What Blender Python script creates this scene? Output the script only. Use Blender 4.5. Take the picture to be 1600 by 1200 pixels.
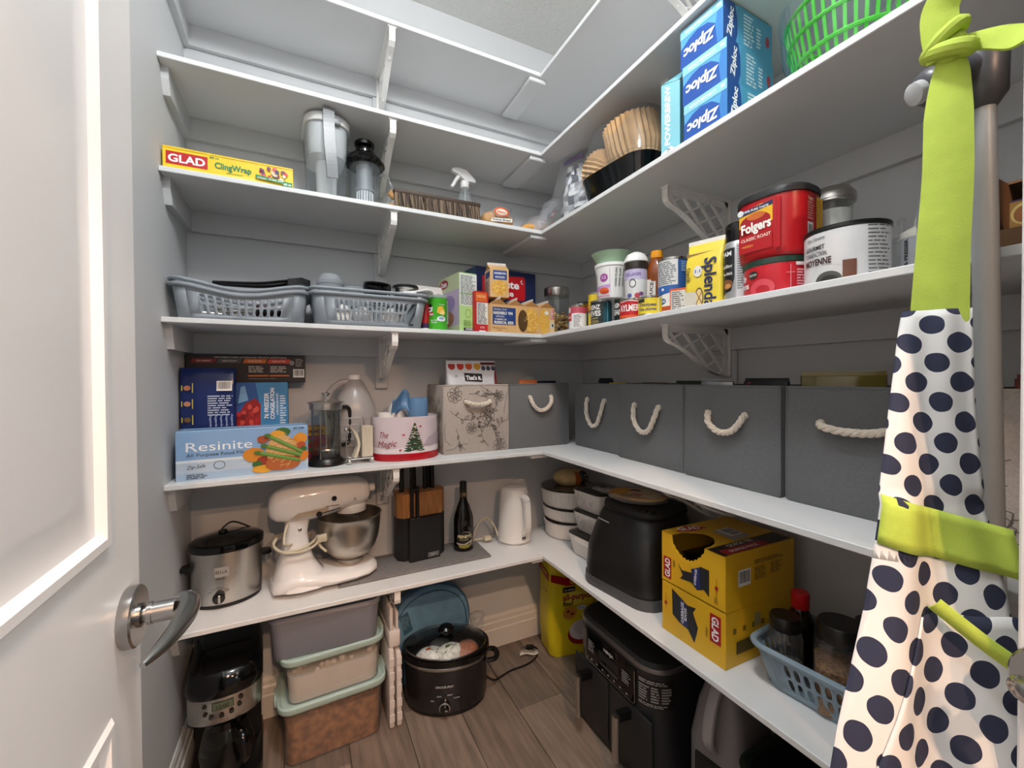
import bpy, bmesh, math, random
from mathutils import Vector, Matrix
random.seed(7)
for _o in list(bpy.data.objects): bpy.data.objects.remove(_o)
SC = bpy.context.scene
COL = SC.collection
PI = math.pi
R = math.radians

# ------------------------------------------------------------------ camera, world, lights, exposure
cam_d = bpy.data.cameras.new('camera'); cam = bpy.data.objects.new('camera', cam_d); COL.objects.link(cam)
SC.camera = cam
cam_d.sensor_width = 36.0; cam_d.lens = 36.0 * 662.99 / 1600.0; cam_d.clip_start = 0.02
_yaw, _pitch, _roll = R(63.826), R(-0.742), R(-0.327)
_F = Vector((math.cos(_yaw) * math.cos(_pitch), math.sin(_yaw) * math.cos(_pitch), math.sin(_pitch)))
_Rr = Vector((math.sin(_yaw), -math.cos(_yaw), 0)); _U = _Rr.cross(_F)
_R2 = math.cos(_roll) * _Rr + math.sin(_roll) * _U; _U2 = -math.sin(_roll) * _Rr + math.cos(_roll) * _U
_m = Matrix((_R2, _U2, -_F)).transposed().to_4x4(); _m.translation = Vector((-1.291, -1.8, 1.2436))
cam.matrix_world = _m

SC.view_settings.view_transform = 'Standard'; SC.view_settings.look = 'None'
SC.view_settings.gamma = 1.0; SC.view_settings.use_curve_mapping = False
SC.view_settings.exposure = 0.0
W = bpy.data.worlds.new('world'); SC.world = W; W.use_nodes = True
_bg = W.node_tree.nodes['Background']; _bg.inputs[0].default_value = (0.93, 0.96, 1.0, 1); _bg.inputs[1].default_value = 0.25

def light(name, kind, loc, power, col=(1, 1, 1), size=0.3, rot=(0, 0, 0), spot=None, shape='DISK'):
    d = bpy.data.lights.new(name, kind); d.energy = power; d.color = col
    if kind == 'AREA':
        d.shape = shape; d.size = size
    elif kind in ('POINT', 'SPOT'):
        d.shadow_soft_size = size
    if kind == 'SPOT':
        d.spot_size = R(spot); d.spot_blend = 0.5
    o = bpy.data.objects.new(name, d); COL.objects.link(o); o.location = loc; o.rotation_euler = rot
    return o
light('pantry_ceiling_lamp', 'POINT', (-1.08, -1.45, 2.68), 44.0, (0.97, 0.985, 1.0), 0.10)
light('kitchen_pot_light', 'SPOT', (-1.15, -3.55, 2.60), 80.0, (1.0, 0.60, 0.36), 0.04, (R(58), 0, 0), 110)
light('kitchen_pot_light', 'SPOT', (-0.40, -3.95, 2.60), 80.0, (1.0, 0.60, 0.36), 0.04, (R(60), 0, R(8)), 110)
light('kitchen_pot_light', 'SPOT', (-1.20, -2.85, 2.60), 110.0, (1.0, 0.64, 0.42), 0.04, (R(52), 0, 0), 120)
light('kitchen_fill', 'AREA', (0.9, -4.2, 1.6), 34.0, (0.9, 0.96, 1.0), 1.4, (R(90), 0, R(38)))  # unseen cool area light, added to brighten the door leaf and left wall

# ------------------------------------------------------------------ materials
def lin(h):
    if isinstance(h, str):
        h = h.lstrip('#'); c = [int(h[i:i + 2], 16) / 255 for i in (0, 2, 4)]
    else:
        c = [x / 255 for x in h]
    return tuple(x / 12.92 if x <= 0.04045 else ((x + 0.055) / 1.055) ** 2.4 for x in c)
_mats = {}
def mat(name, col='#808080', rough=0.5, metal=0.0, var=0.06, vs=14.0, bump=0.0, bs=300.0, stretch=None, coat=0.0, sss=0.0, spec=0.5):
    if name in _mats: return _mats[name]
    m = bpy.data.materials.new(name); m.use_nodes = True; nt = m.node_tree; b = nt.nodes['Principled BSDF']
    c = lin(col); _mats[name] = m
    b.inputs['Roughness'].default_value = rough; b.inputs['Metallic'].default_value = metal
    b.inputs['Coat Weight'].default_value = coat; b.inputs['Specular IOR Level'].default_value = spec
    tc = nt.nodes.new('ShaderNodeTexCoord'); mp = nt.nodes.new('ShaderNodeMapping')
    nt.links.new(tc.outputs['Object'], mp.inputs[0])
    if stretch: mp.inputs['Scale'].default_value = stretch
    n = nt.nodes.new('ShaderNodeTexNoise'); n.inputs['Scale'].default_value = vs; n.inputs['Detail'].default_value = 4
    nt.links.new(mp.outputs[0], n.inputs['Vector'])
    r = nt.nodes.new('ShaderNodeValToRGB')
    r.color_ramp.elements[0].position = 0.3; r.color_ramp.elements[1].position = 0.7
    r.color_ramp.elements[0].color = tuple(x * (1 - var) for x in c) + (1,)
    r.color_ramp.elements[1].color = tuple(min(1, x * (1 + var)) for x in c) + (1,)
    nt.links.new(n.outputs[0], r.inputs[0]); nt.links.new(r.outputs[0], b.inputs['Base Color'])
    if bump:
        n2 = nt.nodes.new('ShaderNodeTexNoise'); n2.inputs['Scale'].default_value = bs; n2.inputs['Detail'].default_value = 3
        nt.links.new(mp.outputs[0], n2.inputs['Vector'])
        bp = nt.nodes.new('ShaderNodeBump'); bp.inputs['Strength'].default_value = bump; bp.inputs['Distance'].default_value = 0.002
        nt.links.new(n2.outputs[0], bp.inputs['Height']); nt.links.new(bp.outputs[0], b.inputs['Normal'])
    return m

def clear(name, tint='#ffffff', gloss=0.12, rough=0.03, milky=0.0, milk='#ffffff', edge=0.5, wrinkle=0.0, ws=60.0):
    """clear or milky plastic / glass: transparent body, gloss rising towards grazing angles"""
    if name in _mats: return _mats[name]
    m = bpy.data.materials.new(name); m.use_nodes = True; nt = m.node_tree; nt.nodes.clear(); _mats[name] = m
    out = nt.nodes.new('ShaderNodeOutputMaterial')
    tr = nt.nodes.new('ShaderNodeBsdfTransparent'); tr.inputs[0].default_value = lin(tint) + (1,)
    gl = nt.nodes.new('ShaderNodeBsdfGlossy'); gl.inputs['Roughness'].default_value = rough
    lw = nt.nodes.new('ShaderNodeLayerWeight'); lw.inputs['Blend'].default_value = 0.5
    ma = nt.nodes.new('ShaderNodeMath'); ma.operation = 'MULTIPLY_ADD'; ma.inputs[1].default_value = edge; ma.inputs[2].default_value = gloss * 0.35; ma.use_clamp = True
    pw = nt.nodes.new('ShaderNodeMath'); pw.operation = 'POWER'; pw.inputs[1].default_value = 2.6
    nt.links.new(lw.outputs['Facing'], pw.inputs[0]); nt.links.new(pw.outputs[0], ma.inputs[0])
    nz = nt.nodes.new('ShaderNodeTexNoise'); nz.inputs['Scale'].default_value = ws; nz.inputs['Detail'].default_value = 5
    tc = nt.nodes.new('ShaderNodeTexCoord'); nt.links.new(tc.outputs['Object'], nz.inputs['Vector'])
    if wrinkle:
        bp = nt.nodes.new('ShaderNodeBump'); bp.inputs['Strength'].default_value = wrinkle; bp.inputs['Distance'].default_value = 0.01
        nt.links.new(nz.outputs[0], bp.inputs['Height'])
        nt.links.new(bp.outputs[0], gl.inputs['Normal']); nt.links.new(bp.outputs[0], lw.inputs['Normal'])
    mx = nt.nodes.new('ShaderNodeMixShader'); nt.links.new(ma.outputs[0], mx.inputs[0])
    base = tr
    if milky:
        df = nt.nodes.new('ShaderNodeBsdfDiffuse'); df.inputs[0].default_value = lin(milk) + (1,)
        tl = nt.nodes.new('ShaderNodeBsdfTranslucent'); tl.inputs[0].default_value = lin(milk) + (1,)
        m2 = nt.nodes.new('ShaderNodeMixShader'); m2.inputs[0].default_value = 0.4
        nt.links.new(df.outputs[0], m2.inputs[1]); nt.links.new(tl.outputs[0], m2.inputs[2])
        m3 = nt.nodes.new('ShaderNodeMixShader'); m3.inputs[0].default_value = milky
        nt.links.new(tr.outputs[0], m3.inputs[1]); nt.links.new(m2.outputs[0], m3.inputs[2]); base = m3
    nt.links.new(base.outputs[0], mx.inputs[1]); nt.links.new(gl.outputs[0], mx.inputs[2]); nt.links.new(mx.outputs[0], out.inputs[0])
    return m

def print_mat(rough=0.4):
    k = 'printed_ink_%d' % int(rough * 100)
    if k in _mats: return _mats[k]
    m = bpy.data.materials.new(k); m.use_nodes = True; nt = m.node_tree; b = nt.nodes['Principled BSDF']; _mats[k] = m
    a = nt.nodes.new('ShaderNodeAttribute'); a.attribute_name = 'Col'
    n = nt.nodes.new('ShaderNodeTexNoise'); n.inputs['Scale'].default_value = 90
    mx = nt.nodes.new('ShaderNodeMixRGB'); mx.blend_type = 'MULTIPLY'; mx.inputs[0].default_value = 0.10
    nt.links.new(a.outputs['Color'], mx.inputs[1]); nt.links.new(n.outputs[0], mx.inputs[2])
    nt.links.new(mx.outputs[0], b.inputs['Base Color']); b.inputs['Roughness'].default_value = rough
    return m

# ------------------------------------------------------------------ geometry builder
class G:
    def __init__(s): s.v = []; s.f = []; s.mi = []; s.ms = []
    def _m(s, m):
        if m not in s.ms: s.ms.append(m)
        return s.ms.index(m)
    def add(s, vs, fs, m, mx=None):
        b = len(s.v); i = s._m(m)
        s.v += [tuple(mx @ Vector(v)) for v in vs] if mx else [tuple(v) for v in vs]
        for f in fs: s.f.append([b + k for k in f]); s.mi.append(i)
        return s
    def box(s, c, d, m, bev=0.0, seg=2, mx=None):
        if not bev:
            x, y, z = c; a, b, e = d[0] / 2, d[1] / 2, d[2] / 2
            vs = [(x + i * a, y + j * b, z + k * e) for k in (-1, 1) for j in (-1, 1) for i in (-1, 1)]
            return s.add(vs, [(0, 2, 3, 1), (4, 5, 7, 6), (0, 1, 5, 4), (2, 6, 7, 3), (0, 4, 6, 2), (1, 3, 7, 5)], m, mx)
        bm = bmesh.new(); bmesh.ops.create_cube(bm, size=1)
        for v in bm.verts: v.co = Vector((v.co.x * d[0], v.co.y * d[1], v.co.z * d[2]))
        bmesh.ops.bevel(bm, geom=list(bm.edges), offset=min(bev, min(d) * 0.49), segments=seg, affect='EDGES', profile=0.5)
        bm.verts.index_update()
        vs = [tuple(v.co + Vector(c)) for v in bm.verts]; fs = [[v.index for v in f.verts] for f in bm.faces]; bm.free()
        return s.add(vs, fs, m, mx)
    def loft(s, rings, m, cap0=True, cap1=True, closed=True, mx=None):
        n = len(rings[0]); vs = [p for r in rings for p in r]; fs = []
        for i in range(len(rings) - 1):
            for j in range(n if closed else n - 1):
                k = (j + 1) % n
                fs.append((i * n + j, i * n + k, (i + 1) * n + k, (i + 1) * n + j))
        if cap0: fs.append(tuple(reversed(range(n))))
        if cap1: fs.append(tuple((len(rings) - 1) * n + j for j in range(n)))
        return s.add(vs, fs, m, mx)
    def lathe(s, prof, m, n=28, c=(0, 0, 0), sx=1.0, sy=1.0, cap0=True, cap1=True, mx=None, pw=2.0):
        rings = []
        for r, z in prof:
            ring = []
            for k in range(n):
                a = 2 * PI * k / n; ca, sa = math.cos(a), math.sin(a)
                if pw != 2.0:
                    ca = math.copysign(abs(ca) ** (2 / pw), ca); sa = math.copysign(abs(sa) ** (2 / pw), sa)
                ring.append((c[0] + r * sx * ca, c[1] + r * sy * sa, c[2] + z))
            rings.append(ring)
        return s.loft(rings, m, cap0, cap1, mx=mx)
    def tube(s, pts, r, m, n=8, closed=False, mx=None, flat=1.0, caps=True):
        P = [Vector(p) for p in pts]; L = len(P); rings = []; up = None
        for i in range(L):
            a = P[(i - 1) % L] if (closed or i > 0) else P[i]; b = P[(i + 1) % L] if (closed or i < L - 1) else P[i]
            t = (b - a).normalized()
            if up is None:
                up = Vector((0, 0, 1)) if abs(t.z) < 0.9 else Vector((1, 0, 0))
            sd = t.cross(up)
            sd = sd.normalized() if sd.length > 1e-6 else Vector((1, 0, 0))
            up = sd.cross(t).normalized()
            rr = r[i] if isinstance(r, (list, tuple)) else r
            rings.append([tuple(P[i] + sd * math.cos(2 * PI * k / n) * rr + up * math.sin(2 * PI * k / n) * rr * flat) for k in range(n)])
        if closed: rings.append(rings[0])
        return s.loft(rings, m, caps and not closed, caps and not closed, mx=mx)
    def bar(s, p, q, w, t, m, up=(0, 0, 1), mx=None):
        p, q = Vector(p), Vector(q); d = (q - p); L = d.length; d = d / L
        u = Vector(up); sd = d.cross(u)
        if sd.length < 1e-5: sd = d.cross(Vector((1, 0, 0)))
        sd.normalize(); u = sd.cross(d)
        vs = [tuple(e + sd * i * w / 2 + u * j * t / 2) for e in (p, q) for i, j in ((-1, -1), (1, -1), (1, 1), (-1, 1))]
        return s.add(vs, [(3, 2, 1, 0), (4, 5, 6, 7), (0, 1, 5, 4), (1, 2, 6, 5), (2, 3, 7, 6), (3, 0, 4, 7)], m, mx)
    def prism(s, out, z0, z1, m, ax='z', mx=None, bev=0.0):
        def p(u, v, h): return {'z': (u, v, h), 'y': (u, h, v), 'x': (h, u, v)}[ax]
        n = len(out); vs = [p(u, v, z0) for u, v in out] + [p(u, v, z1) for u, v in out]
        fs = [tuple(reversed(range(n))), tuple(range(n, 2 * n))] + [(i, (i + 1) % n, n + (i + 1) % n, n + i) for i in range(n)]
        return s.add(vs, fs, m, mx)
    def grid(s, nu, nv, fn, m, mx=None, thick=0.0):
        vs = [fn(i / (nu - 1), j / (nv - 1)) for j in range(nv) for i in range(nu)]
        fs = [(j * nu + i, j * nu + i + 1, (j + 1) * nu + i + 1, (j + 1) * nu + i) for j in range(nv - 1) for i in range(nu - 1)]
        return s.add(vs, fs, m, mx)
    def ball(s, c, r, m, n=14, k=8, mx=None):
        rx, ry, rz = (r, r, r) if not isinstance(r, (tuple, list)) else r
        prof = [(max(1e-4, math.cos(a)), math.sin(a)) for a in [(-PI / 2 + PI * i / k) for i in range(k + 1)]]
        rings = [[(c[0] + rx * q * math.cos(2 * PI * j / n), c[1] + ry * q * math.sin(2 * PI * j / n), c[2] + rz * z) for j in range(n)] for q, z in prof]
        return s.loft(rings, m, mx=mx)
    def build(s, name, parent=None, smooth=35, solid=0.0, fix=True, weld=0.0):
        me = bpy.data.meshes.new(name); me.from_pydata(s.v, [], s.f)
        for m in s.ms: me.materials.append(m)
        me.polygons.foreach_set('material_index', s.mi)
        if fix:
            bm = bmesh.new(); bm.from_mesh(me)
            if weld: bmesh.ops.remove_doubles(bm, verts=bm.verts, dist=weld)
            bmesh.ops.recalc_face_normals(bm, faces=bm.faces); bm.to_mesh(me); bm.free()
        if smooth:
            me.polygons.foreach_set('use_smooth', [True] * len(me.polygons)); me.set_sharp_from_angle(angle=R(smooth))
        me.update()
        o = bpy.data.objects.new(name, me); COL.objects.link(o)
        if parent: o.parent = parent
        if solid:
            md = o.modifiers.new('thickness', 'SOLIDIFY'); md.thickness = solid; md.offset = 0
        return o

def thing(name, label, cat, loc=(0, 0, 0), rz=0.0, group=None, rot=None):
    o = bpy.data.objects.new(name, None); COL.objects.link(o); o.empty_display_size = 0.02
    o.location = loc; o.rotation_euler = rot if rot else (0, 0, R(rz))
    o['label'] = label; o['category'] = cat
    if group: o['group'] = group
    return o
def tag(o, label, cat, group=None, kind=None):
    o['label'] = label; o['category'] = cat
    if group: o['group'] = group
    if kind: o['kind'] = kind
    return o
def struct(name, g, parent=None, smooth=0, **k):
    o = g.build(name, parent, smooth=smooth, **k)
    if not parent: o['kind'] = 'structure'
    return o

# ------------------------------------------------------------------ flat print (lettering, emblems, colour fields) laid on a surface
_tc = {}
def text_shape(s, bold):
    k = (s, bold)
    if k in _tc: return _tc[k]
    cu = bpy.data.curves.new('txt', 'FONT'); cu.body = s; cu.size = 1.0; cu.offset = bold; cu.resolution_u = 3
    cu.fill_mode = 'FRONT' if hasattr(cu, 'fill_mode') else cu.fill_mode
    o = bpy.data.objects.new('txt', cu); me = o.to_mesh()
    vs = [(v.co.x, v.co.y) for v in me.vertices]; fs = [tuple(p.vertices) for p in me.polygons]
    o.to_mesh_clear(); bpy.data.objects.remove(o); bpy.data.curves.remove(cu)
    if not vs: vs = [(0, 0), (0.1, 0), (0, 0.1)]; fs = [(0, 1, 2)]
    x0 = min(v[0] for v in vs); x1 = max(v[0] for v in vs); y0 = min(v[1] for v in vs); y1 = max(v[1] for v in vs)
    _tc[k] = (vs, fs, x0, x1, y0, y1)
    return _tc[k]
class Ink:
    """mapf(u, v, h): position on the surface, h metres proud of it"""
    def __init__(s, mapf, base=0.0004, step=0.00022, cut=0.0, cutv=0.0): s.cutv = cutv; s.map = mapf; s.h = base; s.step = step; s.cut = cut; s.sh = []
    def poly(s, pts, col, up=True):
        s.sh.append((list(pts), [tuple(range(len(pts)))], lin(col), s.h))
        if up: s.h += s.step
        return s
    def rect(s, u0, v0, u1, v1, col): return s.poly([(u0, v0), (u1, v0), (u1, v1), (u0, v1)], col)
    def ell(s, u, v, a, b, col, n=20, rot=0.0, wob=0.0):
        c, q = math.cos(rot), math.sin(rot); pts = []
        for k in range(n):
            t = 2 * PI * k / n; w = 1 + (random.uniform(-wob, wob) if wob else 0); x, y = a * w * math.cos(t), b * w * math.sin(t)
            pts.append((u + x * c - y * q, v + x * q + y * c))
        return s.poly(pts, col)
    def line(s, pts, w, col):
        for (a, b), (c, d) in zip(pts, pts[1:]):
            L = math.hypot(c - a, d - b)
            if L < 1e-9: continue
            nx, ny = -(d - b) / L * w / 2, (c - a) / L * w / 2
            s.sh.append(([(a - nx, b - ny), (c - nx, d - ny), (c + nx, d + ny), (a + nx, b + ny)], [(0, 1, 2, 3)], lin(col), s.h))
        s.h += s.step
        return s
    def text(s, t, u, v, h, col, w=None, bold=0.02, rot=0.0, al='c', shear=0.0):
        """h = cap height, w = fitted width, (u, v) = centre of the lettering (or its left end with al='l')"""
        vs, fs, x0, x1, y0, y1 = text_shape(t, bold)
        k = h / (text_shape('H', bold)[5] - text_shape('H', bold)[4]); kx = (w / (x1 - x0)) if w else k
        c, q = math.cos(R(rot)), math.sin(R(rot)); ym = (text_shape('H', bold)[5]) / 2; xm = (x0 + x1) / 2 if al == 'c' else x0
        pts = []
        for x, y in vs:
            a = (x - xm) * kx + (y - ym) * k * shear; b = (y - ym) * k
            pts.append((u + a * c - b * q, v + a * q + b * c))
        s.sh.append((pts, fs, lin(col), s.h)); s.h += s.step
        return s
    def para(s, u0, v1, u1, n, lh, col, fill=0.55, seed=1):
        """small print too fine to read: broken rules of ink"""
        rr = random.Random(seed)
        for i in range(n):
            v = v1 - i * lh; u = u0; end = u0 + (u1 - u0) * rr.uniform(0.72, 1.0)
            while u < end:
                L = rr.uniform(1.2, 4.5) * lh
                s.sh.append(([(u, v - lh * fill), (min(end, u + L), v - lh * fill), (min(end, u + L), v), (u, v)], [(0, 1, 2, 3)], lin(col), s.h))
                u += L + lh * 0.5
        s.h += s.step
        return s
    def barcode(s, u, v, w, h, seed=1):
        s.rect(u - w / 2, v - h / 2, u + w / 2, v + h / 2, '#f2f2f0'); rr = random.Random(seed); x = u - w * 0.42
        while x < u + w * 0.40:
            b = rr.choice((0.012, 0.02, 0.032)) * w
            s.sh.append(([(x, v - h * 0.3), (x + b, v - h * 0.3), (x + b, v + h * 0.4), (x, v + h * 0.4)], [(0, 1, 2, 3)], lin('#151515'), s.h)); x += b + rr.choice((0.012, 0.02, 0.03)) * w
        s.h += s.step
        return s
    def build(s, name, parent, rough=0.4, label=None):
        bm = bmesh.new(); cl = bm.loops.layers.float_color.new('Col')
        for pts, fs, c, h in s.sh:
            vv = [bm.verts.new((p[0], p[1], h)) for p in pts]
            for f in fs:
                try: fa = bm.faces.new([vv[i] for i in f])
                except ValueError: continue
                for lp in fa.loops: lp[cl] = c + (1,)
        if s.cut:
            us = [v.co.x for v in bm.verts]; k = math.ceil(min(us) / s.cut) if us else 0
            while us and k * s.cut < max(us):
                bmesh.ops.bisect_plane(bm, geom=list(bm.verts) + list(bm.edges) + list(bm.faces), dist=1e-7, plane_co=(k * s.cut, 0, 0), plane_no=(1, 0, 0)); k += 1
        if s.cutv:
            vs_ = [v.co.y for v in bm.verts]; k = math.ceil(min(vs_) / s.cutv)
            while k * s.cutv < max(vs_):
                bmesh.ops.bisect_plane(bm, geom=list(bm.verts) + list(bm.edges) + list(bm.faces), dist=1e-7, plane_co=(0, k * s.cutv, 0), plane_no=(0, 1, 0)); k += 1
        for v in bm.verts: v.co = Vector(s.map(v.co.x, v.co.y, v.co.z))
        me = bpy.data.meshes.new(name); bm.to_mesh(me); bm.free(); me.materials.append(print_mat(rough))
        o = bpy.data.objects.new(name, me); COL.objects.link(o); o.parent = parent
        if label: o['label'] = label
        return o
def on_front(y): return lambda u, v, h: (u, y - h, v)          # a face looking to local -y
def on_right(x): return lambda u, v, h: (x + h, u, v)          # a face looking to local +x
def on_left(x): return lambda u, v, h: (x - h, -u, v)          # a face looking to local -x
def on_top(z): return lambda u, v, h: (u, v, z + h)
def on_cyl(r, z0=0.0, r1=None, H=1.0, a0=0.0, sx=1.0, sy=1.0):  # wraps round a can; u = arc length, 0 faces local -y
    def f(u, v, h):
        rr = r if r1 is None else r + (r1 - r) * v / H
        a = u / r + a0
        return ((rr + h) * math.sin(a) * sx, -(rr + h) * math.cos(a) * sy, z0 + v)
    return f
def rrect(w, d, r, n=5):
    pts = []
    for cx, cy, a0 in ((w / 2 - r, d / 2 - r, 0), (-w / 2 + r, d / 2 - r, 90), (-w / 2 + r, -d / 2 + r, 180), (w / 2 - r, -d / 2 + r, 270)):
        for k in range(n + 1):
            a = R(a0 + 90 * k / n); pts.append((cx + r * math.cos(a), cy + r * math.sin(a)))
    return pts
def ring(w, d, r, z, n=5, c=(0, 0)): return [(c[0] + x, c[1] + y, z) for x, y in rrect(w, d, r, n)]
def bez(p0, p1, p2, p3, n=12):
    p0, p1, p2, p3 = map(Vector, (p0, p1, p2, p3))
    return [tuple(p0 * (1 - t) ** 3 + p1 * 3 * t * (1 - t) ** 2 + p2 * 3 * t * t * (1 - t) + p3 * t ** 3) for t in [i / n for i in range(n + 1)]]
def spline(pts, n=6):
    P = [Vector(p) for p in pts]; out = []
    for i in range(len(P) - 1):
        a = P[max(0, i - 1)]; b = P[i]; c = P[i + 1]; d = P[min(len(P) - 1, i + 2)]
        for k in range(n):
            t = k / n
            out.append(tuple(0.5 * ((2 * b) + (c - a) * t + (2 * a - 5 * b + 4 * c - d) * t * t + (3 * b - a - 3 * c + d) * t ** 3)))
    out.append(tuple(P[-1])); return out

S0, S1, S2, S3, S4, S5 = 2.4676, 2.1527, 1.8388, 1.4214, 0.9493, 0.5225
XL, DL, DR, TH, CEIL, YF = -1.6446, 0.3142, 0.425, 0.015, 2.8336, -2.02

# ================================================================== the room
m_wall = mat('wall_paint', '#cdcecf', 0.75, var=0.02, vs=3, bump=0.03, bs=500)
m_ceil = mat('ceiling_stipple', '#dcdcd8', 0.9, var=0.03, vs=60, bump=0.8, bs=110)
m_shelf = mat('shelf_paint', '#dfe0e0', 0.45, var=0.015, vs=6)
m_trim = mat('trim_paint', '#dedad4', 0.45, var=0.02, vs=6)
m_door = mat('door_paint', '#e6e6e6', 0.35, var=0.015, vs=4)
m_brk = mat('bracket_plastic', '#f0eeea', 0.4, var=0.03)
m_nickel = mat('satin_nickel', '#a7a6a4', 0.24, 1.0, var=0.04)
m_dark = mat('dark_gap', '#2b2622', 0.9)

def plankmat(i, c):
    return mat('vinyl_plank_%d' % i, c, 0.42, var=0.30, vs=9, stretch=(6, 0.55, 6), bump=0.12, bs=60)
pm = [plankmat(i, c) for i, c in enumerate(('#7b6b5e', '#857466', '#6f6156', '#8d7d6f'))]
# floor: sub floor and one object per plank (planks run towards the doorway)
g = G(); g.box((-0.82, -1.6, -0.012), (3.4, 4.4, 0.016), m_dark); floor = struct('floor', g)
k = 0
for i in range(-6, 5):
    x0 = -0.58 + 0.195 * i
    if x0 + 0.195 < XL - 0.1 or x0 > 0.2: continue
    off = {0: -0.39, -1: -0.98, 1: -0.75, -2: -0.22, 2: -0.5, -3: -0.7, -4: -0.35}.get(i, -0.6)
    y = 0.22
    cuts = [off + 1.2 * n for n in (1, 0, -1, -2)]
    for c in cuts:
        c = max(c, -2.6)
        if c >= y: continue
        xa, xb = max(x0, XL - 0.05), min(x0 + 0.195, 0.05)
        yb = min(y, 0.05)
        if xb - xa < 0.01 or yb - c < 0.01: y = c; continue
        g = G(); g.box(((xa + xb) / 2, (yb + c) / 2, -0.004), (xb - xa - 0.0022, yb - c - 0.0022, 0.008), pm[(k * 7 + i) % 4], 0.0012, 1)
        g.build('plank', floor); k += 1; y = c
g = G(); g.box(((XL) / 2, 0.05, CEIL / 2), (-XL + 0.2, 0.10, CEIL), m_wall); struct('wall_back', g)
g = G(); g.box((0.05, (YF) / 2, CEIL / 2), (0.10, -YF, CEIL), m_wall); struct('wall_right', g)
g = G(); g.box((XL - 0.05, YF / 2, CEIL / 2), (0.10, -YF, CEIL), m_wall); struct('wall_left', g)
g = G(); g.box((XL / 2, YF / 2, CEIL + 0.05), (-XL + 0.2, -YF + 0.3, 0.10), m_ceil); struct('ceiling', g)
DX0, DX1, DH = -1.47, -0.60, 2.06
g = G()
g.box(((XL - 0.1 + DX0) / 2, YF - 0.06, CEIL / 2), (DX0 - XL + 0.1, 0.12, CEIL), m_wall)
g.box(((DX1 + 0.1) / 2, YF - 0.06, CEIL / 2), (0.1 - DX1, 0.12, CEIL), m_wall)
g.box(((DX0 + DX1) / 2, YF - 0.06, (CEIL + DH) / 2), (DX1 - DX0, 0.12, CEIL - DH), m_wall)
struct('wall_front', g)
def baseboard(name, p, q, out):
    p, q, out = Vector(p), Vector(q), Vector(out); g = G()
    prof = [(0, 0), (0.016, 0), (0.016, 0.082), (0.012, 0.086), (0.012, 0.112), (0.008, 0.118), (0.008, 0.134), (0.004, 0.145), (0, 0.145)]
    g.loft([[tuple(e + out * a + Vector((0, 0, b))) for a, b in prof] for e in (p, q)], m_trim); struct(name, g)
baseboard('baseboard_back', (XL, 0, 0), (0, 0, 0), (0, -1, 0))
baseboard('baseboard_left', (XL, YF, 0), (XL, -0.016, 0), (1, 0, 0))
baseboard('baseboard_right', (0, YF, 0), (0, -0.016, 0), (-1, 0, 0))
# door casing on the pantry side of the doorway
g = G(); g.box((DX0 - 0.035, YF + 0.008, DH / 2 + 0.035), (0.07, 0.016, DH + 0.07), m_trim, 0.003, 1); struct('trim_1', g)
g = G(); g.box((DX1 + 0.035, YF + 0.008, DH / 2 + 0.035), (0.07, 0.016, DH + 0.07), m_trim, 0.003, 1); struct('trim_2', g)
g = G(); g.box(((DX0 + DX1) / 2, YF + 0.008, DH + 0.035), (DX1 - DX0, 0.016, 0.07), m_trim, 0.003, 1); struct('trim_3', g)

def lever(parent, face_x, s, y, z, tipdir, sz=1.0):
    """s = +1: the handle stands out of the face towards +x"""
    g = G(); rx = Matrix.Translation((face_x, y, z)) @ Matrix.Rotation(R(90) * s, 4, 'Y')
    g.lathe([(0.030, 0), (0.031, 0.002), (0.031, 0.010), (0.0295, 0.0118), (0.012, 0.012)], m_nickel, 40, mx=rx)
    g.build('rosette', parent)
    g = G()
    g.lathe([(0.012, 0.0115), (0.012, 0.014), (0.008, 0.0155), (0.008, 0.0175), (0.0118, 0.019), (0.0118, 0.023)], m_nickel, 24, mx=rx)
    path = [(face_x + s * 0.018, y, z), (face_x + s * 0.03, y, z), (face_x + s * 0.042, y, z)]
    g.tube(path, 0.0105, m_nickel, 20)
    P = spline([(face_x + s * 0.038, y + 0.013 * -tipdir, z + 0.002), (face_x + s * 0.050, y + 0.010 * -tipdir, z + 0.002), (face_x + s * 0.055, y + 0.012 * tipdir, z + 0.001), (face_x + s * 0.054, y + 0.044 * tipdir, z), (face_x + s * 0.048, y + 0.076 * tipdir, z - 0.001), (face_x + s * 0.040, y + 0.100 * tipdir, z - 0.002)], 5)
    n = len(P); rr = [0.0118 * (0.55 + 0.45 * math.sin(PI * min(1, (i + 2) / (n * 0.45)) / 2)) * (1 - 0.78 * (i / (n - 1)) ** 2.4) for i in range(n)]
    g.tube(P, rr, m_nickel, 16, flat=0.95)
    g.build('lever_handle', parent)

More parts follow.
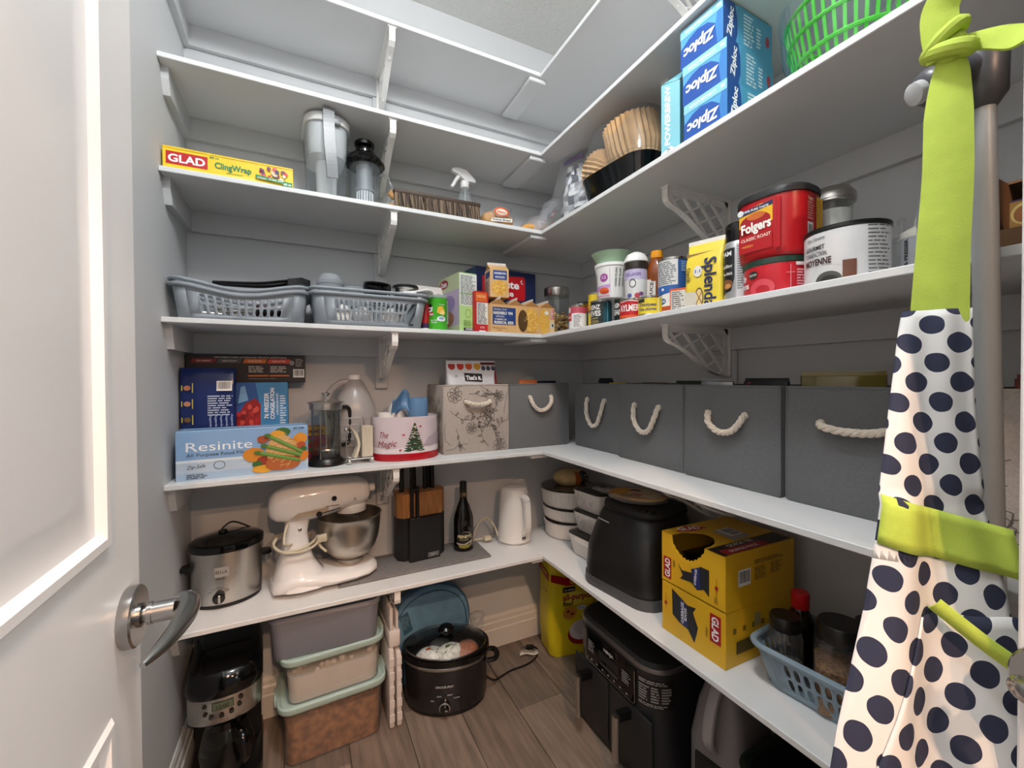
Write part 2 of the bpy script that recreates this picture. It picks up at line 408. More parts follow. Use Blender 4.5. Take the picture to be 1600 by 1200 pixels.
# left door leaf, swung open along the left wall
LX, LY1, LY0 = -1.461, -1.182, -1.985
g = G(); gl = 0.035
ins = 0.082; p0, p1 = LY0 + ins, LY1 - ins
zA, zB, zC, zD = 0.20, 0.918, 1.083, 1.93
def leaf_frame(g):
    g.box((LX - gl / 2, (LY0 + LY1) / 2, DH / 2 + 0.005), (gl - 0.012, LY1 - LY0, DH - 0.02), m_door)
    for xx in (LX - 0.003, LX - gl + 0.003):
        for a, b, c, d in ((LY0, p0, 0.015, DH - 0.005), (p1, LY1, 0.015, DH - 0.005), (p0, p1, 0.015, zA), (p0, p1, zB, zC), (p0, p1, zD, DH - 0.005)):
            g.box((xx, (a + b) / 2, (c + d) / 2), (0.006, b - a, d - c), m_door)
leaf_frame(g)
door = struct('door_1', g)
for za, zb in ((zA, zB), (zC, zD)):
    g = G(); pr = []
    for t, h in ((0.0, 0.0), (0.004, 0.0035), (0.012, 0.0035), (0.017, -0.004), (0.026, -0.005), (0.052, -0.0005), (0.056, 0.0)):
        pr.append([(LX + h, a, b) for a, b in ((p0 + t, za + t), (p1 - t, za + t), (p1 - t, zb - t), (p0 + t, zb - t))])
    g.loft(pr, m_door, False, True); g.build('raised_panel', door, smooth=25)
lever(door, LX, 1, LY1 - 0.042, 0.995, -1)
# right door leaf with the apron on it, mostly out of the picture
g = G(); RX = -0.655
g.box((RX + 0.0175, (-1.645 - 2.0) / 2, DH / 2 + 0.005), (0.035, 0.355, DH - 0.02), m_door, 0.002, 1); door2 = struct('door_2', g)
g = G(); g.box((RX - 0.002, -1.83, 1.42), (0.004, 0.16, 1.0), m_door, 0.001, 1); g.build('raised_panel', door2)
lever(door2, RX, -1, -1.672, 0.955, -1)

# ceiling lamp of the pantry (above the picture)
t = thing('ceiling_light', 'round white flush ceiling lamp above the pantry', 'ceiling light', (-1.08, -1.45, CEIL))
g = G(); g.lathe([(0.165, 0), (0.17, -0.006), (0.165, -0.022), (0.155, -0.024)], m_trim, 32, cap0=True, cap1=False); g.build('rim', t)
m_em = bpy.data.materials.new('lamp_diffuser'); m_em.use_nodes = True
_b = m_em.node_tree.nodes['Principled BSDF']; _b.inputs['Emission Color'].default_value = (1, .98, .95, 1); _b.inputs['Emission Strength'].default_value = 3.0
g = G(); g.lathe([(0.156, -0.022), (0.14, -0.028), (0.001, -0.030)], m_em, 32, cap0=False); g.build('diffuser', t)

# ================================================================== shelves
def outline_clip(pa, pb, poly):
    """pieces of the line pa-pb inside the polygon"""
    ts = []; n = len(poly); ax, ay = pa; dx, dy = pb[0] - ax, pb[1] - ay
    for i in range(n):
        (x1, y1), (x2, y2) = poly[i], poly[(i + 1) % n]; ex, ey = x2 - x1, y2 - y1; den = dx * ey - dy * ex
        if abs(den) < 1e-12: continue
        t = ((x1 - ax) * ey - (y1 - ay) * ex) / den; u = ((x1 - ax) * dy - (y1 - ay) * dx) / den
        if 0 <= u < 1: ts.append(t)
    ts.sort()
    return [((ax + dx * a, ay + dy * a), (ax + dx * b, ay + dy * b)) for a, b in zip(ts[::2], ts[1::2])]
def bracket_mesh(A=0.285, B=0.158):
    g = G(); w = 0.021
    cur = [(A, 0), (A, -0.034), (A - 0.004, -0.046), (A - 0.018, -0.055)] + [(b[0], b[1]) for b in bez((A - 0.018, -0.055, 0), (A * 0.62, -0.075, 0), (A * 0.44, -0.150, 0), (0.02, -B, 0), 10)][1:] + [(0.0, -B)]
    poly = [(0, 0)] + cur
    q = lambda a, b, x=0.0: (x, -a, b)
    def strip(pts, t=0.0035, wd=w):                    # flange following the edge
        for (a, b), (c, d) in zip(pts, pts[1:]):
            if math.hypot(c - a, d - b) < 1e-6: continue
            g.bar(q(a, b), q(c, d), wd, t, m_brk, up=Vector((1, 0, 0)).cross(Vector(q(c, d)) - Vector(q(a, b))))
    strip(cur); strip([(0.002, 0), (0.002, -B)])
    g.box((0, -A / 2, -0.002), (0.030, A + 0.006, 0.004), m_brk)
    g.box((0, -A / 2, -0.013), (0.004, A - 0.01, 0.022), m_brk)
    g.box((0, -0.012, -B / 2), (0.004, 0.024, B), m_brk)
    for sgn, sp, k0, k1 in ((1, 0.046, -9, 9), (-1, 0.046, -9, 9)):
        for k in range(k0, k1):
            c = k * sp + 0.02; an = 46 if sgn < 0 else 24
            d = (math.cos(R(an)), math.sin(R(an)) * -sgn); nrm = (-d[1], d[0])
            p = (nrm[0] * c, nrm[1] * c)
            for a, b in outline_clip((p[0] - d[0], p[1] - d[1]), (p[0] + d[0], p[1] + d[1]), poly):
                if math.hypot(a[0] - b[0], a[1] - b[1]) > 0.012:
                    g.bar(q(*a), q(*b), 0.006 if sgn > 0 else 0.009, 0.006, m_brk, up=(1, 0, 0))
    return g
_bk = bracket_mesh().build('bracket'); BK = _bk.data; bpy.data.objects.remove(_bk)
def bracket(parent, loc, rz):
    o = bpy.data.objects.new('bracket', BK); COL.objects.link(o); o.parent = parent; o.location = loc; o.rotation_euler = (0, 0, R(rz)); return o
where = ['topmost, just under the ceiling', 'second from the top, empty', 'third from the top, holding the pitchers and cling wrap', 'fourth from the top, holding cans and coffee tins', 'fifth from the top, holding the fabric bins', 'lowest, holding the mixer and kettle']
CH = 0.072; CT = 0.018
for i, z in enumerate((S0, S1, S2, S3, S4, S5)):
    t = thing('wall_shelf', 'white L-shaped pantry shelf, ' + where[i], 'shelf', (0, 0, z), group='pantry shelves')
    g = G(); g.box((XL / 2 + -DR / 2, -DL / 2, -TH / 2), (-XL - DR - 0.001, DL, TH), m_shelf, 0.0015, 1); g.build('board', t)
    g = G(); g.box((-DR / 2, YF / 2 + 0.01, -TH / 2), (DR - 0.001, -YF - 0.02, TH), m_shelf, 0.0015, 1); g.build('board', t)
    zc = -TH - CH / 2
    g = G(); g.box((XL / 2, -CT / 2, zc), (-XL, CT, CH), m_wall, 0.001, 1); g.build('cleat', t)
    g = G(); g.box((-CT / 2, YF / 2 - CT / 2, zc), (CT, -YF - CT, CH), m_wall, 0.001, 1); g.build('cleat', t)
    g = G(); g.prism([(-CT, -TH), (-CT, -TH - CH), (-0.255, -TH - CH), (-0.272, -TH - CH * 0.45), (-0.275, -TH)], XL, XL + CT, m_wall, 'x'); g.build('cleat', t, smooth=0)
    g = G(); g.box((-DR - 0.005, -0.168, -TH - 0.008), (0.075, 0.268, 0.016), m_shelf, 0.003, 1); g.build('batten', t)
    if z > 0.7:
        g = G(); g.box((-1.005, -0.0075, -TH - CH - 0.065), (0.05, 0.015, 0.13), m_wall, 0.004, 1); g.build('support_strip', t)
        g = G(); g.box((-0.0075, -0.847, -TH - CH - 0.065), (0.015, 0.05, 0.13), m_wall, 0.004, 1); g.build('support_strip', t)
    bracket(t, (-1.005, -CT, -TH), 0); bracket(t, (-CT, -0.847, -TH), -90)

# ================================================================== shared materials and builders for the things on the shelves
m_card = mat('carton_board', '#d8d2c6', 0.6)
m_kraft = mat('kraft_paper', '#b98f62', 0.75, var=0.12, vs=30, bump=0.15, bs=200)
m_black = mat('black_plastic', '#0d0d0e', 0.32, var=0.1)
m_blackg = mat('black_gloss', '#070708', 0.08, var=0.05)
m_blackm = mat('black_matte', '#151516', 0.55, var=0.1)
m_white = mat('white_plastic', '#e9e8e6', 0.3, var=0.02)
m_steel = mat('brushed_steel', '#c4c0ba', 0.28, 1.0, var=0.08, vs=40, stretch=(1, 1, 14))
m_tin = mat('tin_plate', '#c9c7c2', 0.25, 1.0, var=0.05)
m_grey = mat('grey_basket_plastic', '#8f979e', 0.42, var=0.04)
m_greyp = mat('grey_plastic', '#6d6d70', 0.45, var=0.05)
m_bread = mat('bread_crust', '#d29a4f', 0.7, var=0.25, vs=30, bump=0.2, bs=120)
m_wood = mat('light_wood', '#c79862', 0.5, var=0.2, vs=12, stretch=(1, 1, 8))
m_glass = clear('clear_glass', '#f8fbfa', 0.12, 0.02, edge=0.6)
m_clear = clear('clear_plastic', '#f6f8f9', 0.12, 0.06, milky=0.05, milk='#e8ecee', edge=0.32)
m_film = clear('clear_film', '#f6f7f8', 0.16, 0.08, milky=0.10, edge=0.6, wrinkle=0.9, ws=70)
m_water = clear('frosted_plastic', '#dfe4e8', 0.1, 0.2, milky=0.55, milk='#dfe3e8', edge=0.5)

def carton(name, label, cat, loc, rz, w, d, h, col, rough=0.42, group=None, rot=None, bev=0.0012):
    t = thing(name, label, cat, loc, rz, group, rot)
    g = G(); g.box((0, 0, h / 2), (w, d, h), mat('card_' + col.strip('#'), col, rough, var=0.04, vs=20), bev, 1); g.build('box', t)
    return t
def can(name, label, loc, r, h, col, rz=0.0, lid=True, group=None, cat='can', metal=True):
    t = thing(name, label, cat, loc, rz, group)
    g = G(); g.lathe([(r * 0.93, 0.0), (r, 0.002), (r, 0.0045), (r * 0.975, 0.0065), (r * 0.975, h - 0.0065), (r, h - 0.0045), (r, h - 0.001), (r * 0.95, h), (r * 0.93, h - 0.003), (0.001, h - 0.003)], m_tin if metal else m_white, 32); g.build('tin', t)
    g = G(); g.lathe([(r * 0.985, 0.007), (r * 0.985, h - 0.007)], mat('label_' + col.strip('#'), col, 0.38, var=0.05), 36, cap0=False, cap1=False); g.build('paper_label', t)
    return t
def ink_on_can(r, cut=0.005): return Ink(on_cyl(r * 0.985), base=0.0005, cut=cut)

# ------------------------------------------------------------------ third shelf from the top, back wall
t = carton('cling_wrap_box', 'yellow and red cling wrap box lying at the left end of its shelf', 'box', (-1.476, -0.272, S2), 0, 0.326, 0.05, 0.066, '#f3cf1e')
k = Ink(on_front(-0.025))
k.poly([(-0.163, 0.0), (0.163, 0.0), (0.163, 0.014), (0.05, 0.016), (-0.03, 0.010), (-0.163, 0.006)], '#f7df55').rect(-0.155, 0.016, -0.058, 0.052, '#c3161c').text('GLAD', -0.107, 0.034, 0.022, '#ffffff', 0.086, 0.03)
k.text('60 m', -0.042, 0.054, 0.006, '#2c7a3a', 0.022).text('ClingWrap', 0.005, 0.034, 0.018, '#15804a', 0.092, 0.03).text('FILM PLASTIQUE', 0.008, 0.016, 0.0035, '#2c7a3a', 0.04)
for i in range(26): k.ell(0.108 + random.uniform(-0.036, 0.036), 0.036 + random.uniform(-0.020, 0.016), random.uniform(0.004, 0.008), random.uniform(0.004, 0.007), random.choice(('#d8343a', '#f2a43c', '#f4e6d0', '#7b2b52', '#e05a60', '#f7c9a0', '#3b2a52')), 10)
k.poly([(0.062, 0.026), (0.148, 0.018), (0.148, 0.009), (0.062, 0.016)], '#1d8b48').text('Clear, Tight Seal', 0.102, 0.0172, 0.005, '#ffffff', 0.07).rect(0.135, 0.004, 0.160, 0.017, '#1d8b48').text('60 m', 0.147, 0.010, 0.007, '#ffffff', 0.020)
k.build('printed_front', t)
g = G(); g.box((0, -0.0255, 0.061), (0.324, 0.0012, 0.0025), mat('cutter_strip', '#e0b31a', 0.4)); g.build('cutter_strip', t)

t = thing('filter_pitcher', 'clear water filter pitcher with a grey handle and white lid', 'pitcher', (-1.212, -0.155, S2), 4)
def ov(w, d, z, n=28): return [(w / 2 * math.cos(2 * PI * i / n), d / 2 * math.sin(2 * PI * i / n), z) for i in range(n)]
g = G(); g.loft([ring(0.112, 0.170, 0.045, 0.002), ring(0.118, 0.178, 0.048, 0.03), ring(0.130, 0.196, 0.052, 0.18), ring(0.138, 0.206, 0.054, 0.272)], clear('pitcher_plastic', '#eef2f4', 0.14, 0.05, milky=0.10, milk='#dfe4e8', edge=0.45), True, False); g.build('jug', t)
g = G(); g.loft([ring(0.130, 0.196, 0.05, 0.268), ring(0.124, 0.188, 0.05, 0.185), ring(0.118, 0.17, 0.05, 0.165), ring(0.075, 0.08, 0.03, 0.155)], m_white, False, True); g.build('reservoir', t)
g = G(); g.lathe([(0.030, 0.028), (0.032, 0.03), (0.034, 0.10), (0.036, 0.155)], m_white, 24, (0, -0.02, 0)); g.build('filter_cartridge', t)
g = G(); g.loft([ring(0.142, 0.210, 0.054, 0.262), ring(0.146, 0.214, 0.056, 0.266), ring(0.146, 0.214, 0.056, 0.284), ring(0.135, 0.20, 0.054, 0.293)], m_white); g.build('lid', t)
g = G(); P = spline([(-0.004, -0.085, 0.285), (-0.004, -0.118, 0.292), (-0.005, -0.130, 0.255), (-0.003, -0.132, 0.18), (0.002, -0.130, 0.12), (0.006, -0.122, 0.070)], 5)
for (a, b) in zip(P, P[1:]): g.bar(a, b, 0.034, 0.014, mat('pitcher_grey', '#8d8f92', 0.35), up=(0, 1, 0.1))
g.box((0.020, -0.103, 0.268), (0.03, 0.02, 0.024), mat('pitcher_grey', '#8d8f92'), 0.003); g.build('handle', t, smooth=60)

t = thing('infuser_jug', 'clear plastic infuser jug with a black lid and knob', 'pitcher', (-1.082, -0.165, S2), 0)
g = G(); g.lathe([(0.050, 0.001), (0.052, 0.004), (0.050, 0.02), (0.052, 0.15), (0.054, 0.185), (0.060, 0.200)], clear('pitcher_plastic'), 32, cap1=False); g.build('jug', t)
g = G(); g.lathe([(0.026, 0.008), (0.028, 0.01), (0.028, 0.085), (0.033, 0.087), (0.033, 0.097), (0.028, 0.099), (0.030, 0.20)], m_water, 24); 
for i in range(18): a = 2 * PI * i / 18; g.box((0.0283 * math.cos(a), 0.0283 * math.sin(a), 0.048), (0.003, 0.003, 0.07), m_white)
g.build('strainer', t)
g = G(); g.lathe([(0.062, 0.176), (0.066, 0.182), (0.065, 0.197), (0.050, 0.216), (0.034, 0.222), (0.034, 0.232), (0.024, 0.234), (0.024, 0.246), (0.034, 0.252), (0.035, 0.262), (0.030, 0.268)], m_blackg, 32); g.tube([(0.066 * math.cos(R(a)), 0.066 * math.sin(R(a)), 0.186) for a in range(0, 360, 15)], 0.006, m_blackg, 8, True); g.build('lid', t)
g = G(); g.tube(spline([(0.05, -0.01, 0.155), (0.078, -0.02, 0.150), (0.092, -0.025, 0.10), (0.082, -0.02, 0.045), (0.052, -0.01, 0.022)], 6), 0.006, m_clear, 10); g.build('handle', t)

t = thing('bench_brush', 'bench brush with brown bristles and light wooden handle on its side', 'brush', (-0.835, -0.243, S2), 0)
g = G(); g.box((0.008, 0.02, 0.083), (0.335, 0.055, 0.018), mat('brush_block', '#46372b', 0.6, var=0.2), 0.006); g.build('head', t)
g = G(); mb = [mat('bristle_a', '#5b4a3c', 0.8), mat('bristle_b', '#3d3128', 0.8), mat('bristle_c', '#7a6855', 0.8)]
rb = random.Random(3)
for q in range(3):
    for i in range(105):
        x = -0.155 + 0.325 * (i + rb.random()) / 105; y0 = 0.012 - 0.008 * q; z0 = 0.078; L = rb.uniform(0.068, 0.074); dx = rb.uniform(-0.006, 0.006); fan = -0.012 - 0.008 * q
        g.add([(x - 0.0017, y0, z0), (x + 0.0017, y0, z0), (x + 0.0017 + dx, y0 + fan * .8, z0 - L * .8), (x - 0.0017 + dx, y0 + fan * .8, z0 - L * .8), (x + dx * 1.5, y0 + fan, z0 - L), (x, y0 + 0.003, z0)], [(0, 1, 2, 3), (3, 2, 4), (1, 5, 2), (5, 0, 3), (5, 3, 2)], mb[(i // 3 + q + (1 if rb.random() < .3 else 0)) % 3])
o = g.build('bristles', t, smooth=0); o['kind'] = 'stuff'
g = G(); g.tube([(-0.152, 0.02, 0.012), (-0.170, 0.005, 0.030)], 0.012, m_wood, 14); g.tube([(-0.150, 0.024, 0.066), (-0.172, 0.020, 0.080)], 0.012, m_wood, 14); g.build('handle', t)

t = carton('small_carton', 'small yellow and grey carton poking up behind the brush', 'box', (-0.92, -0.09, S2), 20, 0.055, 0.055, 0.125, '#e8d23a')
k = Ink(on_front(-0.0275)); k.rect(-0.004, 0.108, 0.002, 0.118, '#333333'); k.build('printed_front', t)
t = thing('round_tub', 'small round tan tub beside the yellow carton', 'tub', (-0.855, -0.07, S2)); g = G(); g.lathe([(0.028, 0), (0.030, 0.002), (0.030, 0.115), (0.026, 0.122)], mat('tan_tub', '#8d7440', 0.5), 24); g.build('tub', t); g = G(); g.lathe([(0.031, 0.105), (0.031, 0.124), (0.028, 0.127)], mat('tan_lid', '#a58a52', 0.5), 24); g.build('lid', t)
t = carton('small_carton', 'small brown carton between the brush and spray bottle', 'box', (-0.765, -0.10, S2), -18, 0.05, 0.05, 0.118, '#6b3f2f')
k = Ink(on_front(-0.025)); k.rect(-0.025, 0.085, 0.025, 0.105, '#dcd8d2'); k.build('printed_front', t)

t = thing('spray_bottle', 'clear spray bottle with a white trigger head', 'spray bottle', (-0.692, -0.155, S2), 10)
g = G(); g.lathe([(0.032, 0.001), (0.034, 0.004), (0.034, 0.105), (0.0335, 0.118), (0.025, 0.150), (0.017, 0.168), (0.014, 0.190)], clear('spray_plastic', '#eef2f4', 0.14, 0.06, milky=0.25, milk='#e3e8ea', edge=0.6), 28, cap1=False); g.build('bottle', t)
g = G(); g.lathe([(0.031, 0.004), (0.031, 0.106)], clear('bottle_liquid', '#dfe6ea', 0.05, 0.05, edge=0.2), 24); g.build('liquid', t)
g = G(); g.tube([(0, 0, 0.01), (0.002, 0, 0.2)], 0.0022, m_white, 8); g.build('dip_tube', t)
g = G(); g.lathe([(0.017, 0.180), (0.018, 0.182), (0.018, 0.204), (0.015, 0.208)], m_white, 24); g.loft([[(x0, -w, z0), (x0, w, z0), (x0, w, z1), (x0, -w, z1)] for x0, w, z0, z1 in ((-0.058, 0.007, 0.232, 0.246), (-0.035, 0.010, 0.228, 0.252), (0.0, 0.013, 0.206, 0.250), (0.02, 0.012, 0.210, 0.240), (0.046, 0.010, 0.212, 0.222))], m_white); g.build('spray_head', t)
g = G(); g.tube(spline([(-0.022, 0, 0.228), (-0.040, 0, 0.205), (-0.054, 0, 0.180), (-0.064, 0, 0.172)], 4), [0.008] * 4 + [0.007] * 5 + [0.006] * 4, m_white, 8); g.build('trigger', t)

def bun(g, c, r, m=m_bread, seed=0): g.ball(c, r, m, 16, 8)
t = thing('bun_bag', 'clear bag of buns with an orange oval logo', 'bread bag', (-0.588, -0.238, S2), 0)
for i, (x, y, zz) in enumerate(((-0.032, 0.0, 0.034), (0.033, 0.0, 0.034), (0.0, 0.03, 0.036))):
    g = G(); bun(g, (x, y, zz), (0.036, 0.038, 0.033)); g.build('bun', t)
def film(g, fn, m=m_film, nu=24, nv=12): g.grid(nu, nv, fn, m)
def pillow_bag(w, d, h, seed, jit=0.004, peak=0.0):
    rr = random.Random(seed); g = G(); n = 26; rings = []
    for j in range(9):
        v = j / 8; s = (math.sin(PI * (0.12 + 0.76 * v)) ** 0.5)
        rings.append([((w / 2 * s + rr.uniform(-jit, jit)) * math.copysign(abs(math.cos(2 * PI * i / n)) ** 0.7, math.cos(2 * PI * i / n)), (d / 2 * s + rr.uniform(-jit, jit)) * math.copysign(abs(math.sin(2 * PI * i / n)) ** 0.7, math.sin(2 * PI * i / n)), 0.001 + h * v + peak * v * v * math.cos(2 * PI * i / n)) for i in range(n)])
    g.loft(rings, m_film); return g
g = pillow_bag(0.138, 0.10, 0.078, 2, peak=0.012); g.grid(5, 4, lambda u, v: (0.052 + 0.014 * u + 0.006 * v, 0.02 * (u - .5), 0.06 + 0.04 * v), m_film); g.build('bag', t)
k = Ink(lambda u, v, h: (u, -0.049 - h + 0.4 * u * u, v), cut=0.01); k.ell(0.0, 0.056, 0.032, 0.018, '#e2632b').ell(0, 0.056, 0.024, 0.012, '#f6e7d6').text('Bakery', 0, 0.056, 0.008, '#d9531f', 0.036, 0.03); k.poly([(-0.048, 0.014), (0.045, 0.022), (0.046, 0.036), (-0.04, 0.028)], '#f3efe8').text('French Bread', 0.0, 0.0255, 0.008, '#2a2a2a', 0.075, 0.02, 4); k.build('printed_label', t)

m_film2 = clear('milky_film', '#f2f3f5', 0.16, 0.1, milky=0.42, milk='#e6e6ea', edge=0.5, wrinkle=0.9, ws=70)
t = thing('bread_bag', 'half empty bread bag with twisted neck leaning in the shelf corner', 'bread bag', (-0.385, -0.205, S2), 20)
g = G(); g.ball((-0.02, 0.0, 0.03), (0.07, 0.045, 0.028), m_bread); g.build('bun', t)
g = G(); rr = random.Random(5); P = [(-0.03, 0, 0.0), (-0.02, 0, 0.035), (0.015, 0, 0.065), (0.035, 0, 0.085), (0.060, 0, 0.125), (0.095, 0.0, 0.165), (0.12, 0.0, 0.188)]; rad = [0.07, 0.078, 0.04, 0.022, 0.036, 0.052, 0.035]
g.tube(spline(P, 3), [rad[min(6, i // 3)] * rr.uniform(0.88, 1.1) for i in range(19)], m_film2, 14, flat=0.55); g.build('bag', t)
k = Ink(lambda u, v, h: (0.05 + u * 0.75 + v * -0.3, -0.030 - h, 0.10 + u * 0.65 + v * 0.5)); k.ell(0.035, 0.0, 0.03, 0.014, '#d5452f', rot=0.2).ell(0.03, 0.0, 0.018, 0.007, '#f3e9e4').rect(-0.035, -0.01, -0.005, 0.012, '#30447a'); k.build('printed_patch', t)
t = thing('bread_bag', 'blue and white printed bag lying at the shelf corner', 'bread bag', (-0.372, -0.275, S2), 25)
g = pillow_bag(0.075, 0.06, 0.055, 11, 0.006); g.ms = [m_film2]; g.build('bag', t)
g = G(); g.ball((0, 0, 0.022), (0.032, 0.025, 0.02), m_bread); g.build('bun', t)
k = Ink(lambda u, v, h: (u, -0.028 - h, v)); k.rect(-0.028, 0.010, 0.028, 0.028, '#2f4580').rect(-0.02, 0.03, 0.012, 0.034, '#2f4580').ell(0.0, 0.044, 0.010, 0.007, '#c3322c').text('BREAD', 0, 0.019, 0.008, '#f2f0ee', 0.046); k.build('printed_patch', t)

m_foil_shade = mat('foil_shade', '#5d636e', 0.3, 0.5, var=0.3, vs=60, bump=1.0, bs=75); m_foil_glint = mat('foil_glint', '#f4f5f8', 0.3, 0.1, var=0.1, vs=60, bump=1.0, bs=75)  # dark and bright facet colours stand in for the foil's shade and glints
m_foil = mat('crumpled_foil', '#dfe2e8', 0.28, 0.75, var=0.25, vs=45, bump=1.0, bs=75)
t = thing('foil_bag', 'zip bag full of crumpled silver foil standing near the corner', 'zip bag', (-0.30, -0.432, S2), -72)
rr = random.Random(8); g = G(); n = 20; rings = []
for j in range(14):
    v = j / 13; w = 0.108 * (1 - 0.70 * v) + 0.004; d = 0.062 * (1 - 0.93 * v) + 0.003
    rings.append([((w + rr.uniform(-0.007, 0.007)) * math.cos(2 * PI * i / n) - 0.045 * v, (d + rr.uniform(-0.009, 0.009)) * math.sin(2 * PI * i / n), 0.002 + 0.245 * v) for i in range(n)])
g.loft(rings, m_foil); g._m(m_foil_shade); g._m(m_foil_glint); g.mi = [rr.choice((0, 0, 0, 1, 2)) for _ in g.mi]; g.build('crumpled_foil', t, smooth=0)
g = G(); g.loft([[(-0.03 + s * 0.118 * (1 - 0.55 * v) - 0.045 * v * 0.6, q * (0.07 * (1 - v) + 0.003), 0.001 + 0.288 * v) for s, q in ((-1, -1), (0, -1.15), (1, -1), (1, 1), (0, 1.15), (-1, 1))] for v in (0, 0.2, 0.4, 0.6, 0.8, 1.0)], m_film, True, False); g.build('bag', t)
g = G(); g.box((-0.052, 0, 0.276), (0.098, 0.007, 0.016), mat('purple_zip', '#7a5a92', 0.35), 0.002); g.build('zip_strip', t)

# ------------------------------------------------------------------ third shelf from the top, right wall
t = thing('cake_carrier', 'black tray with a clear domed lid holding coffee filters', 'container', (-0.262, -0.668, S2), -84)
g = G(); g.loft([ring(0.24, 0.21, 0.05, 0.0), ring(0.262, 0.23, 0.055, 0.006), ring(0.30, 0.262, 0.07, 0.085), ring(0.31, 0.27, 0.072, 0.098), ring(0.30, 0.26, 0.07, 0.100), ring(0.27, 0.235, 0.06, 0.03)], m_blackg, True, True); g.build('tray', t)
g = G(); g.loft([ring(0.314, 0.276, 0.074, 0.096), ring(0.316, 0.278, 0.074, 0.106), ring(0.304, 0.264, 0.072, 0.108), ring(0.296, 0.256, 0.072, 0.19), ring(0.255, 0.216, 0.07, 0.262), ring(0.19, 0.16, 0.06, 0.282)], m_clear, False, True); g.build('dome_lid', t)
m_filt = mat('filter_paper', '#d3ac7c', 0.8, var=0.1, vs=30)
def filters(label, loc, rot, n=9, r=0.055, gap=0.006):
    f = thing('coffee_filter_stack', label, 'coffee filters', loc, rot=rot, group='coffee filters under the clear dome')
    for j in range(n):
        g = G(); N = 60; rings = []
        for rr_, z in ((0.55, 0.0), (0.72, 0.032), (1.0, 0.088)):
            rings.append([(r * (rr_ + (0.05 * (1 if q % 2 else -1) if rr_ > 0.6 else 0)) * math.cos(2 * PI * q / N), r * (rr_ + (0.05 * (1 if q % 2 else -1) if rr_ > 0.6 else 0)) * math.sin(2 * PI * q / N), z + j * gap) for q in range(N)])
        g.loft(rings, m_filt, True, False); g.build('filter', f, smooth=20)
filters('upright stack of fluted brown coffee filters at the right under the clear dome', (-0.275, -0.715, S2 + 0.072), (R(-6), R(-10), 0), 13, 0.088, 0.0075)
filters('tipped stack of brown coffee filters at the left under the clear dome', (-0.285, -0.640, S2 + 0.105), (R(-62), R(-14), R(0)), 9, 0.076, 0.006)

t = carton('teal_box', 'slim teal box with vertical white lettering beside the dome', 'box', (-0.352, -0.930, S2), -62, 0.050, 0.085, 0.205, '#6fb3bf')
k = Ink(on_front(-0.0425)); k.poly([(-0.025, 0), (0.025, 0), (0.025, 0.016), (0.0, 0.034), (-0.025, 0.018)], '#e4ecec').text('POWERBREW', -0.008, 0.118, 0.014, '#f5f9f9', 0.160, 0.03, 90).text('IN', -0.006, 0.020, 0.010, '#2d5664', 0.016, 0.02, 90); k.build('printed_front', t)
k = Ink(on_right(0.025)); k.rect(-0.0425, 0.0, 0.0425, 0.205, '#79bac5').poly([(-0.03, 0), (0.0425, 0), (0.0425, 0.12), (0.0, 0.05)], '#e8efef').text('IN POWERBREW', -0.004, 0.10, 0.012, '#eef5f5', 0.17, 0.02, 90); k.build('printed_side', t)
g = G(); g.add([(-0.025, -0.0425, 0.205), (0.025, -0.0425, 0.205), (0.03, -0.02, 0.238), (-0.01, -0.015, 0.23)], [(0, 1, 2, 3)], mat('card_6fb3bf')); g.build('flap', t, solid=0.0008)

for i, (nm, yo, rz) in enumerate((('lowest', 0.0, -88), ('middle', 0.012, -86), ('topmost', 0.022, -88))):
    t = carton('freezer_bag_box', 'blue freezer bag box, %s in the upside-down stack of three' % nm, 'box', (-0.312, -1.070 + yo * 0.5, S2 + 0.0975 * i), rz, 0.120, 0.19, 0.097, '#5aa3cf', group='stacked freezer bag boxes')
    k = Ink(on_front(-0.095)); pts = [(-0.06, 0), (0.045, 0), (0.040, 0.05), (0.02, 0.066), (-0.01, 0.071), (-0.035, 0.064), (-0.06, 0.048)]
    k.poly(pts, '#2a55a4').poly([(0.045, 0), (0.06, 0), (0.06, 0.097), (0.05, 0.097), (0.041, 0.05)], '#3f7fc2').rect(-0.06, 0.074, 0.06, 0.097, '#8fd0e6').text('CONGELATION', -0.006, 0.0855, 0.008, '#f4fafc', 0.075, 0.02, 180).text('38', 0.05, 0.0855, 0.008, '#f4fafc', 0.012, 0.02, 180).text('Ziploc', -0.006, 0.032, 0.026, '#ffffff', 0.088, 0.035, 180, shear=0.15)
    k.build('printed_front', t)
    k = Ink(on_right(0.060)); k.rect(-0.095, 0, -0.052, 0.097, '#1f4c92').poly([(-0.052, 0), (-0.042, 0.03), (-0.044, 0.07), (-0.052, 0.097)], '#1f4c92').text('Ziploc', -0.070, 0.05, 0.018, '#ffffff', 0.072, 0.035, 82).rect(-0.04, 0.0, 0.095, 0.097, '#4c9cc0')
    k.para(-0.02, 0.086, 0.022, 9, 0.0085, '#cfe6ee', seed=i).para(0.03, 0.07, 0.05, 6, 0.0085, '#cfe6ee', seed=i + 9).ell(0.075, 0.05, 0.008, 0.014, '#a53340'); k.build('printed_side', t)

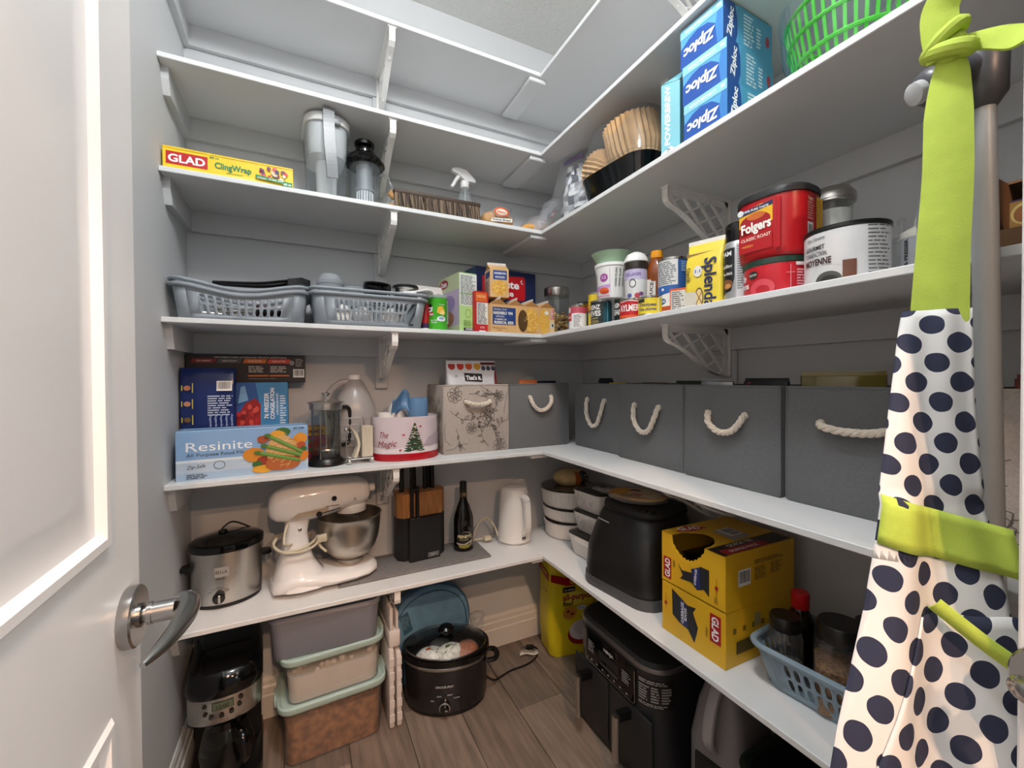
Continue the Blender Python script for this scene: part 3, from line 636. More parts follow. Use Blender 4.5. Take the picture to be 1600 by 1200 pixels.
t = thing('salad_spinner', 'clear salad spinner bowl with a bright green slotted basket', 'salad spinner', (-0.268, -1.325, S2))
m_green = mat('green_basket', '#52c437', 0.35, var=0.08)
g = G(); g.lathe([(0.085, 0.001), (0.105, 0.004), (0.128, 0.09), (0.134, 0.17), (0.138, 0.172)], clear('blue_clear_plastic', '#eaf4f8', 0.14, 0.05, edge=0.5), 40, cap1=False); g.build('bowl', t)
g = G(); N = 44
for zr in ((0.014, 0.094), (0.058, 0.107), (0.105, 0.116), (0.15, 0.122)):
    g.tube([(zr[1] * math.cos(2 * PI * i / N), zr[1] * math.sin(2 * PI * i / N), zr[0]) for i in range(N)], 0.0045, m_green, 6, True)
for i in range(N):
    a = 2 * PI * i / N
    for (z0, r0), (z1, r1), wd in (((0.014, 0.094), (0.058, 0.107), 0.006), ((0.058, 0.107), (0.105, 0.116), 0.006), ((0.105, 0.116), (0.15, 0.122), 0.006)):
        g.bar((r0 * math.cos(a), r0 * math.sin(a), z0), (r1 * math.cos(a), r1 * math.sin(a), z1), wd, 0.002, m_green, up=(math.cos(a), math.sin(a), 0))
g.lathe([(0.001, 0.012), (0.094, 0.014)], m_green, 40, cap0=False, cap1=False); g.build('slotted_basket', t)

# a thin strip lying on the empty shelf above
t = thing('folded_bag', 'tiny dark folded bag on the empty second shelf', 'bag', (-0.985, -0.275, S1)); g = G(); g.box((0, 0, 0.004), (0.05, 0.03, 0.008), m_blackm, 0.002); g.box((0.004, 0, 0.010), (0.035, 0.02, 0.005), m_blackm, 0.002); g.build('fold', t)

# ================================================================== fourth shelf from the top: grey baskets, groceries, cans
def basket(name, label, loc, rz, w, d, h, slots, taper=0.04, dip=0.0, rims=1, m=None, rows=2, group=None, sideslots=5):
    m = m or m_grey; t = thing(name, label, 'basket', loc, rz, group); g = G()
    rad = 0.035; wb, db = w - taper, d - taper
    def per(W, D, s, c):                 # side s (0 front, 1 right, 2 back, 3 left), c in -1..1 along the straight run
        L = (W / 2 - rad, D / 2 - rad)
        return {0: (c * L[0], -D / 2), 1: (W / 2, c * L[1]), 2: (-c * L[0], D / 2), 3: (-W / 2, -c * L[1])}[s]
    def hz(x): return h - dip * max(0.0, math.cos(PI * min(1, max(-1, x / (w / 2)))) * 0.5 + 0.5)
    def P(s, c, v, corner=None):
        if corner is None: a = per(wb, db, s, c); b = per(w, d, s, c)
        else:
            a0 = R((270, 0, 90, 180)[s] + 90 * corner); cx, cy = ((1, -1), (1, 1), (-1, 1), (-1, -1))[s]
            a = (cx * (wb / 2 - rad) + rad * math.cos(a0), cy * (db / 2 - rad) + rad * math.sin(a0)); b = (cx * (w / 2 - rad) + rad * math.cos(a0), cy * (d / 2 - rad) + rad * math.sin(a0))
        x, y = a[0] + (b[0] - a[0]) * v, a[1] + (b[1] - a[1]) * v
        return (x, y, 0.003 + v * (hz(x) - 0.003))
    v0, v1 = 0.14, 0.80
    vr = [v0 + (v1 - v0) * i / rows for i in range(rows + 1)]
    for s in range(4):
        n = slots if s % 2 == 0 else sideslots; c0, c1 = -0.80, 0.80
        cs = [c0 + (c1 - c0) * i / n for i in range(n + 1)]
        for ca, cb, va, vb in [(-1, 1, 0, v0), (-1, 1, v1, 1), (-1, c0, v0, v1), (c1, 1, v0, v1)]:
            N = 8 if cb - ca > 1 else 1
            for q in range(N):
                e, f = ca + (cb - ca) * q / N, ca + (cb - ca) * (q + 1) / N
                g.add([P(s, e, va), P(s, f, va), P(s, f, vb), P(s, e, vb)], [(0, 1, 2, 3)], m)
        for i in range(n):
            for j in range(rows):
                a, b, va, vb = cs[i], cs[i + 1], vr[j], vr[j + 1]; mc, mv = (a + b) / 2, (va + vb) / 2; hc, hv = (b - a) / 2, (vb - va) / 2
                out = [(-1, -1), (0, -1), (1, -1), (1, 0), (1, 1), (0, 1), (-1, 1), (-1, 0)]; inn = [(-0.45, -0.72), (0, -0.86), (0.45, -0.72), (0.62, 0), (0.45, 0.72), (0, 0.86), (-0.45, 0.72), (-0.62, 0)]
                vs = [P(s, mc + x * hc, mv + y * hv) for x, y in out] + [P(s, mc + x * hc, mv + y * hv) for x, y in inn]
                g.add(vs, [(q, (q + 1) % 8, 8 + (q + 1) % 8, 8 + q) for q in range(8)], m)
        for q in range(4):
            for va, vb in ((0, 0.5), (0.5, 1)):
                g.add([P(s, 0, va, q / 4), P(s, 0, va, (q + 1) / 4), P(s, 0, vb, (q + 1) / 4), P(s, 0, vb, q / 4)], [(0, 1, 2, 3)], m)
    g.build('wall', t, solid=0.0024, smooth=50, weld=2e-5)
    g = G(); g.loft([ring(wb - 0.004, db - 0.004, rad, 0.0), ring(wb, db, rad, 0.003)], m); g.build('bottom', t)
    for q in range(rims):
        g = G(); pts = []
        for s in range(4):
            for c in [-1 + 2 * i / 12 for i in range(13)]:
                p = per(w, d, s, c); pts.append((p[0], p[1], hz(p[0])))
            for i in range(1, 5):
                a0 = R((270, 0, 90, 180)[s] + 90 * i / 5); cx, cy = ((1, -1), (1, 1), (-1, 1), (-1, -1))[s]; x = cx * (w / 2 - rad) + rad * math.cos(a0); pts.append((x, cy * (d / 2 - rad) + rad * math.sin(a0), hz(x)))
        g.tube([(x * (1.012 + 0.004 * q), y * (1.012 + 0.004 * q), z - 0.004 + 0.015 * q) for x, y, z in pts], 0.0075, m, 8, True, flat=0.8); g.build('rim', t)
    return t
basket('storage_basket', 'grey slotted basket with a dipped double rim, left one on the fourth shelf', (-1.453, -0.172, S3), 0, 0.352, 0.255, 0.104, 11, 0.026, 0.026, 2)
t = thing('kitchen_tongs', 'black kitchen tongs sticking out of the dipped grey basket', 'tongs', (-1.42, -0.205, S3 + 0.122), 12)
g = G(); g.tube(spline([(-0.12, 0, 0.0), (0.0, 0.0, 0.012), (0.08, 0, 0.030), (0.11, 0, 0.034)], 4), 0.009, m_black, 8, flat=0.6); g.build('arm', t); g = G(); g.tube(spline([(-0.12, 0.02, 0.0), (0.0, 0.025, 0.006), (0.08, 0.02, 0.022), (0.105, 0.01, 0.034)], 4), 0.009, m_black, 8, flat=0.6); g.build('arm', t)
g = G(); g.loft([[(x, s * w, z + q) for s, q in ((-1, -0.010), (1, -0.010), (1, 0.010), (-1, 0.010))] for x, w, z in ((0.085, 0.018, 0.026), (0.125, 0.024, 0.034), (0.155, 0.012, 0.030))], m_black); g.build('head', t)
t = thing('gadget_box', 'dark kitchen gadget lying inside the dipped grey basket', 'gadget', (-1.37, -0.17, S3 + 0.006), 4); g = G(); g.box((0, 0, 0.03), (0.12, 0.1, 0.06), mat('dark_red_plastic', '#3a1214', 0.3), 0.01); g.build('housing', t); g = G(); g.box((-0.01, -0.055, 0.035), (0.09, 0.012, 0.02), m_black, 0.004); g.build('grip', t)
for i, (x, y, a) in enumerate(((-1.53, -0.2, 20), (-1.50, -0.14, -10), (-1.55, -0.15, 70))):
    t = thing('whisk_part', ('bright steel beater %s inside the dipped grey basket' % ('nearest the slots', 'in the middle', 'at the left end')[i]), 'utensil', (x, y, S3 + 0.02 + 0.015 * i), a); g = G()
    g.tube([(-0.07, 0, 0.01), (0.02, 0, 0.01)], 0.004, m_steel, 8); 
    for q in range(4): g.tube([(0.02 + 0.03 * (1 - math.cos(b)), 0.018 * math.sin(b) * math.cos(q * PI / 4), 0.01 + 0.018 * math.sin(b) * math.sin(q * PI / 4)) for b in [2 * PI * n / 16 for n in range(16)]], 0.0018, m_steel, 5, True)
    g.build('wire', t)
basket('storage_basket', 'grey slotted basket with a straight rim holding jars, lids and tins', (-1.078, -0.172, S3), 0, 0.380, 0.255, 0.108, 16, 0.034, 0.0, 2)
t = thing('plastic_cup', 'clear plastic cup in the straight rimmed basket', 'cup', (-1.205, -0.215, S3 + 0.060)); g = G(); g.lathe([(0.030, 0), (0.034, 0.002), (0.041, 0.085), (0.044, 0.087), (0.044, 0.098), (0.036, 0.104), (0.030, 0.120)], m_water, 24); g.build('cup', t); g = G(); g.lathe([(0.031, 0.119), (0.032, 0.123), (0.020, 0.126)], m_clear, 24); g.build('lid', t)
t = thing('plastic_cup', 'frosted low plastic tub in the straight rimmed basket', 'tub', (-1.125, -0.20, S3 + 0.075)); g = G(); g.lathe([(0.034, 0), (0.036, 0.002), (0.042, 0.07), (0.044, 0.072)], m_water, 24); g.build('cup', t)
t = thing('black_bowl', 'black round cap tipped up in the straight rimmed basket', 'lid', (-1.052, -0.21, S3 + 0.100), rot=(R(22), 0, 0)); g = G(); g.lathe([(0.034, 0), (0.044, 0.004), (0.048, 0.05), (0.046, 0.066), (0.040, 0.062), (0.036, 0.01)], m_blackg, 28); g.build('shell', t)
t = thing('pot_cover', 'small clear glass lid leaning on the black cap', 'cover', (-1.045, -0.262, S3 + 0.095), rot=(R(70), 0, 0)); g = G(); g.lathe([(0.034, 0), (0.035, 0.003), (0.02, 0.009), (0.001, 0.010)], m_glass, 24); g.tube([(0.034 * math.cos(R(a)), 0.034 * math.sin(R(a)), 0.002) for a in range(0, 360, 15)], 0.002, m_tin, 6, True); g.build('disc', t)
t = thing('metal_tin', 'round silver tin with a dark rim in the straight rimmed basket', 'tin', (-0.948, -0.215, S3 + 0.082)); g = G(); g.lathe([(0.040, 0), (0.042, 0.003), (0.042, 0.066), (0.045, 0.070), (0.045, 0.078), (0.040, 0.080)], m_steel, 28); g.build('tin', t); g = G(); g.lathe([(0.0455, 0.072), (0.0465, 0.074), (0.0465, 0.081), (0.044, 0.083)], m_blackm, 28); g.build('rim', t); k = Ink(on_cyl(0.042), base=0.0008, cut=0.006); k.ell(-0.022, 0.045, 0.007, 0.005, '#a3242a').text('tea', -0.012, 0.045, 0.007, '#a3242a', 0.014); k.build('printed_mark', t)
t = thing('plastic_clip', 'white plastic gadget lying on top of the straight rimmed basket', 'gadget', (-0.925, -0.265, S3 + 0.122), -12); g = G(); g.tube(spline([(-0.055, 0, 0.008), (-0.02, 0.004, 0.012), (0.02, 0, 0.018), (0.045, -0.006, 0.022), (0.058, 0.004, 0.016), (0.044, 0.012, 0.012), (0.015, 0.008, 0.010)], 4), 0.009, m_white, 8, flat=0.6); g.build('loop', t); g = G(); g.box((-0.02, 0.0, 0.008), (0.05, 0.03, 0.012), m_white, 0.004); g.build('block', t)
for i, (x, y, c) in enumerate(((-1.17, -0.22, 'w'), (-1.10, -0.21, 's'), (-1.0, -0.2, 'w'))):
    t = thing('jar_lid', ('white round jar lid standing at the left slots', 'steel jar lid standing at the middle slots', 'white round jar lid standing at the right slots')[i], 'lid', (x, y, S3 + 0.042), rot=(R(80), 0, 0)); g = G(); g.lathe([(0.036, 0), (0.038, 0.002), (0.038, 0.012), (0.034, 0.014)], m_white if c == 'w' else m_steel, 24); g.build('lid', t); g = G(); g.lathe([(0.030, 0.0135), (0.030, 0.0155)], m_white if c == 's' else m_tin, 24); g.build('disc', t)

# groceries on the back run
t = thing('soda_can', 'slim red and dark can squeezed between basket and green tube', 'can', (-0.878, -0.225, S3)); g = G(); g.lathe([(0.014, 0), (0.016, 0.002), (0.016, 0.013)], m_white, 20); g.lathe([(0.0165, 0.012), (0.0165, 0.03)], mat('dark_purple', '#3a2350', 0.4), 20); g.lathe([(0.0162, 0.03), (0.0162, 0.10), (0.012, 0.106)], mat('red_plastic', '#b5151c', 0.35), 20); g.build('tube', t); g = G(); g.lathe([(0.0125, 0.105), (0.0125, 0.12), (0.011, 0.122)], m_black, 16); g.build('cap', t)
t = thing('chip_tube', 'bright green potato chip tube with a moustached face printed on it', 'chip tube', (-0.832, -0.232, S3), -8); r = 0.0365
g = G(); g.lathe([(r * 0.96, 0), (r, 0.003), (r, 0.126), (r * 1.03, 0.128)], mat('chip_green', '#4dbb2b', 0.35), 36); g.build('tube', t)
g = G(); g.lathe([(r * 1.04, 0.122), (r * 1.05, 0.124), (r * 1.05, 0.133), (r * 0.98, 0.135)], m_water, 32); g.build('lid', t)
k = Ink(on_cyl(r), base=0.0006, cut=0.005); k.ell(-0.036, 0.083, 0.012, 0.014, '#f4f2ee').ell(-0.036, 0.094, 0.010, 0.006, '#15110f').ell(-0.040, 0.080, 0.007, 0.004, '#15110f').rect(-0.05, 0.056, -0.022, 0.070, '#c3201e').text('les', -0.030, 0.063, 0.010, '#ffffff', 0.016, 0.03)
k.poly([(-0.008, 0.068), (0.008, 0.062), (0.022, 0.076), (0.012, 0.092), (-0.004, 0.090)], '#f2b93a').poly([(0.0, 0.064), (0.016, 0.058), (0.024, 0.070), (0.010, 0.078)], '#f7d98a').ell(0.008, 0.045, 0.016, 0.010, '#eef2f4').ell(0.008, 0.047, 0.010, 0.005, '#9fb6c4').text('Sour Cream', -0.018, 0.040, 0.006, '#f2f8ee', 0.028).text('& Onion', -0.018, 0.032, 0.006, '#f2f8ee', 0.022).text('Crunchy', 0.010, 0.098, 0.005, '#e8f6d8', 0.022)
k.rect(0.033, 0.03, 0.046, 0.115, '#e8f2e2').para(0.034, 0.112, 0.045, 16, 0.005, '#3f5f3a'); k.build('printed_label', t)
t = thing('flour_bag', 'white paper bag with red print behind the green tube', 'paper bag', (-0.825, -0.085, S3), 6); g = G(); g.loft([ring(0.11, 0.06, 0.008, 0), ring(0.115, 0.065, 0.01, 0.1), ring(0.112, 0.06, 0.008, 0.16), ring(0.108, 0.03, 0.006, 0.192), ring(0.106, 0.012, 0.004, 0.200)], mat('white_paper', '#dcd5cf', 0.7, bump=0.4, bs=40)); g.build('bag', t)
k = Ink(on_front(-0.0325)); k.text('sugar', -0.01, 0.150, 0.018, '#b3282d', 0.07, 0.03).ell(0.03, 0.14, 0.010, 0.008, '#c04a44').text('2kg', 0.03, 0.165, 0.007, '#b3282d'); k.build('printed_front', t)
t = carton('cereal_box', 'tall green and purple cereal box seen from its narrow side', 'box', (-0.728, -0.150, S3), 4, 0.075, 0.19, 0.232, '#a9cf7a', rot=(0, 0, R(8)))
k = Ink(on_front(-0.095)); k.rect(-0.0375, 0, 0.0375, 0.232, '#b8d88a').rect(-0.036, 0.105, 0.039, 0.228, '#e9ece6').para(-0.032, 0.222, 0.036, 24, 0.0048, '#5e645e').rect(-0.036, 0.150, 0.039, 0.152, '#9ccc6a').ell(0.0, 0.075, 0.014, 0.018, '#9cc468').ell(0, 0.075, 0.009, 0.012, '#b8d88a').para(-0.02, 0.048, 0.02, 5, 0.005, '#7aa650').rect(-0.02, 0.004, 0.028, 0.020, '#222222').text('BAKED', 0.004, 0.015, 0.006, '#ffffff', 0.03).rect(-0.02, 0.0, 0.028, 0.006, '#f1f1ee'); k.build('printed_front', t)
k = Ink(on_left(-0.0375)); k.rect(-0.095, 0, 0.095, 0.232, '#c5cfa4').rect(-0.095, 0.03, 0.095, 0.17, '#b9a9c6').ell(0, 0.12, 0.06, 0.035, '#8f7fb4').ell(0.0, 0.06, 0.05, 0.03, '#a5673c').ell(-0.04, 0.205, 0.04, 0.018, '#a01f35').text('Oats', -0.04, 0.205, 0.02, '#ffffff', 0.055, 0.03); k.build('printed_side', t)
t = carton('red_box', 'narrow red box with a white nutrition panel', 'box', (-0.668, -0.215, S3), 3, 0.058, 0.10, 0.162, '#b81a20')
k = Ink(on_front(-0.05)); k.rect(-0.026, 0.122, 0.022, 0.156, '#e06a2a').text('NOODLES', -0.002, 0.142, 0.009, '#f6d9a0', 0.036).rect(-0.022, 0.034, 0.026, 0.118, '#ebeae6').para(-0.019, 0.114, 0.023, 15, 0.0053, '#55504c').rect(-0.012, 0.002, 0.016, 0.010, '#f2efec').text('STIR', 0.002, 0.021, 0.007, '#f3d6d2', 0.02); k.build('printed_front', t)
t = carton('rice_box', 'large navy and red instant rice box at the back of the shelf', 'box', (-0.498, -0.078, S3), 6, 0.30, 0.11, 0.292, '#16244a', rot=(0, 0, R(5)))
k = Ink(on_front(-0.055)); k.poly([(-0.12, 0.170), (0.085, 0.165), (0.094, 0.175), (0.094, 0.258), (0.088, 0.272), (-0.12, 0.256)], '#c3141e').text('Minute', -0.018, 0.232, 0.034, '#ffffff', 0.160, 0.03).text('Rice', -0.004, 0.193, 0.026, '#ffffff', 0.075, 0.03).line([(0.070, 0.246), (0.076, 0.256)], 0.004, '#ffffff').line([(0.073, 0.240), (0.082, 0.242)], 0.004, '#ffffff').text('Ready in 5 Minutes', 0.03, 0.138, 0.010, '#f0f0ee', 0.10).text('White Long Grain', 0.03, 0.12, 0.010, '#f0f0ee', 0.1); k.build('printed_front', t)
k = Ink(on_left(-0.15)); k.rect(-0.055, 0, 0.055, 0.292, '#2a5078').rect(-0.05, 0.12, 0.04, 0.23, '#14203c').ell(0.0, 0.20, 0.02, 0.012, '#7b3a2c').para(-0.045, 0.22, 0.03, 10, 0.009, '#7f8fa6'); k.build('printed_side', t)

m_hash = mat('hashbrown_board', '#d8ab73', 0.5, var=0.04)
def gable(label, loc, rz, w, d, h, front, rid='x'):
    t = thing('potato_carton', label, 'carton', loc, rz, 'hashbrown potato cartons'); g = G(); hb = h * 0.78
    g.loft([[(s * w / 2, q * d / 2, 0) for s, q in ((-1, -1), (1, -1), (1, 1), (-1, 1))], [(s * w / 2, q * d / 2, hb) for s, q in ((-1, -1), (1, -1), (1, 1), (-1, 1))], [(s * (w / 2 if rid == 'x' else 0.002), q * (0.002 if rid == 'x' else d / 2), h * 0.93) for s, q in ((-1, -1), (1, -1), (1, 1), (-1, 1))]], m_hash, True, True); g.build('box', t, smooth=0)
    g = G(); g.box((0, 0, h * 0.955), (w, 0.004, h * 0.10) if rid == 'x' else (0.004, d, h * 0.10), mat('carton_fin', '#d5cfc8', 0.5), mx=Matrix.Translation((0, 0, h * 0.9)) @ Matrix.Rotation(0 if rid == 'x' else R(24), 4, 'Y') @ Matrix.Translation((0, 0, -h * 0.9))); k = g.build('fin', t)
    g = G()
    if rid == 'y': g.add([(-w / 2, -d / 2 - .0004, hb), (w / 2, -d / 2 - .0004, hb), (0, -d / 2 - .0004, h * 0.93), (-w / 2, d / 2 + .0004, hb), (w / 2, d / 2 + .0004, hb), (0, d / 2 + .0004, h * 0.93)], [(0, 1, 2), (3, 5, 4)], mat('carton_gusset', '#a8753f', 0.5))
    else: g.add([(-w / 2 - .0004, -d / 2, hb), (-w / 2 - .0004, d / 2, hb), (-w / 2 - .0004, 0, h * 0.93), (w / 2 + .0004, -d / 2, hb), (w / 2 + .0004, d / 2, hb), (w / 2 + .0004, 0, h * 0.93)], [(0, 1, 2), (3, 5, 4)], mat('carton_gusset', '#a8753f', 0.5))
    g.build('gusset', t, smooth=0)
    front(t, w, d, hb); return t
def shred(k, u, v, a, b, n, seed):
    rr = random.Random(seed)
    k.ell(u, v, a, b, '#e6b04a')
    for i in range(n):
        q = rr.uniform(0, 2 * PI); e = rr.random() ** 0.5; x, y = u + a * 0.92 * e * math.cos(q), v + b * 0.92 * e * math.sin(q); an = rr.uniform(0, PI); L = a * 0.16
        k.line([(x - L * math.cos(an), y - L * math.sin(an)), (x + L * math.cos(an), y + L * math.sin(an))], a * 0.045, rr.choice(('#f4d684', '#f0c25a', '#d9952f', '#f7e2a4', '#c98526'))); k.h -= k.step * 0.96
def hash_side(t, w, d, hb):
    k = Ink(on_front(-d / 2)); k.rect(-w / 2, 0, w / 2, hb * 0.98, '#dcb27c').rect(-w * 0.34, hb * 0.62, w * 0.40, hb * 0.95, '#27458a').text('HASHBROWN', w * 0.03, hb * 0.85, 0.008, '#f4f0e4', w * 0.62, 0.03).text('POTATO', w * 0.03, hb * 0.71, 0.008, '#f4f0e4', w * 0.5, 0.03); shred(k, 0.0, hb * 0.33, w * 0.42, hb * 0.28, 60, 4); k.build('printed_front', t)
    k = Ink(on_left(-w / 2)); k.rect(-d / 2, 0, d / 2, hb, '#d9c3ad').rect(-d * 0.3, hb * 0.70, d * 0.5, hb * 0.92, '#4a4b86').para(-d * 0.4, hb * 0.6, d * 0.4, 6, 0.007, '#8a7a70'); k.build('printed_side', t)
gable('single hashbrown carton standing on top of the row of four', (-0.588, -0.235, S3 + 0.1440), -6, 0.078, 0.07, 0.142, hash_side)
def hash_plain(t, w, d, hb): pass
wc = 0.0715
cart = []
for i in range(4):
    cart.append(gable('hashbrown carton, %s of the front row of four' % ('leftmost', 'second from left', 'third from left', 'rightmost')[i], (-0.605 + i * (wc + 0.0006), -0.245, S3), 0, wc, 0.10, 0.142, hash_plain, 'y'))
x0 = -0.605; hb = 0.142 * 0.78
def part_ink(i): return Ink(lambda u, v, h, q=i: (u - q * (wc + 0.0006), -0.05 - h, v))
# the wide printed faces run over neighbouring cartons; each carton carries its own share
k = part_ink(0); k.rect(-0.028, 0.032, wc / 2, 0.100, '#23407f').text('Golden Grill', 0.004, 0.092, 0.006, '#e8dcc0', 0.055).text('HASHBRO', 0.004, 0.078, 0.012, '#f4f0e4', 0.058, 0.035).text('POTATO', 0.004, 0.064, 0.006, '#f4f0e4', 0.036).text('POMMES DE', 0.006, 0.053, 0.006, '#f4f0e4', 0.050).text('RISSOL', 0.006, 0.041, 0.011, '#f4f0e4', 0.055, 0.035).text('Premium potatoes', 0.0, 0.020, 0.004, '#8a3b22', 0.06).text('crispy', 0.0, 0.012, 0.004, '#8a3b22', 0.02); k.build('printed_front', cart[0])
k = part_ink(1); k.rect(wc / 2, 0.032, wc / 2 + 0.036, 0.100, '#23407f').text('WN', wc / 2 + 0.012, 0.078, 0.012, '#f4f0e4', 0.020, 0.035).text('EES', wc / 2 + 0.014, 0.041, 0.011, '#f4f0e4', 0.024, 0.035).ell(wc * 1.5 - 0.004, 0.052, 0.022, 0.044, '#5a4020').build('printed_front', cart[1])
k = part_ink(2); shred(k, wc * 2.0, 0.055, wc * 0.48, 0.050, 90, 21); k.text('SERVING SUGGESTION', wc * 2, 0.008, 0.0035, '#7a3a2a', 0.05); k.build('printed_front', cart[2])
k = part_ink(3); shred(k, wc * 3.0 - 0.012, 0.055, wc * 0.33, 0.050, 60, 22); k.rect(wc * 3 + 0.014, 0.0, wc * 3.5, hb, '#e4c391').rect(wc * 3 + 0.016, 0.066, wc * 3 + 0.034, 0.106, '#c1272d').ell(wc * 3 + 0.025, 0.04, 0.009, 0.012, '#d9d9d2').ell(wc * 3 + 0.027, 0.04, 0.005, 0.007, '#4a5a62').para(wc * 3 + 0.017, 0.103, wc * 3 + 0.033, 6, 0.006, '#f4e6e0').ell(wc * 3 - 0.002, 0.09, 0.010, 0.008, '#f4efe2'); k.build('printed_front', cart[3])

t = thing('glass_jar', 'tall glass jar of nuts with a brushed steel lid', 'jar', (-0.245, -0.145, S3))
g = G(); g.lathe([(0.050, 0), (0.054, 0.004), (0.055, 0.02), (0.055, 0.175), (0.052, 0.190)], m_glass, 36, cap1=False); g.build('jar', t)
g = G(); g.lathe([(0.051, 0.192), (0.058, 0.193), (0.060, 0.197), (0.060, 0.228), (0.057, 0.232)], m_steel, 36); g.build('lid', t)
g = G(); rr = random.Random(4); mn = [mat('nut_a', '#b98d52', 0.6), mat('nut_b', '#a3763d', 0.6), mat('nut_c', '#cda868', 0.6)]
for i in range(240):
    a = rr.uniform(0, 2 * PI); e = 0.030 + 0.017 * rr.random(); z = 0.012 + 0.105 * rr.random()
    mx = Matrix.Translation((e * math.cos(a), e * math.sin(a), z)) @ Matrix.Rotation(rr.uniform(0, 6), 4, 'X') @ Matrix.Rotation(rr.uniform(0, 6), 4, 'Z')
    g.tube([(-0.008, 0.002, 0), (0, -0.002, 0), (0.008, 0.002, 0)], [0.003, 0.0042, 0.003], rr.choice(mn), 5, mx=mx)
o = g.build('nuts', t); o['kind'] = 'stuff'

# ------------------------------------------------------------------ cans and jars on the right run
t = thing('condiment_jar', 'small dark jar with a black lid deep in the corner', 'jar', (-0.245, -0.352, S3)); g = G(); g.lathe([(0.026, 0), (0.029, 0.003), (0.029, 0.1), (0.024, 0.112)], mat('relish_green', '#2e4a30', 0.25), 24); g.build('jar', t); g = G(); g.lathe([(0.029, 0.112), (0.031, 0.114), (0.031, 0.132), (0.028, 0.134)], m_black, 24); g.build('lid', t)
k = Ink(on_cyl(0.029, a0=-0.6), base=0.0006, cut=0.005); k.rect(-0.03, 0.02, 0.03, 0.09, '#3f7a4a').ell(0, 0.05, 0.015, 0.02, '#b0563a'); k.build('printed_label', t)
fr = dict(rz=-60)
t = can('food_can', 'orange topped vegetable can behind the red and white can', (-0.305, -0.418, S3), 0.034, 0.112, '#3f6d4a', -62); k = ink_on_can(0.034); k.rect(-0.05, 0.08, 0.05, 0.104, '#c4562c').text('PREMIUM', -0.004, 0.092, 0.014, '#f4e3d0', 0.052, 0.03).ell(0.01, 0.035, 0.018, 0.016, '#d07a3a').ell(-0.02, 0.05, 0.012, 0.012, '#6fa04f'); k.build('printed_label', t)
t = can('food_can', 'small red and white soup can at the front of the can row', (-0.362, -0.475, S3), 0.034, 0.092, '#ebe8e6', -62); k = ink_on_can(0.034); k.rect(-0.06, 0.062, 0.06, 0.085, '#c2505e').rect(-0.035, 0.066, -0.014, 0.083, '#e6dede').rect(-0.036, 0.035, -0.010, 0.062, '#bd1426').text('SOUP', -0.022, 0.048, 0.008, '#ffffff', 0.018).para(0.0, 0.056, 0.03, 8, 0.006, '#aaa4a4'); k.build('printed_label', t)
t = can('food_can', 'yellow can at the bottom of a stack of two', (-0.325, -0.545, S3), 0.0335, 0.062, '#d9bc20', -58, group='yellow cans'); k = ink_on_can(0.0335); k.rect(-0.04, 0.012, 0.04, 0.018, '#c9a51a').text('CORN', 0, 0.034, 0.010, '#b5561d', 0.03); k.build('printed_label', t)
t = can('food_can', 'yellow can resting on the lower yellow can', (-0.325, -0.545, S3 + 0.0621), 0.0335, 0.068, '#e0c42a', -58, group='yellow cans'); k = ink_on_can(0.0335); k.text('CORN', 0.0, 0.028, 0.018, '#b5661d', 0.046, 0.02).rect(-0.035, 0.010, 0.035, 0.014, '#c98a20'); k.build('printed_label', t)
t = can('food_can', 'yellow can with black lid standing behind the yellow stack', (-0.268, -0.50, S3), 0.033, 0.125, '#d6b92a', -58); g = G(); g.lathe([(0.0335, 0.118), (0.034, 0.120), (0.034, 0.130), (0.031, 0.132)], m_black, 24); g.build('lid', t)
t = can('bean_can', 'dark teal bean can with white lettering, left of the pair', (-0.360, -0.612, S3), 0.0365, 0.088, '#1f4a55', -62, group='teal bean cans'); k = ink_on_can(0.0365); k.rect(-0.045, 0.006, 0.022, 0.082, '#17221f').text('HEINZ', -0.012, 0.064, 0.016, '#eceae4', 0.046, 0.03).text('FEVES', -0.012, 0.043, 0.018, '#eceae4', 0.050, 0.03).text('au lard', -0.012, 0.027, 0.006, '#c9b98a', 0.03).ell(-0.012, 0.014, 0.02, 0.007, '#7a6a4a').rect(0.034, 0.01, 0.038, 0.08, '#5c98a2'); k.build('printed_label', t)
t = can('bean_can', 'dark teal bean can half hidden behind the red tomato can', (-0.320, -0.690, S3), 0.0365, 0.088, '#1f4a55', -66, group='teal bean cans'); k = ink_on_can(0.0365); k.rect(-0.045, 0.006, 0.03, 0.082, '#17221f').text('HEINZ', -0.012, 0.062, 0.016, '#eceae4', 0.046, 0.03).text('BEANS', -0.012, 0.040, 0.018, '#eceae4', 0.050, 0.03); k.build('printed_label', t)
t = thing('yogurt_tub', 'white yogurt tub with purple print standing on the bean cans', 'tub', (-0.345, -0.650, S3 + 0.0885), -62); r0, r1, H = 0.046, 0.055, 0.115
g = G(); g.lathe([(r0, 0), (r0 + 0.001, 0.003), (r1, H - 0.012), (r1 + 0.003, H - 0.010), (r1 + 0.003, H), (r1 - 0.002, H + 0.001)], m_white, 36); g.build('tub', t)
k = Ink(on_cyl(r0, 0, r1, H), base=0.0006, cut=0.005); k.poly([(-0.05, 0.098), (0.012, 0.100), (0.012, 0.080)], '#b0519c').rect(0.012, 0.014, 0.0135, 0.1, '#b79ac0').ell(-0.006, 0.066, 0.013, 0.014, '#a04a96').text('3.2', -0.006, 0.067, 0.009, '#f2e6f2', 0.014).poly([(-0.05, 0.038), (0.012, 0.044), (0.012, 0.032), (-0.05, 0.022)], '#c49ad0').ell(-0.008, 0.024, 0.018, 0.010, '#e0622a').ell(-0.004, 0.018, 0.014, 0.005, '#b93a22').rect(-0.05, 0.004, 0.012, 0.010, '#d9a0b8').text('YOGOURT', -0.038, 0.062, 0.009, '#6b7060', 0.042, 0.02, 80)
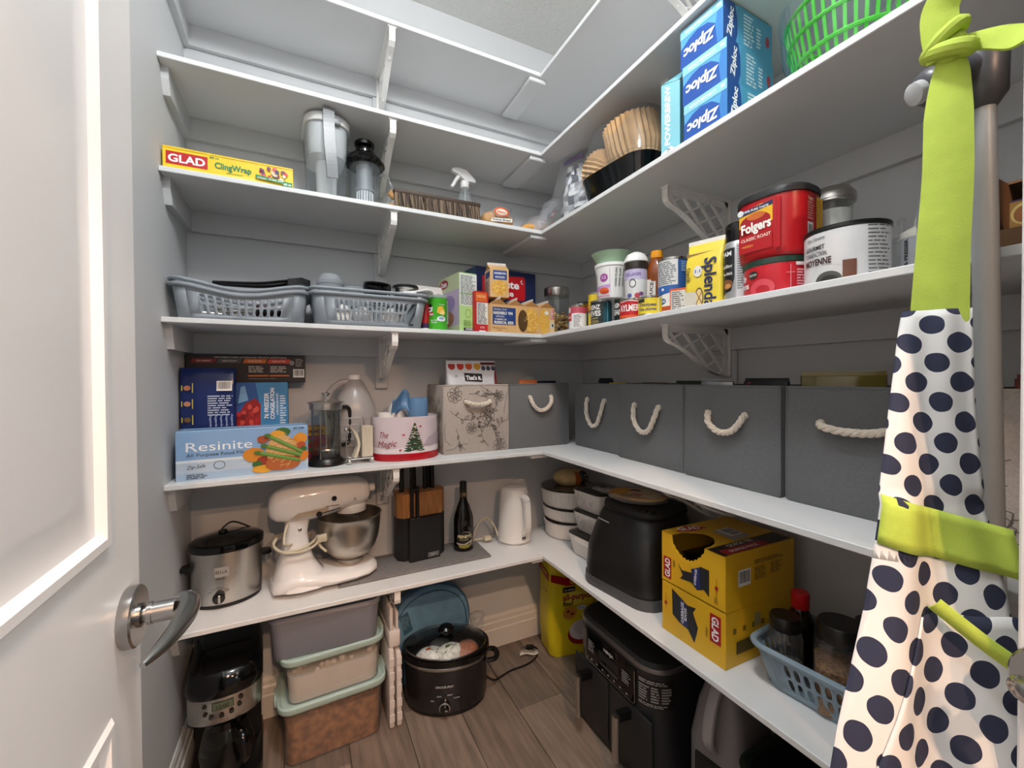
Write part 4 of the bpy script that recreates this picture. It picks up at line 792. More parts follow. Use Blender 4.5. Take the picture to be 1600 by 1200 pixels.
for i in range(3): k.text('GREEK PLAIN', 0.030 + 0.011 * i, 0.065, 0.0055, '#55604f', 0.06, 0.02, 88)
k.build('printed_label', t)
t = thing('green_bowl', 'pale green bowl resting on top of the yogurt tub', 'bowl', (-0.345, -0.650, S3 + 0.2047)); g = G(); g.lathe([(0.038, 0), (0.04, 0.001), (0.052, 0.012), (0.066, 0.034), (0.068, 0.036), (0.065, 0.036), (0.05, 0.014), (0.036, 0.005)], mat('mint_bowl', '#a9c9a8', 0.45), 36); g.build('bowl', t)
t = thing('shaker_bottle', 'white and lilac shaker bottle with a dark band and domed cap', 'bottle', (-0.340, -0.762, S3 + 0.0665), -60); g = G(); g.lathe([(0.033, 0), (0.035, 0.003), (0.035, 0.095)], m_white, 32); g.build('bottle', t); g = G(); g.lathe([(0.0365, 0.094), (0.0365, 0.118)], mat('dark_band', '#2a241d', 0.4), 32); g.build('band', t)
g = G(); g.lathe([(0.036, 0.118), (0.0375, 0.120), (0.036, 0.130), (0.028, 0.144), (0.012, 0.152), (0.001, 0.153)], m_white, 32); g.build('cap', t)
k = Ink(on_cyl(0.035), base=0.0006, cut=0.005); k.rect(-0.045, 0.062, 0.045, 0.094, '#c3b9d8').ell(0.0, 0.050, 0.011, 0.014, '#5a5d60').ell(0.0, 0.049, 0.008, 0.010, '#e6e4e2').ell(-0.01, 0.012, 0.008, 0.007, '#5b5f9a').ell(0.014, 0.011, 0.008, 0.008, '#b13c46').ell(0.026, 0.016, 0.007, 0.006, '#7a4a7a').text('COLLAGEN', 0, 0.078, 0.009, '#7f6aa8', 0.05); k.build('printed_label', t)
t = can('food_can', 'red tomato can with bold white lettering under the shaker bottle', (-0.365, -0.775, S3), 0.041, 0.066, '#bb1620', -62); k = ink_on_can(0.041); k.text('AYLMER', 0.002, 0.036, 0.020, '#f6f0ea', 0.066, 0.035).rect(-0.045, 0.006, 0.045, 0.014, '#d8592a').line([(-0.03, 0.054), (0.0, 0.058), (0.032, 0.054)], 0.0025, '#f1e6e2'); k.build('printed_label', t)
t = thing('sauce_bottle', 'amber sauce bottle with a yellow cap behind the yellow can', 'bottle', (-0.290, -0.800, S3), -58); m_amber = mat('amber_sauce', '#7a3a0e', 0.12, var=0.25, vs=30)
g = G(); g.loft([ring(0.052, 0.044, 0.016, 0), ring(0.056, 0.048, 0.018, 0.004), ring(0.056, 0.048, 0.018, 0.115), ring(0.062, 0.054, 0.024, 0.14), ring(0.060, 0.052, 0.024, 0.165), ring(0.04, 0.038, 0.017, 0.190), ring(0.030, 0.030, 0.0148, 0.198)], m_amber); g.build('bottle', t)
g = G(); g.lathe([(0.018, 0.196), (0.0185, 0.198), (0.0185, 0.216), (0.016, 0.219)], mat('cap_yellow', '#e89a16', 0.4), 24); g.build('cap', t); k = Ink(on_front(-0.024), base=0.0008); k.rect(-0.024, 0.02, 0.002, 0.128, '#d9d2ca').text('SAUCE', -0.012, 0.09, 0.010, '#2a2420', 0.06, 0.03, 84).ell(-0.012, 0.04, 0.008, 0.012, '#7a93b0').para(-0.022, 0.06, 0.0, 4, 0.006, '#6a6a6a'); k.build('printed_label', t)
t = can('food_can', 'low yellow mustard-coloured can at the shelf edge', (-0.372, -0.858, S3), 0.036, 0.058, '#e2c92e', -60); k = ink_on_can(0.036); k.rect(-0.035, 0.040, -0.008, 0.050, '#2c3030').text('Chickpeas', 0.0, 0.033, 0.009, '#3a3a7a', 0.05, 0.02).text('Pois chiches', 0.0, 0.020, 0.008, '#3a3a7a', 0.05).rect(0.03, 0.006, 0.033, 0.052, '#f2ecc0'); k.build('printed_label', t)
t = thing('oat_canister', 'tall blue and white cardboard canister with metal rim', 'canister', (-0.318, -0.895, S3), -62); r = 0.043; g = G(); g.lathe([(r, 0.003), (r, 0.158)], mat('canister_blue', '#27538f', 0.45), 36); g.build('tube', t); g = G(); g.lathe([(r * 1.02, 0.157), (r * 1.03, 0.159), (r * 1.03, 0.164), (r * 0.97, 0.163)], m_tin, 36); g.lathe([(r * 1.02, 0), (r * 1.02, 0.004)], m_tin, 36); g.build('rim', t)
k = Ink(on_cyl(r), base=0.0006, cut=0.005); k.rect(-0.06, 0.085, 0.022, 0.157, '#dcdcda').para(-0.045, 0.152, 0.018, 12, 0.0055, '#6b6f74').rect(-0.06, 0.062, 0.022, 0.085, '#2f62a8').poly([(-0.06, 0.0), (0.022, 0.0), (0.022, 0.066), (-0.02, 0.060), (-0.06, 0.05)], '#e6e4da').ell(-0.022, 0.040, 0.012, 0.009, '#2f5f92').text('OATS', -0.022, 0.040, 0.006, '#ffffff', 0.018).rect(-0.06, 0.014, 0.022, 0.026, '#b8512c').rect(-0.06, 0.0, 0.022, 0.006, '#b9c7a0').ell(-0.02, 0.074, 0.004, 0.004, '#f4f4f4').para(0.03, 0.15, 0.055, 5, 0.006, '#8fb0d8'); k.build('printed_label', t)
t = carton('orange_box', 'small orange box at the edge beside the blue canister', 'box', (-0.368, -0.972, S3), -66, 0.058, 0.034, 0.062, '#d2591c'); k = Ink(on_front(-0.017)); k.rect(-0.026, 0.004, 0.012, 0.056, '#d8d4cc').para(-0.024, 0.053, 0.010, 9, 0.0055, '#6b6660'); k.build('printed_front', t); k = Ink(on_right(0.029)); k.rect(-0.017, 0.0, 0.017, 0.062, '#c9501a').para(-0.012, 0.036, 0.014, 2, 0.006, '#e8b090'); k.build('printed_side', t)
t = thing('sweetener_bag', 'yellow gusseted sweetener bag with dark blue lettering down its side', 'bag', (-0.352, -1.036, S3), -74); m_spl = mat('bag_yellow', '#e3c93a', 0.42, var=0.05)
g = G(); g.loft([ring(0.094, 0.05, 0.008, 0), ring(0.096, 0.054, 0.01, 0.01), ring(0.094, 0.05, 0.01, 0.12), ring(0.092, 0.02, 0.006, 0.150), ring(0.092, 0.008, 0.003, 0.168)], m_spl); g.build('bag', t); g = G(); g.box((0, 0, 0.170), (0.094, 0.006, 0.018), mat('bag_fold', '#e4e0d6', 0.5), 0.001, 1); g.build('folded_top', t)
k = Ink(lambda u, v, h: (u, -0.0275 - h + (0 if v < 0.12 else (v - 0.12) * 0.62), v)); k.poly([(-0.046, 0.136), (0.04, 0.146), (0.046, 0.152), (-0.046, 0.15)], '#8a6a3c').text('Splenda', 0.020, 0.062, 0.030, '#1d2a55', 0.125, 0.02, -90).ell(-0.012, 0.094, 0.011, 0.014, '#eeeadf').text('1:1', -0.012, 0.094, 0.009, '#2a4a9a', 0.014).text('Stevia', -0.036, 0.088, 0.013, '#6b5a20', 0.036, 0.02, -84).ell(-0.008, 0.026, 0.011, 0.026, '#5b4a35').ell(-0.008, 0.026, 0.0085, 0.022, '#e6c98a').poly([(-0.046, 0.0), (-0.016, 0.0), (-0.014, 0.04), (-0.046, 0.045)], '#cfc7b8'); k.line([(-0.015, 0.012), (-0.001, 0.04)], 0.002, '#7a5a30').line([(-0.001, 0.012), (-0.015, 0.04)], 0.002, '#7a5a30'); k.build('printed_front', t)
t = thing('aerosol_can', 'silver cooking spray can with a black cap', 'spray can', (-0.335, -1.112, S3), -62); r = 0.0325; g = G(); g.lathe([(r * 0.96, 0), (r, 0.003), (r, 0.136), (r * 0.95, 0.145), (r * 0.85, 0.150)], mat('can_silver', '#b9b9bb', 0.3, 0.6), 32); g.build('can', t); g = G(); g.lathe([(r * 0.86, 0.148), (r * 0.90, 0.150), (r * 0.88, 0.190), (r * 0.78, 0.194)], m_blackg, 32); g.build('cap', t)
k = Ink(on_cyl(r), base=0.0006, cut=0.005); k.poly([(-0.05, 0.132), (-0.004, 0.132), (-0.004, 0.06), (-0.012, 0.03), (-0.05, 0.02)], '#1b1d1f').text('PAM', -0.026, 0.120, 0.011, '#eeeeee', 0.03, 0.03).text('Grilling', -0.024, 0.09, 0.008, '#e4e2de', 0.03).text('No-Stick', -0.022, 0.072, 0.007, '#e4e2de', 0.028).ell(-0.022, 0.046, 0.014, 0.012, '#7a4a28').ell(-0.02, 0.042, 0.008, 0.006, '#c08a50').rect(0.0, 0.004, 0.05, 0.14, '#c3c3c4').para(0.002, 0.134, 0.046, 18, 0.0058, '#7a7a7c').barcode(0.028, 0.022, 0.02, 0.02); k.build('printed_label', t)

m_red = mat('coffee_red', '#b01119', 0.32, var=0.06)
t = thing('coffee_tin', 'red oval coffee tin with a dark green lid under the big red tub', 'coffee tin', (-0.320, -1.196, S3), -88); a, b, H = 0.067, 0.064, 0.082
g = G(); g.lathe([(0.97, 0), (1, 0.003), (1, H - 0.014)], mat('tims_red', '#c3202c', 0.28), 44, sx=a, sy=b); g.build('tin', t); g = G(); g.lathe([(1.0, H - 0.014), (1.03, H - 0.012), (1.03, H - 0.001), (0.99, H)], mat('lid_green', '#1d3a2c', 0.4), 44, sx=a, sy=b); g.build('lid', t)
k = Ink(on_cyl(1.0, 0, sx=a, sy=b), base=0.0006)
k = Ink(lambda u, v, h: ((a + h + 0.0004) * math.sin(u / 0.066), -(b + h + 0.0004) * math.cos(u / 0.066), v), base=0.0006, cut=0.006); k.text('Tim', -0.050, 0.048, 0.016, '#f6eeee', 0.024, 0.03, shear=0.2).text('Hortons.', -0.046, 0.030, 0.014, '#f6eeee', 0.040, 0.03, shear=0.2).ell(-0.016, 0.050, 0.012, 0.009, '#2b2f2b').text('MEDIUM', -0.016, 0.050, 0.005, '#d9d2c8', 0.018).ell(0.004, 0.018, 0.026, 0.02, '#cf4650').ell(0.006, 0.014, 0.014, 0.010, '#b01a26').rect(0.068, 0.060, 0.10, 0.067, '#e9d9d9').para(0.07, 0.052, 0.10, 6, 0.006, '#e59aa0').line([(0.058, 0.01), (0.058, 0.062)], 0.001, '#e9b0b4').line([(0.05, 0.045), (0.066, 0.045)], 0.001, '#e9b0b4'); k.build('printed_label', t)
t = thing('coffee_tub', 'big red coffee tub with a black lid, stacked on the oval tin', 'coffee tub', (-0.318, -1.196, S3 + 0.083), -86); w, d, H = 0.148, 0.128, 0.148
g = G(); g.loft([ring(w - 0.014, d - 0.014, 0.05, 0, 8), ring(w - 0.004, d - 0.004, 0.052, 0.006, 8), ring(w, d, 0.053, 0.02, 8), ring(w, d, 0.053, H - 0.014, 8)], m_red); g.build('tub', t)
g = G(); g.loft([ring(w + 0.006, d + 0.006, 0.055, H - 0.016, 8), ring(w + 0.007, d + 0.007, 0.055, H - 0.006, 8), ring(w, d, 0.052, H, 8)], m_blackm); g.build('lid', t)
g = G(); g.box((0.036, -d / 2 - 0.0008, 0.07), (0.010, 0.003, 0.11), m_red, 0.0012, 1); g.build('grip_ridge', t)
k = Ink(on_front(-d / 2), base=0.0006); k.poly([(-0.05, 0.078), (0.024, 0.078), (0.024, 0.116), (0.0, 0.122), (-0.05, 0.112)], '#e8b62a').poly([(-0.05, 0.104), (0.024, 0.112), (0.024, 0.122), (-0.05, 0.116)], '#2c2f57').text('100% PURE TASTE', -0.012, 0.1135, 0.0045, '#ffffff', 0.055).ell(-0.014, 0.086, 0.034, 0.018, '#a3161c').ell(-0.012, 0.098, 0.020, 0.008, '#c86a2a').text('Folgers', -0.012, 0.076, 0.022, '#fbf6ee', 0.066, 0.035, 3).rect(-0.05, 0.02, 0.024, 0.058, '#b01119').text('CLASSIC ROAST', -0.012, 0.050, 0.007, '#f3d9c9', 0.066, 0.02, 2).ell(-0.03, 0.034, 0.014, 0.003, '#c86a2a').ell(-0.046, 0.112, 0.007, 0.007, '#dfe3e6'); k.build('printed_front', t)
k = Ink(on_right(w / 2), base=0.0006); k.rect(-0.026, 0.030, -0.004, 0.066, '#dcdcdc').barcode(-0.015, 0.048, 0.02, 0.034).text('Folgers', -0.015, 0.116, 0.008, '#e8c9b0', 0.02, 0.03).para(-0.028, 0.108, -0.002, 7, 0.0055, '#d98a80').rect(0.008, 0.02, 0.034, 0.122, '#e0a928').para(0.01, 0.116, 0.032, 14, 0.006, '#b8860f'); k.build('printed_side', t)
t = thing('coffee_canister', 'white oval coffee canister with a black lid and bold lettering', 'coffee canister', (-0.322, -1.334, S3), -77); a, b, H = 0.0685, 0.066, 0.112
g = G(); g.lathe([(0.98, 0), (1, 0.003), (1, H - 0.010)], mat('canister_white', '#d9d9da', 0.22), 44, sx=a, sy=b); g.build('canister', t); g = G(); g.lathe([(1.0, H - 0.010), (1.025, H - 0.008), (1.025, H - 0.001), (0.98, H)], m_black, 44, sx=a, sy=b); g.build('lid', t)
k = Ink(lambda u, v, h: ((a + h + 0.0004) * math.sin(u / 0.068), -(b + h + 0.0004) * math.cos(u / 0.068), v), base=0.0006, cut=0.006); k.text('Van Houtte', -0.038, 0.092, 0.007, '#3a3a3c', 0.04, 0.0, shear=0.3).text('GOURMET', -0.040, 0.074, 0.0085, '#2a2a2c', 0.044, 0.02).text('TORREFACTION', -0.038, 0.061, 0.0085, '#2a2a2c', 0.046, 0.01).text('MOYENNE', -0.034, 0.046, 0.013, '#3a211f', 0.054, 0.03).ell(-0.014, 0.010, 0.030, 0.026, '#c9c9c8').ell(-0.012, 0.006, 0.022, 0.018, '#4a4a44').ell(-0.010, 0.0055, 0.015, 0.011, '#2a2a26').rect(0.01, 0.0, 0.030, 0.040, '#6b4232')
for i in range(13): k.para(0.046 - (0.0), 0.100 - i * 0.0072, 0.088, 1, 0.0045, '#5a5a5c', seed=i)
k.build('printed_label', t)
t = thing('sugar_shaker', 'glass sugar shaker half full of sugar with a steel lid', 'sugar shaker', (-0.192, -1.245, S3), -60)
g = G(); g.lathe([(0.038, 0), (0.040, 0.003), (0.038, 0.03), (0.036, 0.20), (0.040, 0.222)], m_glass, 16, cap1=False); g.build('glass', t); g = G(); g.lathe([(0.0365, 0.004), (0.0350, 0.20)], mat('sugar', '#f4f3f2', 0.9, bump=0.3, bs=600), 20); g.build('sugar', t)
g = G(); g.lathe([(0.041, 0.216), (0.0435, 0.218), (0.0435, 0.236), (0.041, 0.240), (0.032, 0.252), (0.015, 0.258), (0.001, 0.259)], m_steel, 32); g.lathe([(0.044, 0.222), (0.0445, 0.224), (0.044, 0.226)], m_steel, 32); g.build('lid', t)
t = thing('measuring_bottle', 'clear squeeze bottle with black measuring marks beside the white canister', 'squeeze bottle', (-0.185, -1.395, S3), -60); r = 0.027
g = G(); g.lathe([(r, 0), (r, 0.002), (r, 0.098), (r * 0.94, 0.104)], m_water, 28); g.build('bottle', t); g = G(); g.lathe([(r * 1.02, 0.098), (r * 1.04, 0.1), (r * 1.04, 0.110), (r * 0.7, 0.116), (0.008, 0.122), (0.0035, 0.150), (0.001, 0.151)], mat('lid_cream', '#cfcfc4', 0.4), 28); g.build('cap', t)
k = Ink(on_cyl(r), base=0.0008, cut=0.005); k.text('SIMPLE & PRESSER', -0.024, 0.05, 0.007, '#17181a', 0.09, 0.03, 90).line([(0.0, 0.02), (0.006, 0.02)], 0.001, '#222222').line([(0.0, 0.05), (0.006, 0.05)], 0.001, '#222222').text('200ml', 0.0, 0.06, 0.006, '#222222').text('TBSP 1/4', 0.022, 0.05, 0.005, '#3a3a3a', 0.06, 0.02, 90).text('CUP 1/2', 0.030, 0.05, 0.005, '#3a3a3a', 0.05, 0.02, 90); k.build('printed_scale', t)
t = thing('measuring_bottle', 'second clear squeeze bottle, farther back beside the first', 'squeeze bottle', (-0.10, -1.335, S3)); g = G(); g.lathe([(0.026, 0), (0.026, 0.125), (0.02, 0.122), (0.006, 0.130), (0.004, 0.158)], m_clear, 24); g.build('bottle', t); g = G(); g.lathe([(0.006, 0.156), (0.008, 0.158), (0.008, 0.168), (0.005, 0.17)], m_clear, 16); g.build('cap', t)
t = thing('cleaner_bottle', 'rounded grey bottle with a dark panel behind the green strap', 'bottle', (-0.20, -1.425, S3), -60); g = G(); g.loft([ring(0.05, 0.04, 0.015, 0), ring(0.052, 0.042, 0.016, 0.004), ring(0.052, 0.042, 0.016, 0.145), ring(0.044, 0.036, 0.016, 0.172), ring(0.028, 0.028, 0.013, 0.184)], mat('bottle_greyblue', '#9aa0a8', 0.4)); g.build('bottle', t); g = G(); g.lathe([(0.014, 0.183), (0.014, 0.200), (0.012, 0.202)], m_white, 20); g.build('cap', t); k = Ink(on_front(-0.021)); k.rect(-0.012, 0.01, 0.014, 0.14, '#1c1d20'); k.build('printed_label', t)
# open brown shipping box with a purple drink carton at its front
t = thing('cardboard_box', 'open brown cardboard box behind the grey tube', 'box', (-0.225, -1.685, S3), -90); g = G(); mk = mat('brown_board', '#6a4c30', 0.8, var=0.08); w, d, h = 0.29, 0.25, 0.125
for c, s in (((0, d / 2, h / 2), (w, 0.004, h)), ((-w / 2, 0, h / 2), (0.004, d, h)), ((w / 2, 0, h / 2), (0.004, d, h)), ((0, 0, 0.002), (w, d, 0.004)), ((0, -d / 2, 0.02), (w, 0.004, 0.04)), ((0, 0.03, h), (w, d - 0.06, 0.004))): g.box(c, s, mk)
g.build('box', t)
t = carton('drink_carton', 'purple coffee pod carton with a cup picture inside the brown box', 'box', (-0.336, -1.657, S3 + 0.0045), -90, 0.20, 0.012, 0.078, '#4a2f62'); k = Ink(on_front(-0.006)); k.rect(-0.1, 0, 0.1, 0.012, '#232024').rect(-0.1, 0.010, -0.070, 0.075, '#b98a3c').ell(-0.085, 0.056, 0.014, 0.016, '#e9cf7a').ell(-0.086, 0.055, 0.010, 0.012, '#a8682c').ell(-0.084, 0.03, 0.006, 0.005, '#3a1f12').poly([(-0.1, 0.012), (-0.07, 0.012), (-0.07, 0.024), (-0.085, 0.026), (-0.1, 0.02)], '#3f8a7c').rect(-0.07, 0.012, -0.062, 0.032, '#7a3428').text("Timothy's", -0.035, 0.062, 0.010, '#f2cfa8', 0.045, 0.02, 6, shear=0.2).text('COFFEE MOCHA', -0.02, 0.048, 0.007, '#eee6ee', 0.065).text('CAFE MOKA', -0.022, 0.039, 0.007, '#eee6ee', 0.055).rect(-0.06, 0.014, 0.1, 0.022, '#d9c7c4').rect(-0.06, 0.024, 0.1, 0.032, '#d9c7c4').text('INSTANT HOT DRINK MIX', 0.0, 0.028, 0.005, '#4a3434', 0.1).text('BOISSON INSTANTANEE', 0.0, 0.018, 0.005, '#4a3434', 0.1); k.build('printed_front', t)
t = thing('drink_pod', 'pale pod sticking up behind the purple carton', 'coffee pod', (-0.26, -1.60, S3 + 0.0045)); g = G(); g.lathe([(0.018, 0), (0.023, 0.05), (0.026, 0.051), (0.026, 0.053)], m_white, 20); g.build('cup', t); g = G(); g.ball((0, 0, 0.053), (0.024, 0.024, 0.03), m_white, 14, 6); g.build('dome', t)

# ================================================================== fifth shelf: boxes, press, tin, fabric bins
t = carton('foil_box', 'long black and orange foil box lying on top of the freezer bag box', 'box', (-1.462, -0.038, S4 + 0.2865), 0, 0.355, 0.062, 0.093, '#1d1719')
k = Ink(on_front(-0.031)); k.text('Make Prepping, Cooking and Cleaning Easy With All Our ALCAN Products', 0.01, 0.0865, 0.0042, '#d8d0c8', 0.215)
for x, c, s in ((-0.128, '#7a1f24', 'CLASSIC'), (-0.055, '#4a4f54', 'HEAVY DUTY'), (0.020, '#cf6a1c', 'NON STICK'), (0.093, '#d1402a', 'SLIDE CUTTER')): k.poly([(x - 0.037, 0.066), (x + 0.031, 0.066), (x + 0.037, 0.081), (x - 0.031, 0.081)], c).text(s, x, 0.0735, 0.005, '#ead9cc', 0.042, 0.02)
k.para(0.0, 0.056, 0.052, 4, 0.006, '#bdb4ac', seed=3).para(0.066, 0.056, 0.12, 4, 0.006, '#bdb4ac', seed=5).rect(-0.002, 0.020, 0.060, 0.025, '#cf6a1c').rect(0.064, 0.020, 0.125, 0.025, '#cf6a1c').para(0.0, 0.013, 0.11, 1, 0.003, '#9a928a').ell(0.134, 0.068, 0.008, 0.009, '#8f8a86').para(0.146, 0.083, 0.172, 6, 0.005, '#9a928a').barcode(0.156, 0.031, 0.036, 0.030); k.build('printed_front', t)
t = carton('freezer_bag_box', 'upright blue freezer bag box with a red pepper picture', 'box', (-1.49, -0.062, S4), 0, 0.298, 0.075, 0.286, '#3f86b8')
k = Ink(on_front(-0.0375)); k.poly([(-0.14, 0.0), (0.055, 0.0), (0.066, 0.10), (0.064, 0.2), (0.050, 0.286), (-0.14, 0.286)], '#2a5a9c').poly([(-0.02, 0.0), (0.062, 0.0), (0.066, 0.21), (0.05, 0.232), (0.02, 0.215), (-0.01, 0.16)], '#9c1c1e')
rr = random.Random(6)
for i in range(26): k.ell(rr.uniform(0.0, 0.058), rr.uniform(0.08, 0.205), 0.007, 0.010, rr.choice(('#b8282a', '#7c1216', '#d04a3c')), 8)
k.poly([(0.0, 0.215), (0.03, 0.225), (0.02, 0.275), (0.008, 0.27)], '#7fb0d8').text('76 FREEZER', 0.083, 0.205, 0.013, '#f4f8fa', 0.090, 0.03, 90).text('CONGELATION', 0.101, 0.212, 0.013, '#f4f8fa', 0.108, 0.03, 90).text('LARGE/GRAND', 0.116, 0.21, 0.007, '#e4eef4', 0.075, 0.02, 90).para(0.124, 0.24, 0.144, 18, 0.0085, '#d3e6f0'); k.build('printed_front', t)
t = thing('vacuum_bag_pack', 'shiny navy plastic pack with white small print and a barcode', 'pack', (-1.566, -0.132, S4), 0)
g = G(); rr = random.Random(4); g.loft([[(x * (1 + rr.uniform(-.006, .006)), y * f + rr.uniform(-.002, .002), z) for x, y in rrect(0.150, 0.048, 0.012, 3)] for z, f in ((0, .8), (0.01, 1), (0.1, 1.05), (0.2, 1.0), (0.28, 0.95), (0.315, 0.6), (0.334, 0.18))], mat('navy_film', '#15265c', 0.16, var=0.15, bump=0.5, bs=25)); g.build('pack', t)
k = Ink(lambda u, v, h: (u, -0.0268 - h + (0.0 if v < 0.27 else (v - 0.27) * 0.3), v)); k.barcode(0.045, 0.276, 0.042, 0.032, 4).para(0.0, 0.245, 0.068, 9, 0.0075, '#b9c4de', 0.5, 2)
for i in range(5): k.text('food saver quality', 0.006 + 0.0145 * i, 0.13, 0.006, '#9fb0d6', 0.11, 0.02, 90)
for i in range(3): k.ell(-0.052, 0.27 - 0.05 * i, 0.009, 0.008, ('#b56a4a', '#c98a6a', '#7a5a30')[i]).rect(-0.067, 0.262 - 0.05 * i, -0.064, 0.278 - 0.05 * i, '#c9b83a').rect(-0.040, 0.255 - 0.05 * i, -0.037, 0.285 - 0.05 * i, '#c9b83a')
k.text('Glad', -0.058, 0.09, 0.016, '#d3c43c', 0.045, 0.03, 80).text('FreezerWare', -0.038, 0.10, 0.007, '#c9b83a', 0.06, 0.03, 90); k.build('printed_front', t)
t = thing('film_wrap_box', 'long pale blue food film box with asparagus and orange pictures', 'box', (-1.455, -0.222, S4), 3.8); w, d, h = 0.345, 0.085, 0.146
g = G(); g.box((0, 0, h / 2), (w, d, h), mat('resinite_blue', '#8fb3d6', 0.25, var=0.03), 0.002, 1); g.build('box', t)
k = Ink(on_front(-d / 2)); k.rect(-w / 2, 0.055, w / 2, h - 0.006, '#8aaed6').rect(-w / 2, 0.0, w / 2, 0.055, '#bccbda').rect(-w / 2, 0.0, w / 2, 0.022, '#a9c0d8').rect(-w / 2, 0.052, w / 2, 0.060, '#dce6ee').text('Resinite', -0.066, 0.098, 0.026, '#f8fbfd', 0.165, 0.0).text('All Purpose Food Film', -0.073, 0.074, 0.009, '#2c3640', 0.150, 0.0).text('Zip-Safe', -0.124, 0.040, 0.010, '#2c3640', 0.044, 0.0, 4, shear=0.3).ell(-0.068, 0.040, 0.015, 0.013, '#6f8494').ell(-0.068, 0.040, 0.0125, 0.0105, '#b9c9d8').para(-0.148, 0.018, -0.09, 3, 0.005, '#5a6a78').text('30 CM', 0.145, 0.138, 0.005, '#3a4650', 0.03)
rr = random.Random(12)
for x, y, a_, b_, c in ((0.100, 0.128, 0.022, 0.014, '#3f6a34'), (0.045, 0.108, 0.016, 0.012, '#a8522c'), (0.020, 0.062, 0.028, 0.022, '#d98a2c'), (0.050, 0.040, 0.022, 0.016, '#9a3a26'), (0.030, 0.032, 0.014, 0.010, '#3f6a34'), (0.045, 0.016, 0.03, 0.012, '#dfa02c'), (0.085, 0.118, 0.022, 0.016, '#e2a032'), (0.150, 0.104, 0.020, 0.018, '#e0922a'), (0.152, 0.082, 0.014, 0.012, '#b5502e'), (0.156, 0.050, 0.018, 0.018, '#d97f2a'), (0.132, 0.040, 0.016, 0.012, '#a83a28'), (0.160, 0.070, 0.010, 0.008, '#3f6a34'), (0.096, 0.070, 0.044, 0.046, '#d9a868'), (0.10, 0.03, 0.05, 0.024, '#b3602e')): k.ell(x, y, a_, b_, c, 18, wob=0.06)
for i in range(46): x, y, an = rr.uniform(0.062, 0.132), rr.uniform(0.02, 0.112), rr.uniform(-0.5, 1.2); k.line([(x - 0.014 * math.cos(an), y - 0.014 * math.sin(an)), (x + 0.014 * math.cos(an), y + 0.014 * math.sin(an))], 0.0016, rr.choice(('#efd29a', '#c98a4a', '#e6bd7c'))); k.h -= k.step * 0.9
for p, q in (((0.03, 0.068), (0.148, 0.034)), ((0.048, 0.088), (0.152, 0.050)), ((0.058, 0.120), (0.156, 0.060))): k.line([p, q], 0.011, '#5f8a3a').line([(p[0], p[1] + 0.002), (q[0], q[1] + 0.002)], 0.003, '#8ab05a').ell(p[0], p[1], 0.010, 0.006, '#4f7434', 10)
k.build('printed_front', t)
k = Ink(on_top(h)); k.rect(-0.16, -0.03, 0.16, 0.03, '#7fa6cf').text('Resinite', 0.0, 0.0, 0.02, '#b9d0e6', 0.12); k.build('printed_top', t)
k = Ink(on_right(w / 2)); k.rect(-0.04, 0.0, 0.04, 0.14, '#7fa4c8').ell(0.0, 0.05, 0.03, 0.03, '#c98a3a'); k.build('printed_side', t)
t = carton('snack_pack', 'small red and yellow snack box behind the coffee press', 'box', (-1.262, -0.085, S4), 0, 0.10, 0.05, 0.125, '#a3282a'); k = Ink(on_front(-0.025)); k.rect(-0.05, 0.092, 0.05, 0.125, '#d0a832')
rr = random.Random(9)
for i in range(22): k.ell(rr.uniform(-0.04, 0.04), rr.uniform(0.015, 0.088), 0.010, 0.010, rr.choice(('#7a2a6a', '#2f7a4a', '#c9a02a', '#b02a4a', '#5a3a8a')), 10)
k.text('GUMMIES', 0, 0.108, 0.012, '#8a1a1c', 0.07, 0.03); k.build('printed_front', t)

t = thing('french_press', 'glass coffee press with a chrome frame and black base', 'coffee press', (-1.222, -0.195, S4), 20)
g = G(); g.lathe([(0.056, 0), (0.060, 0.003), (0.060, 0.010), (0.050, 0.026), (0.047, 0.028)], m_black, 36); g.build('base', t)
g = G(); g.lathe([(0.045, 0.028), (0.046, 0.030), (0.046, 0.196), (0.050, 0.206)], clear('press_glass', '#e9eeec', 0.2, 0.02, edge=0.75), 36, cap1=False); g.build('glass', t)
g = G(); g.lathe([(0.050, 0.190), (0.053, 0.192), (0.053, 0.206), (0.0525, 0.212), (0.058, 0.213), (0.058, 0.217), (0.03, 0.222), (0.001, 0.223)], m_steel, 36); g.build('lid', t)
g = G(); g.tube([(0, 0, 0.06), (0, 0, 0.245)], 0.0025, m_tin, 8); g.lathe([(0.044, 0.052), (0.045, 0.054), (0.044, 0.058)], m_tin, 32); g.build('plunger', t); g = G(); g.lathe([(0.006, 0.236), (0.010, 0.238), (0.010, 0.242), (0.014, 0.243), (0.014, 0.247), (0.010, 0.249)], m_tin, 20); g.build('knob', t)
g = G()
for a in range(4): g.box((0.0485 * math.cos(R(45 + 90 * a)), 0.0485 * math.sin(R(45 + 90 * a)), 0.11), (0.004, 0.004, 0.17), m_tin)
g.build('frame', t); g = G(); g.tube(spline([(0.052, 0, 0.196), (0.082, 0, 0.19), (0.086, 0, 0.13), (0.080, 0, 0.07), (0.052, 0, 0.062)], 5), 0.007, m_black, 8); g.build('handle', t)
t = thing('vinegar_jug', 'milky plastic gallon jug with a white cap behind the coffee press', 'jug', (-1.118, -0.098, S4)); m_jug = clear('jug_plastic', '#d9d6d3', 0.1, 0.25, milky=0.97, milk='#c3bdba', edge=0.2)
g = G(); g.loft([ring(0.13, 0.13, 0.04, 0), ring(0.146, 0.142, 0.05, 0.008), ring(0.15, 0.146, 0.055, 0.15), ring(0.146, 0.142, 0.06, 0.19), ring(0.11, 0.108, 0.05, 0.24), ring(0.062, 0.062, 0.03, 0.284), ring(0.040, 0.040, 0.0195, 0.296)], m_jug); 
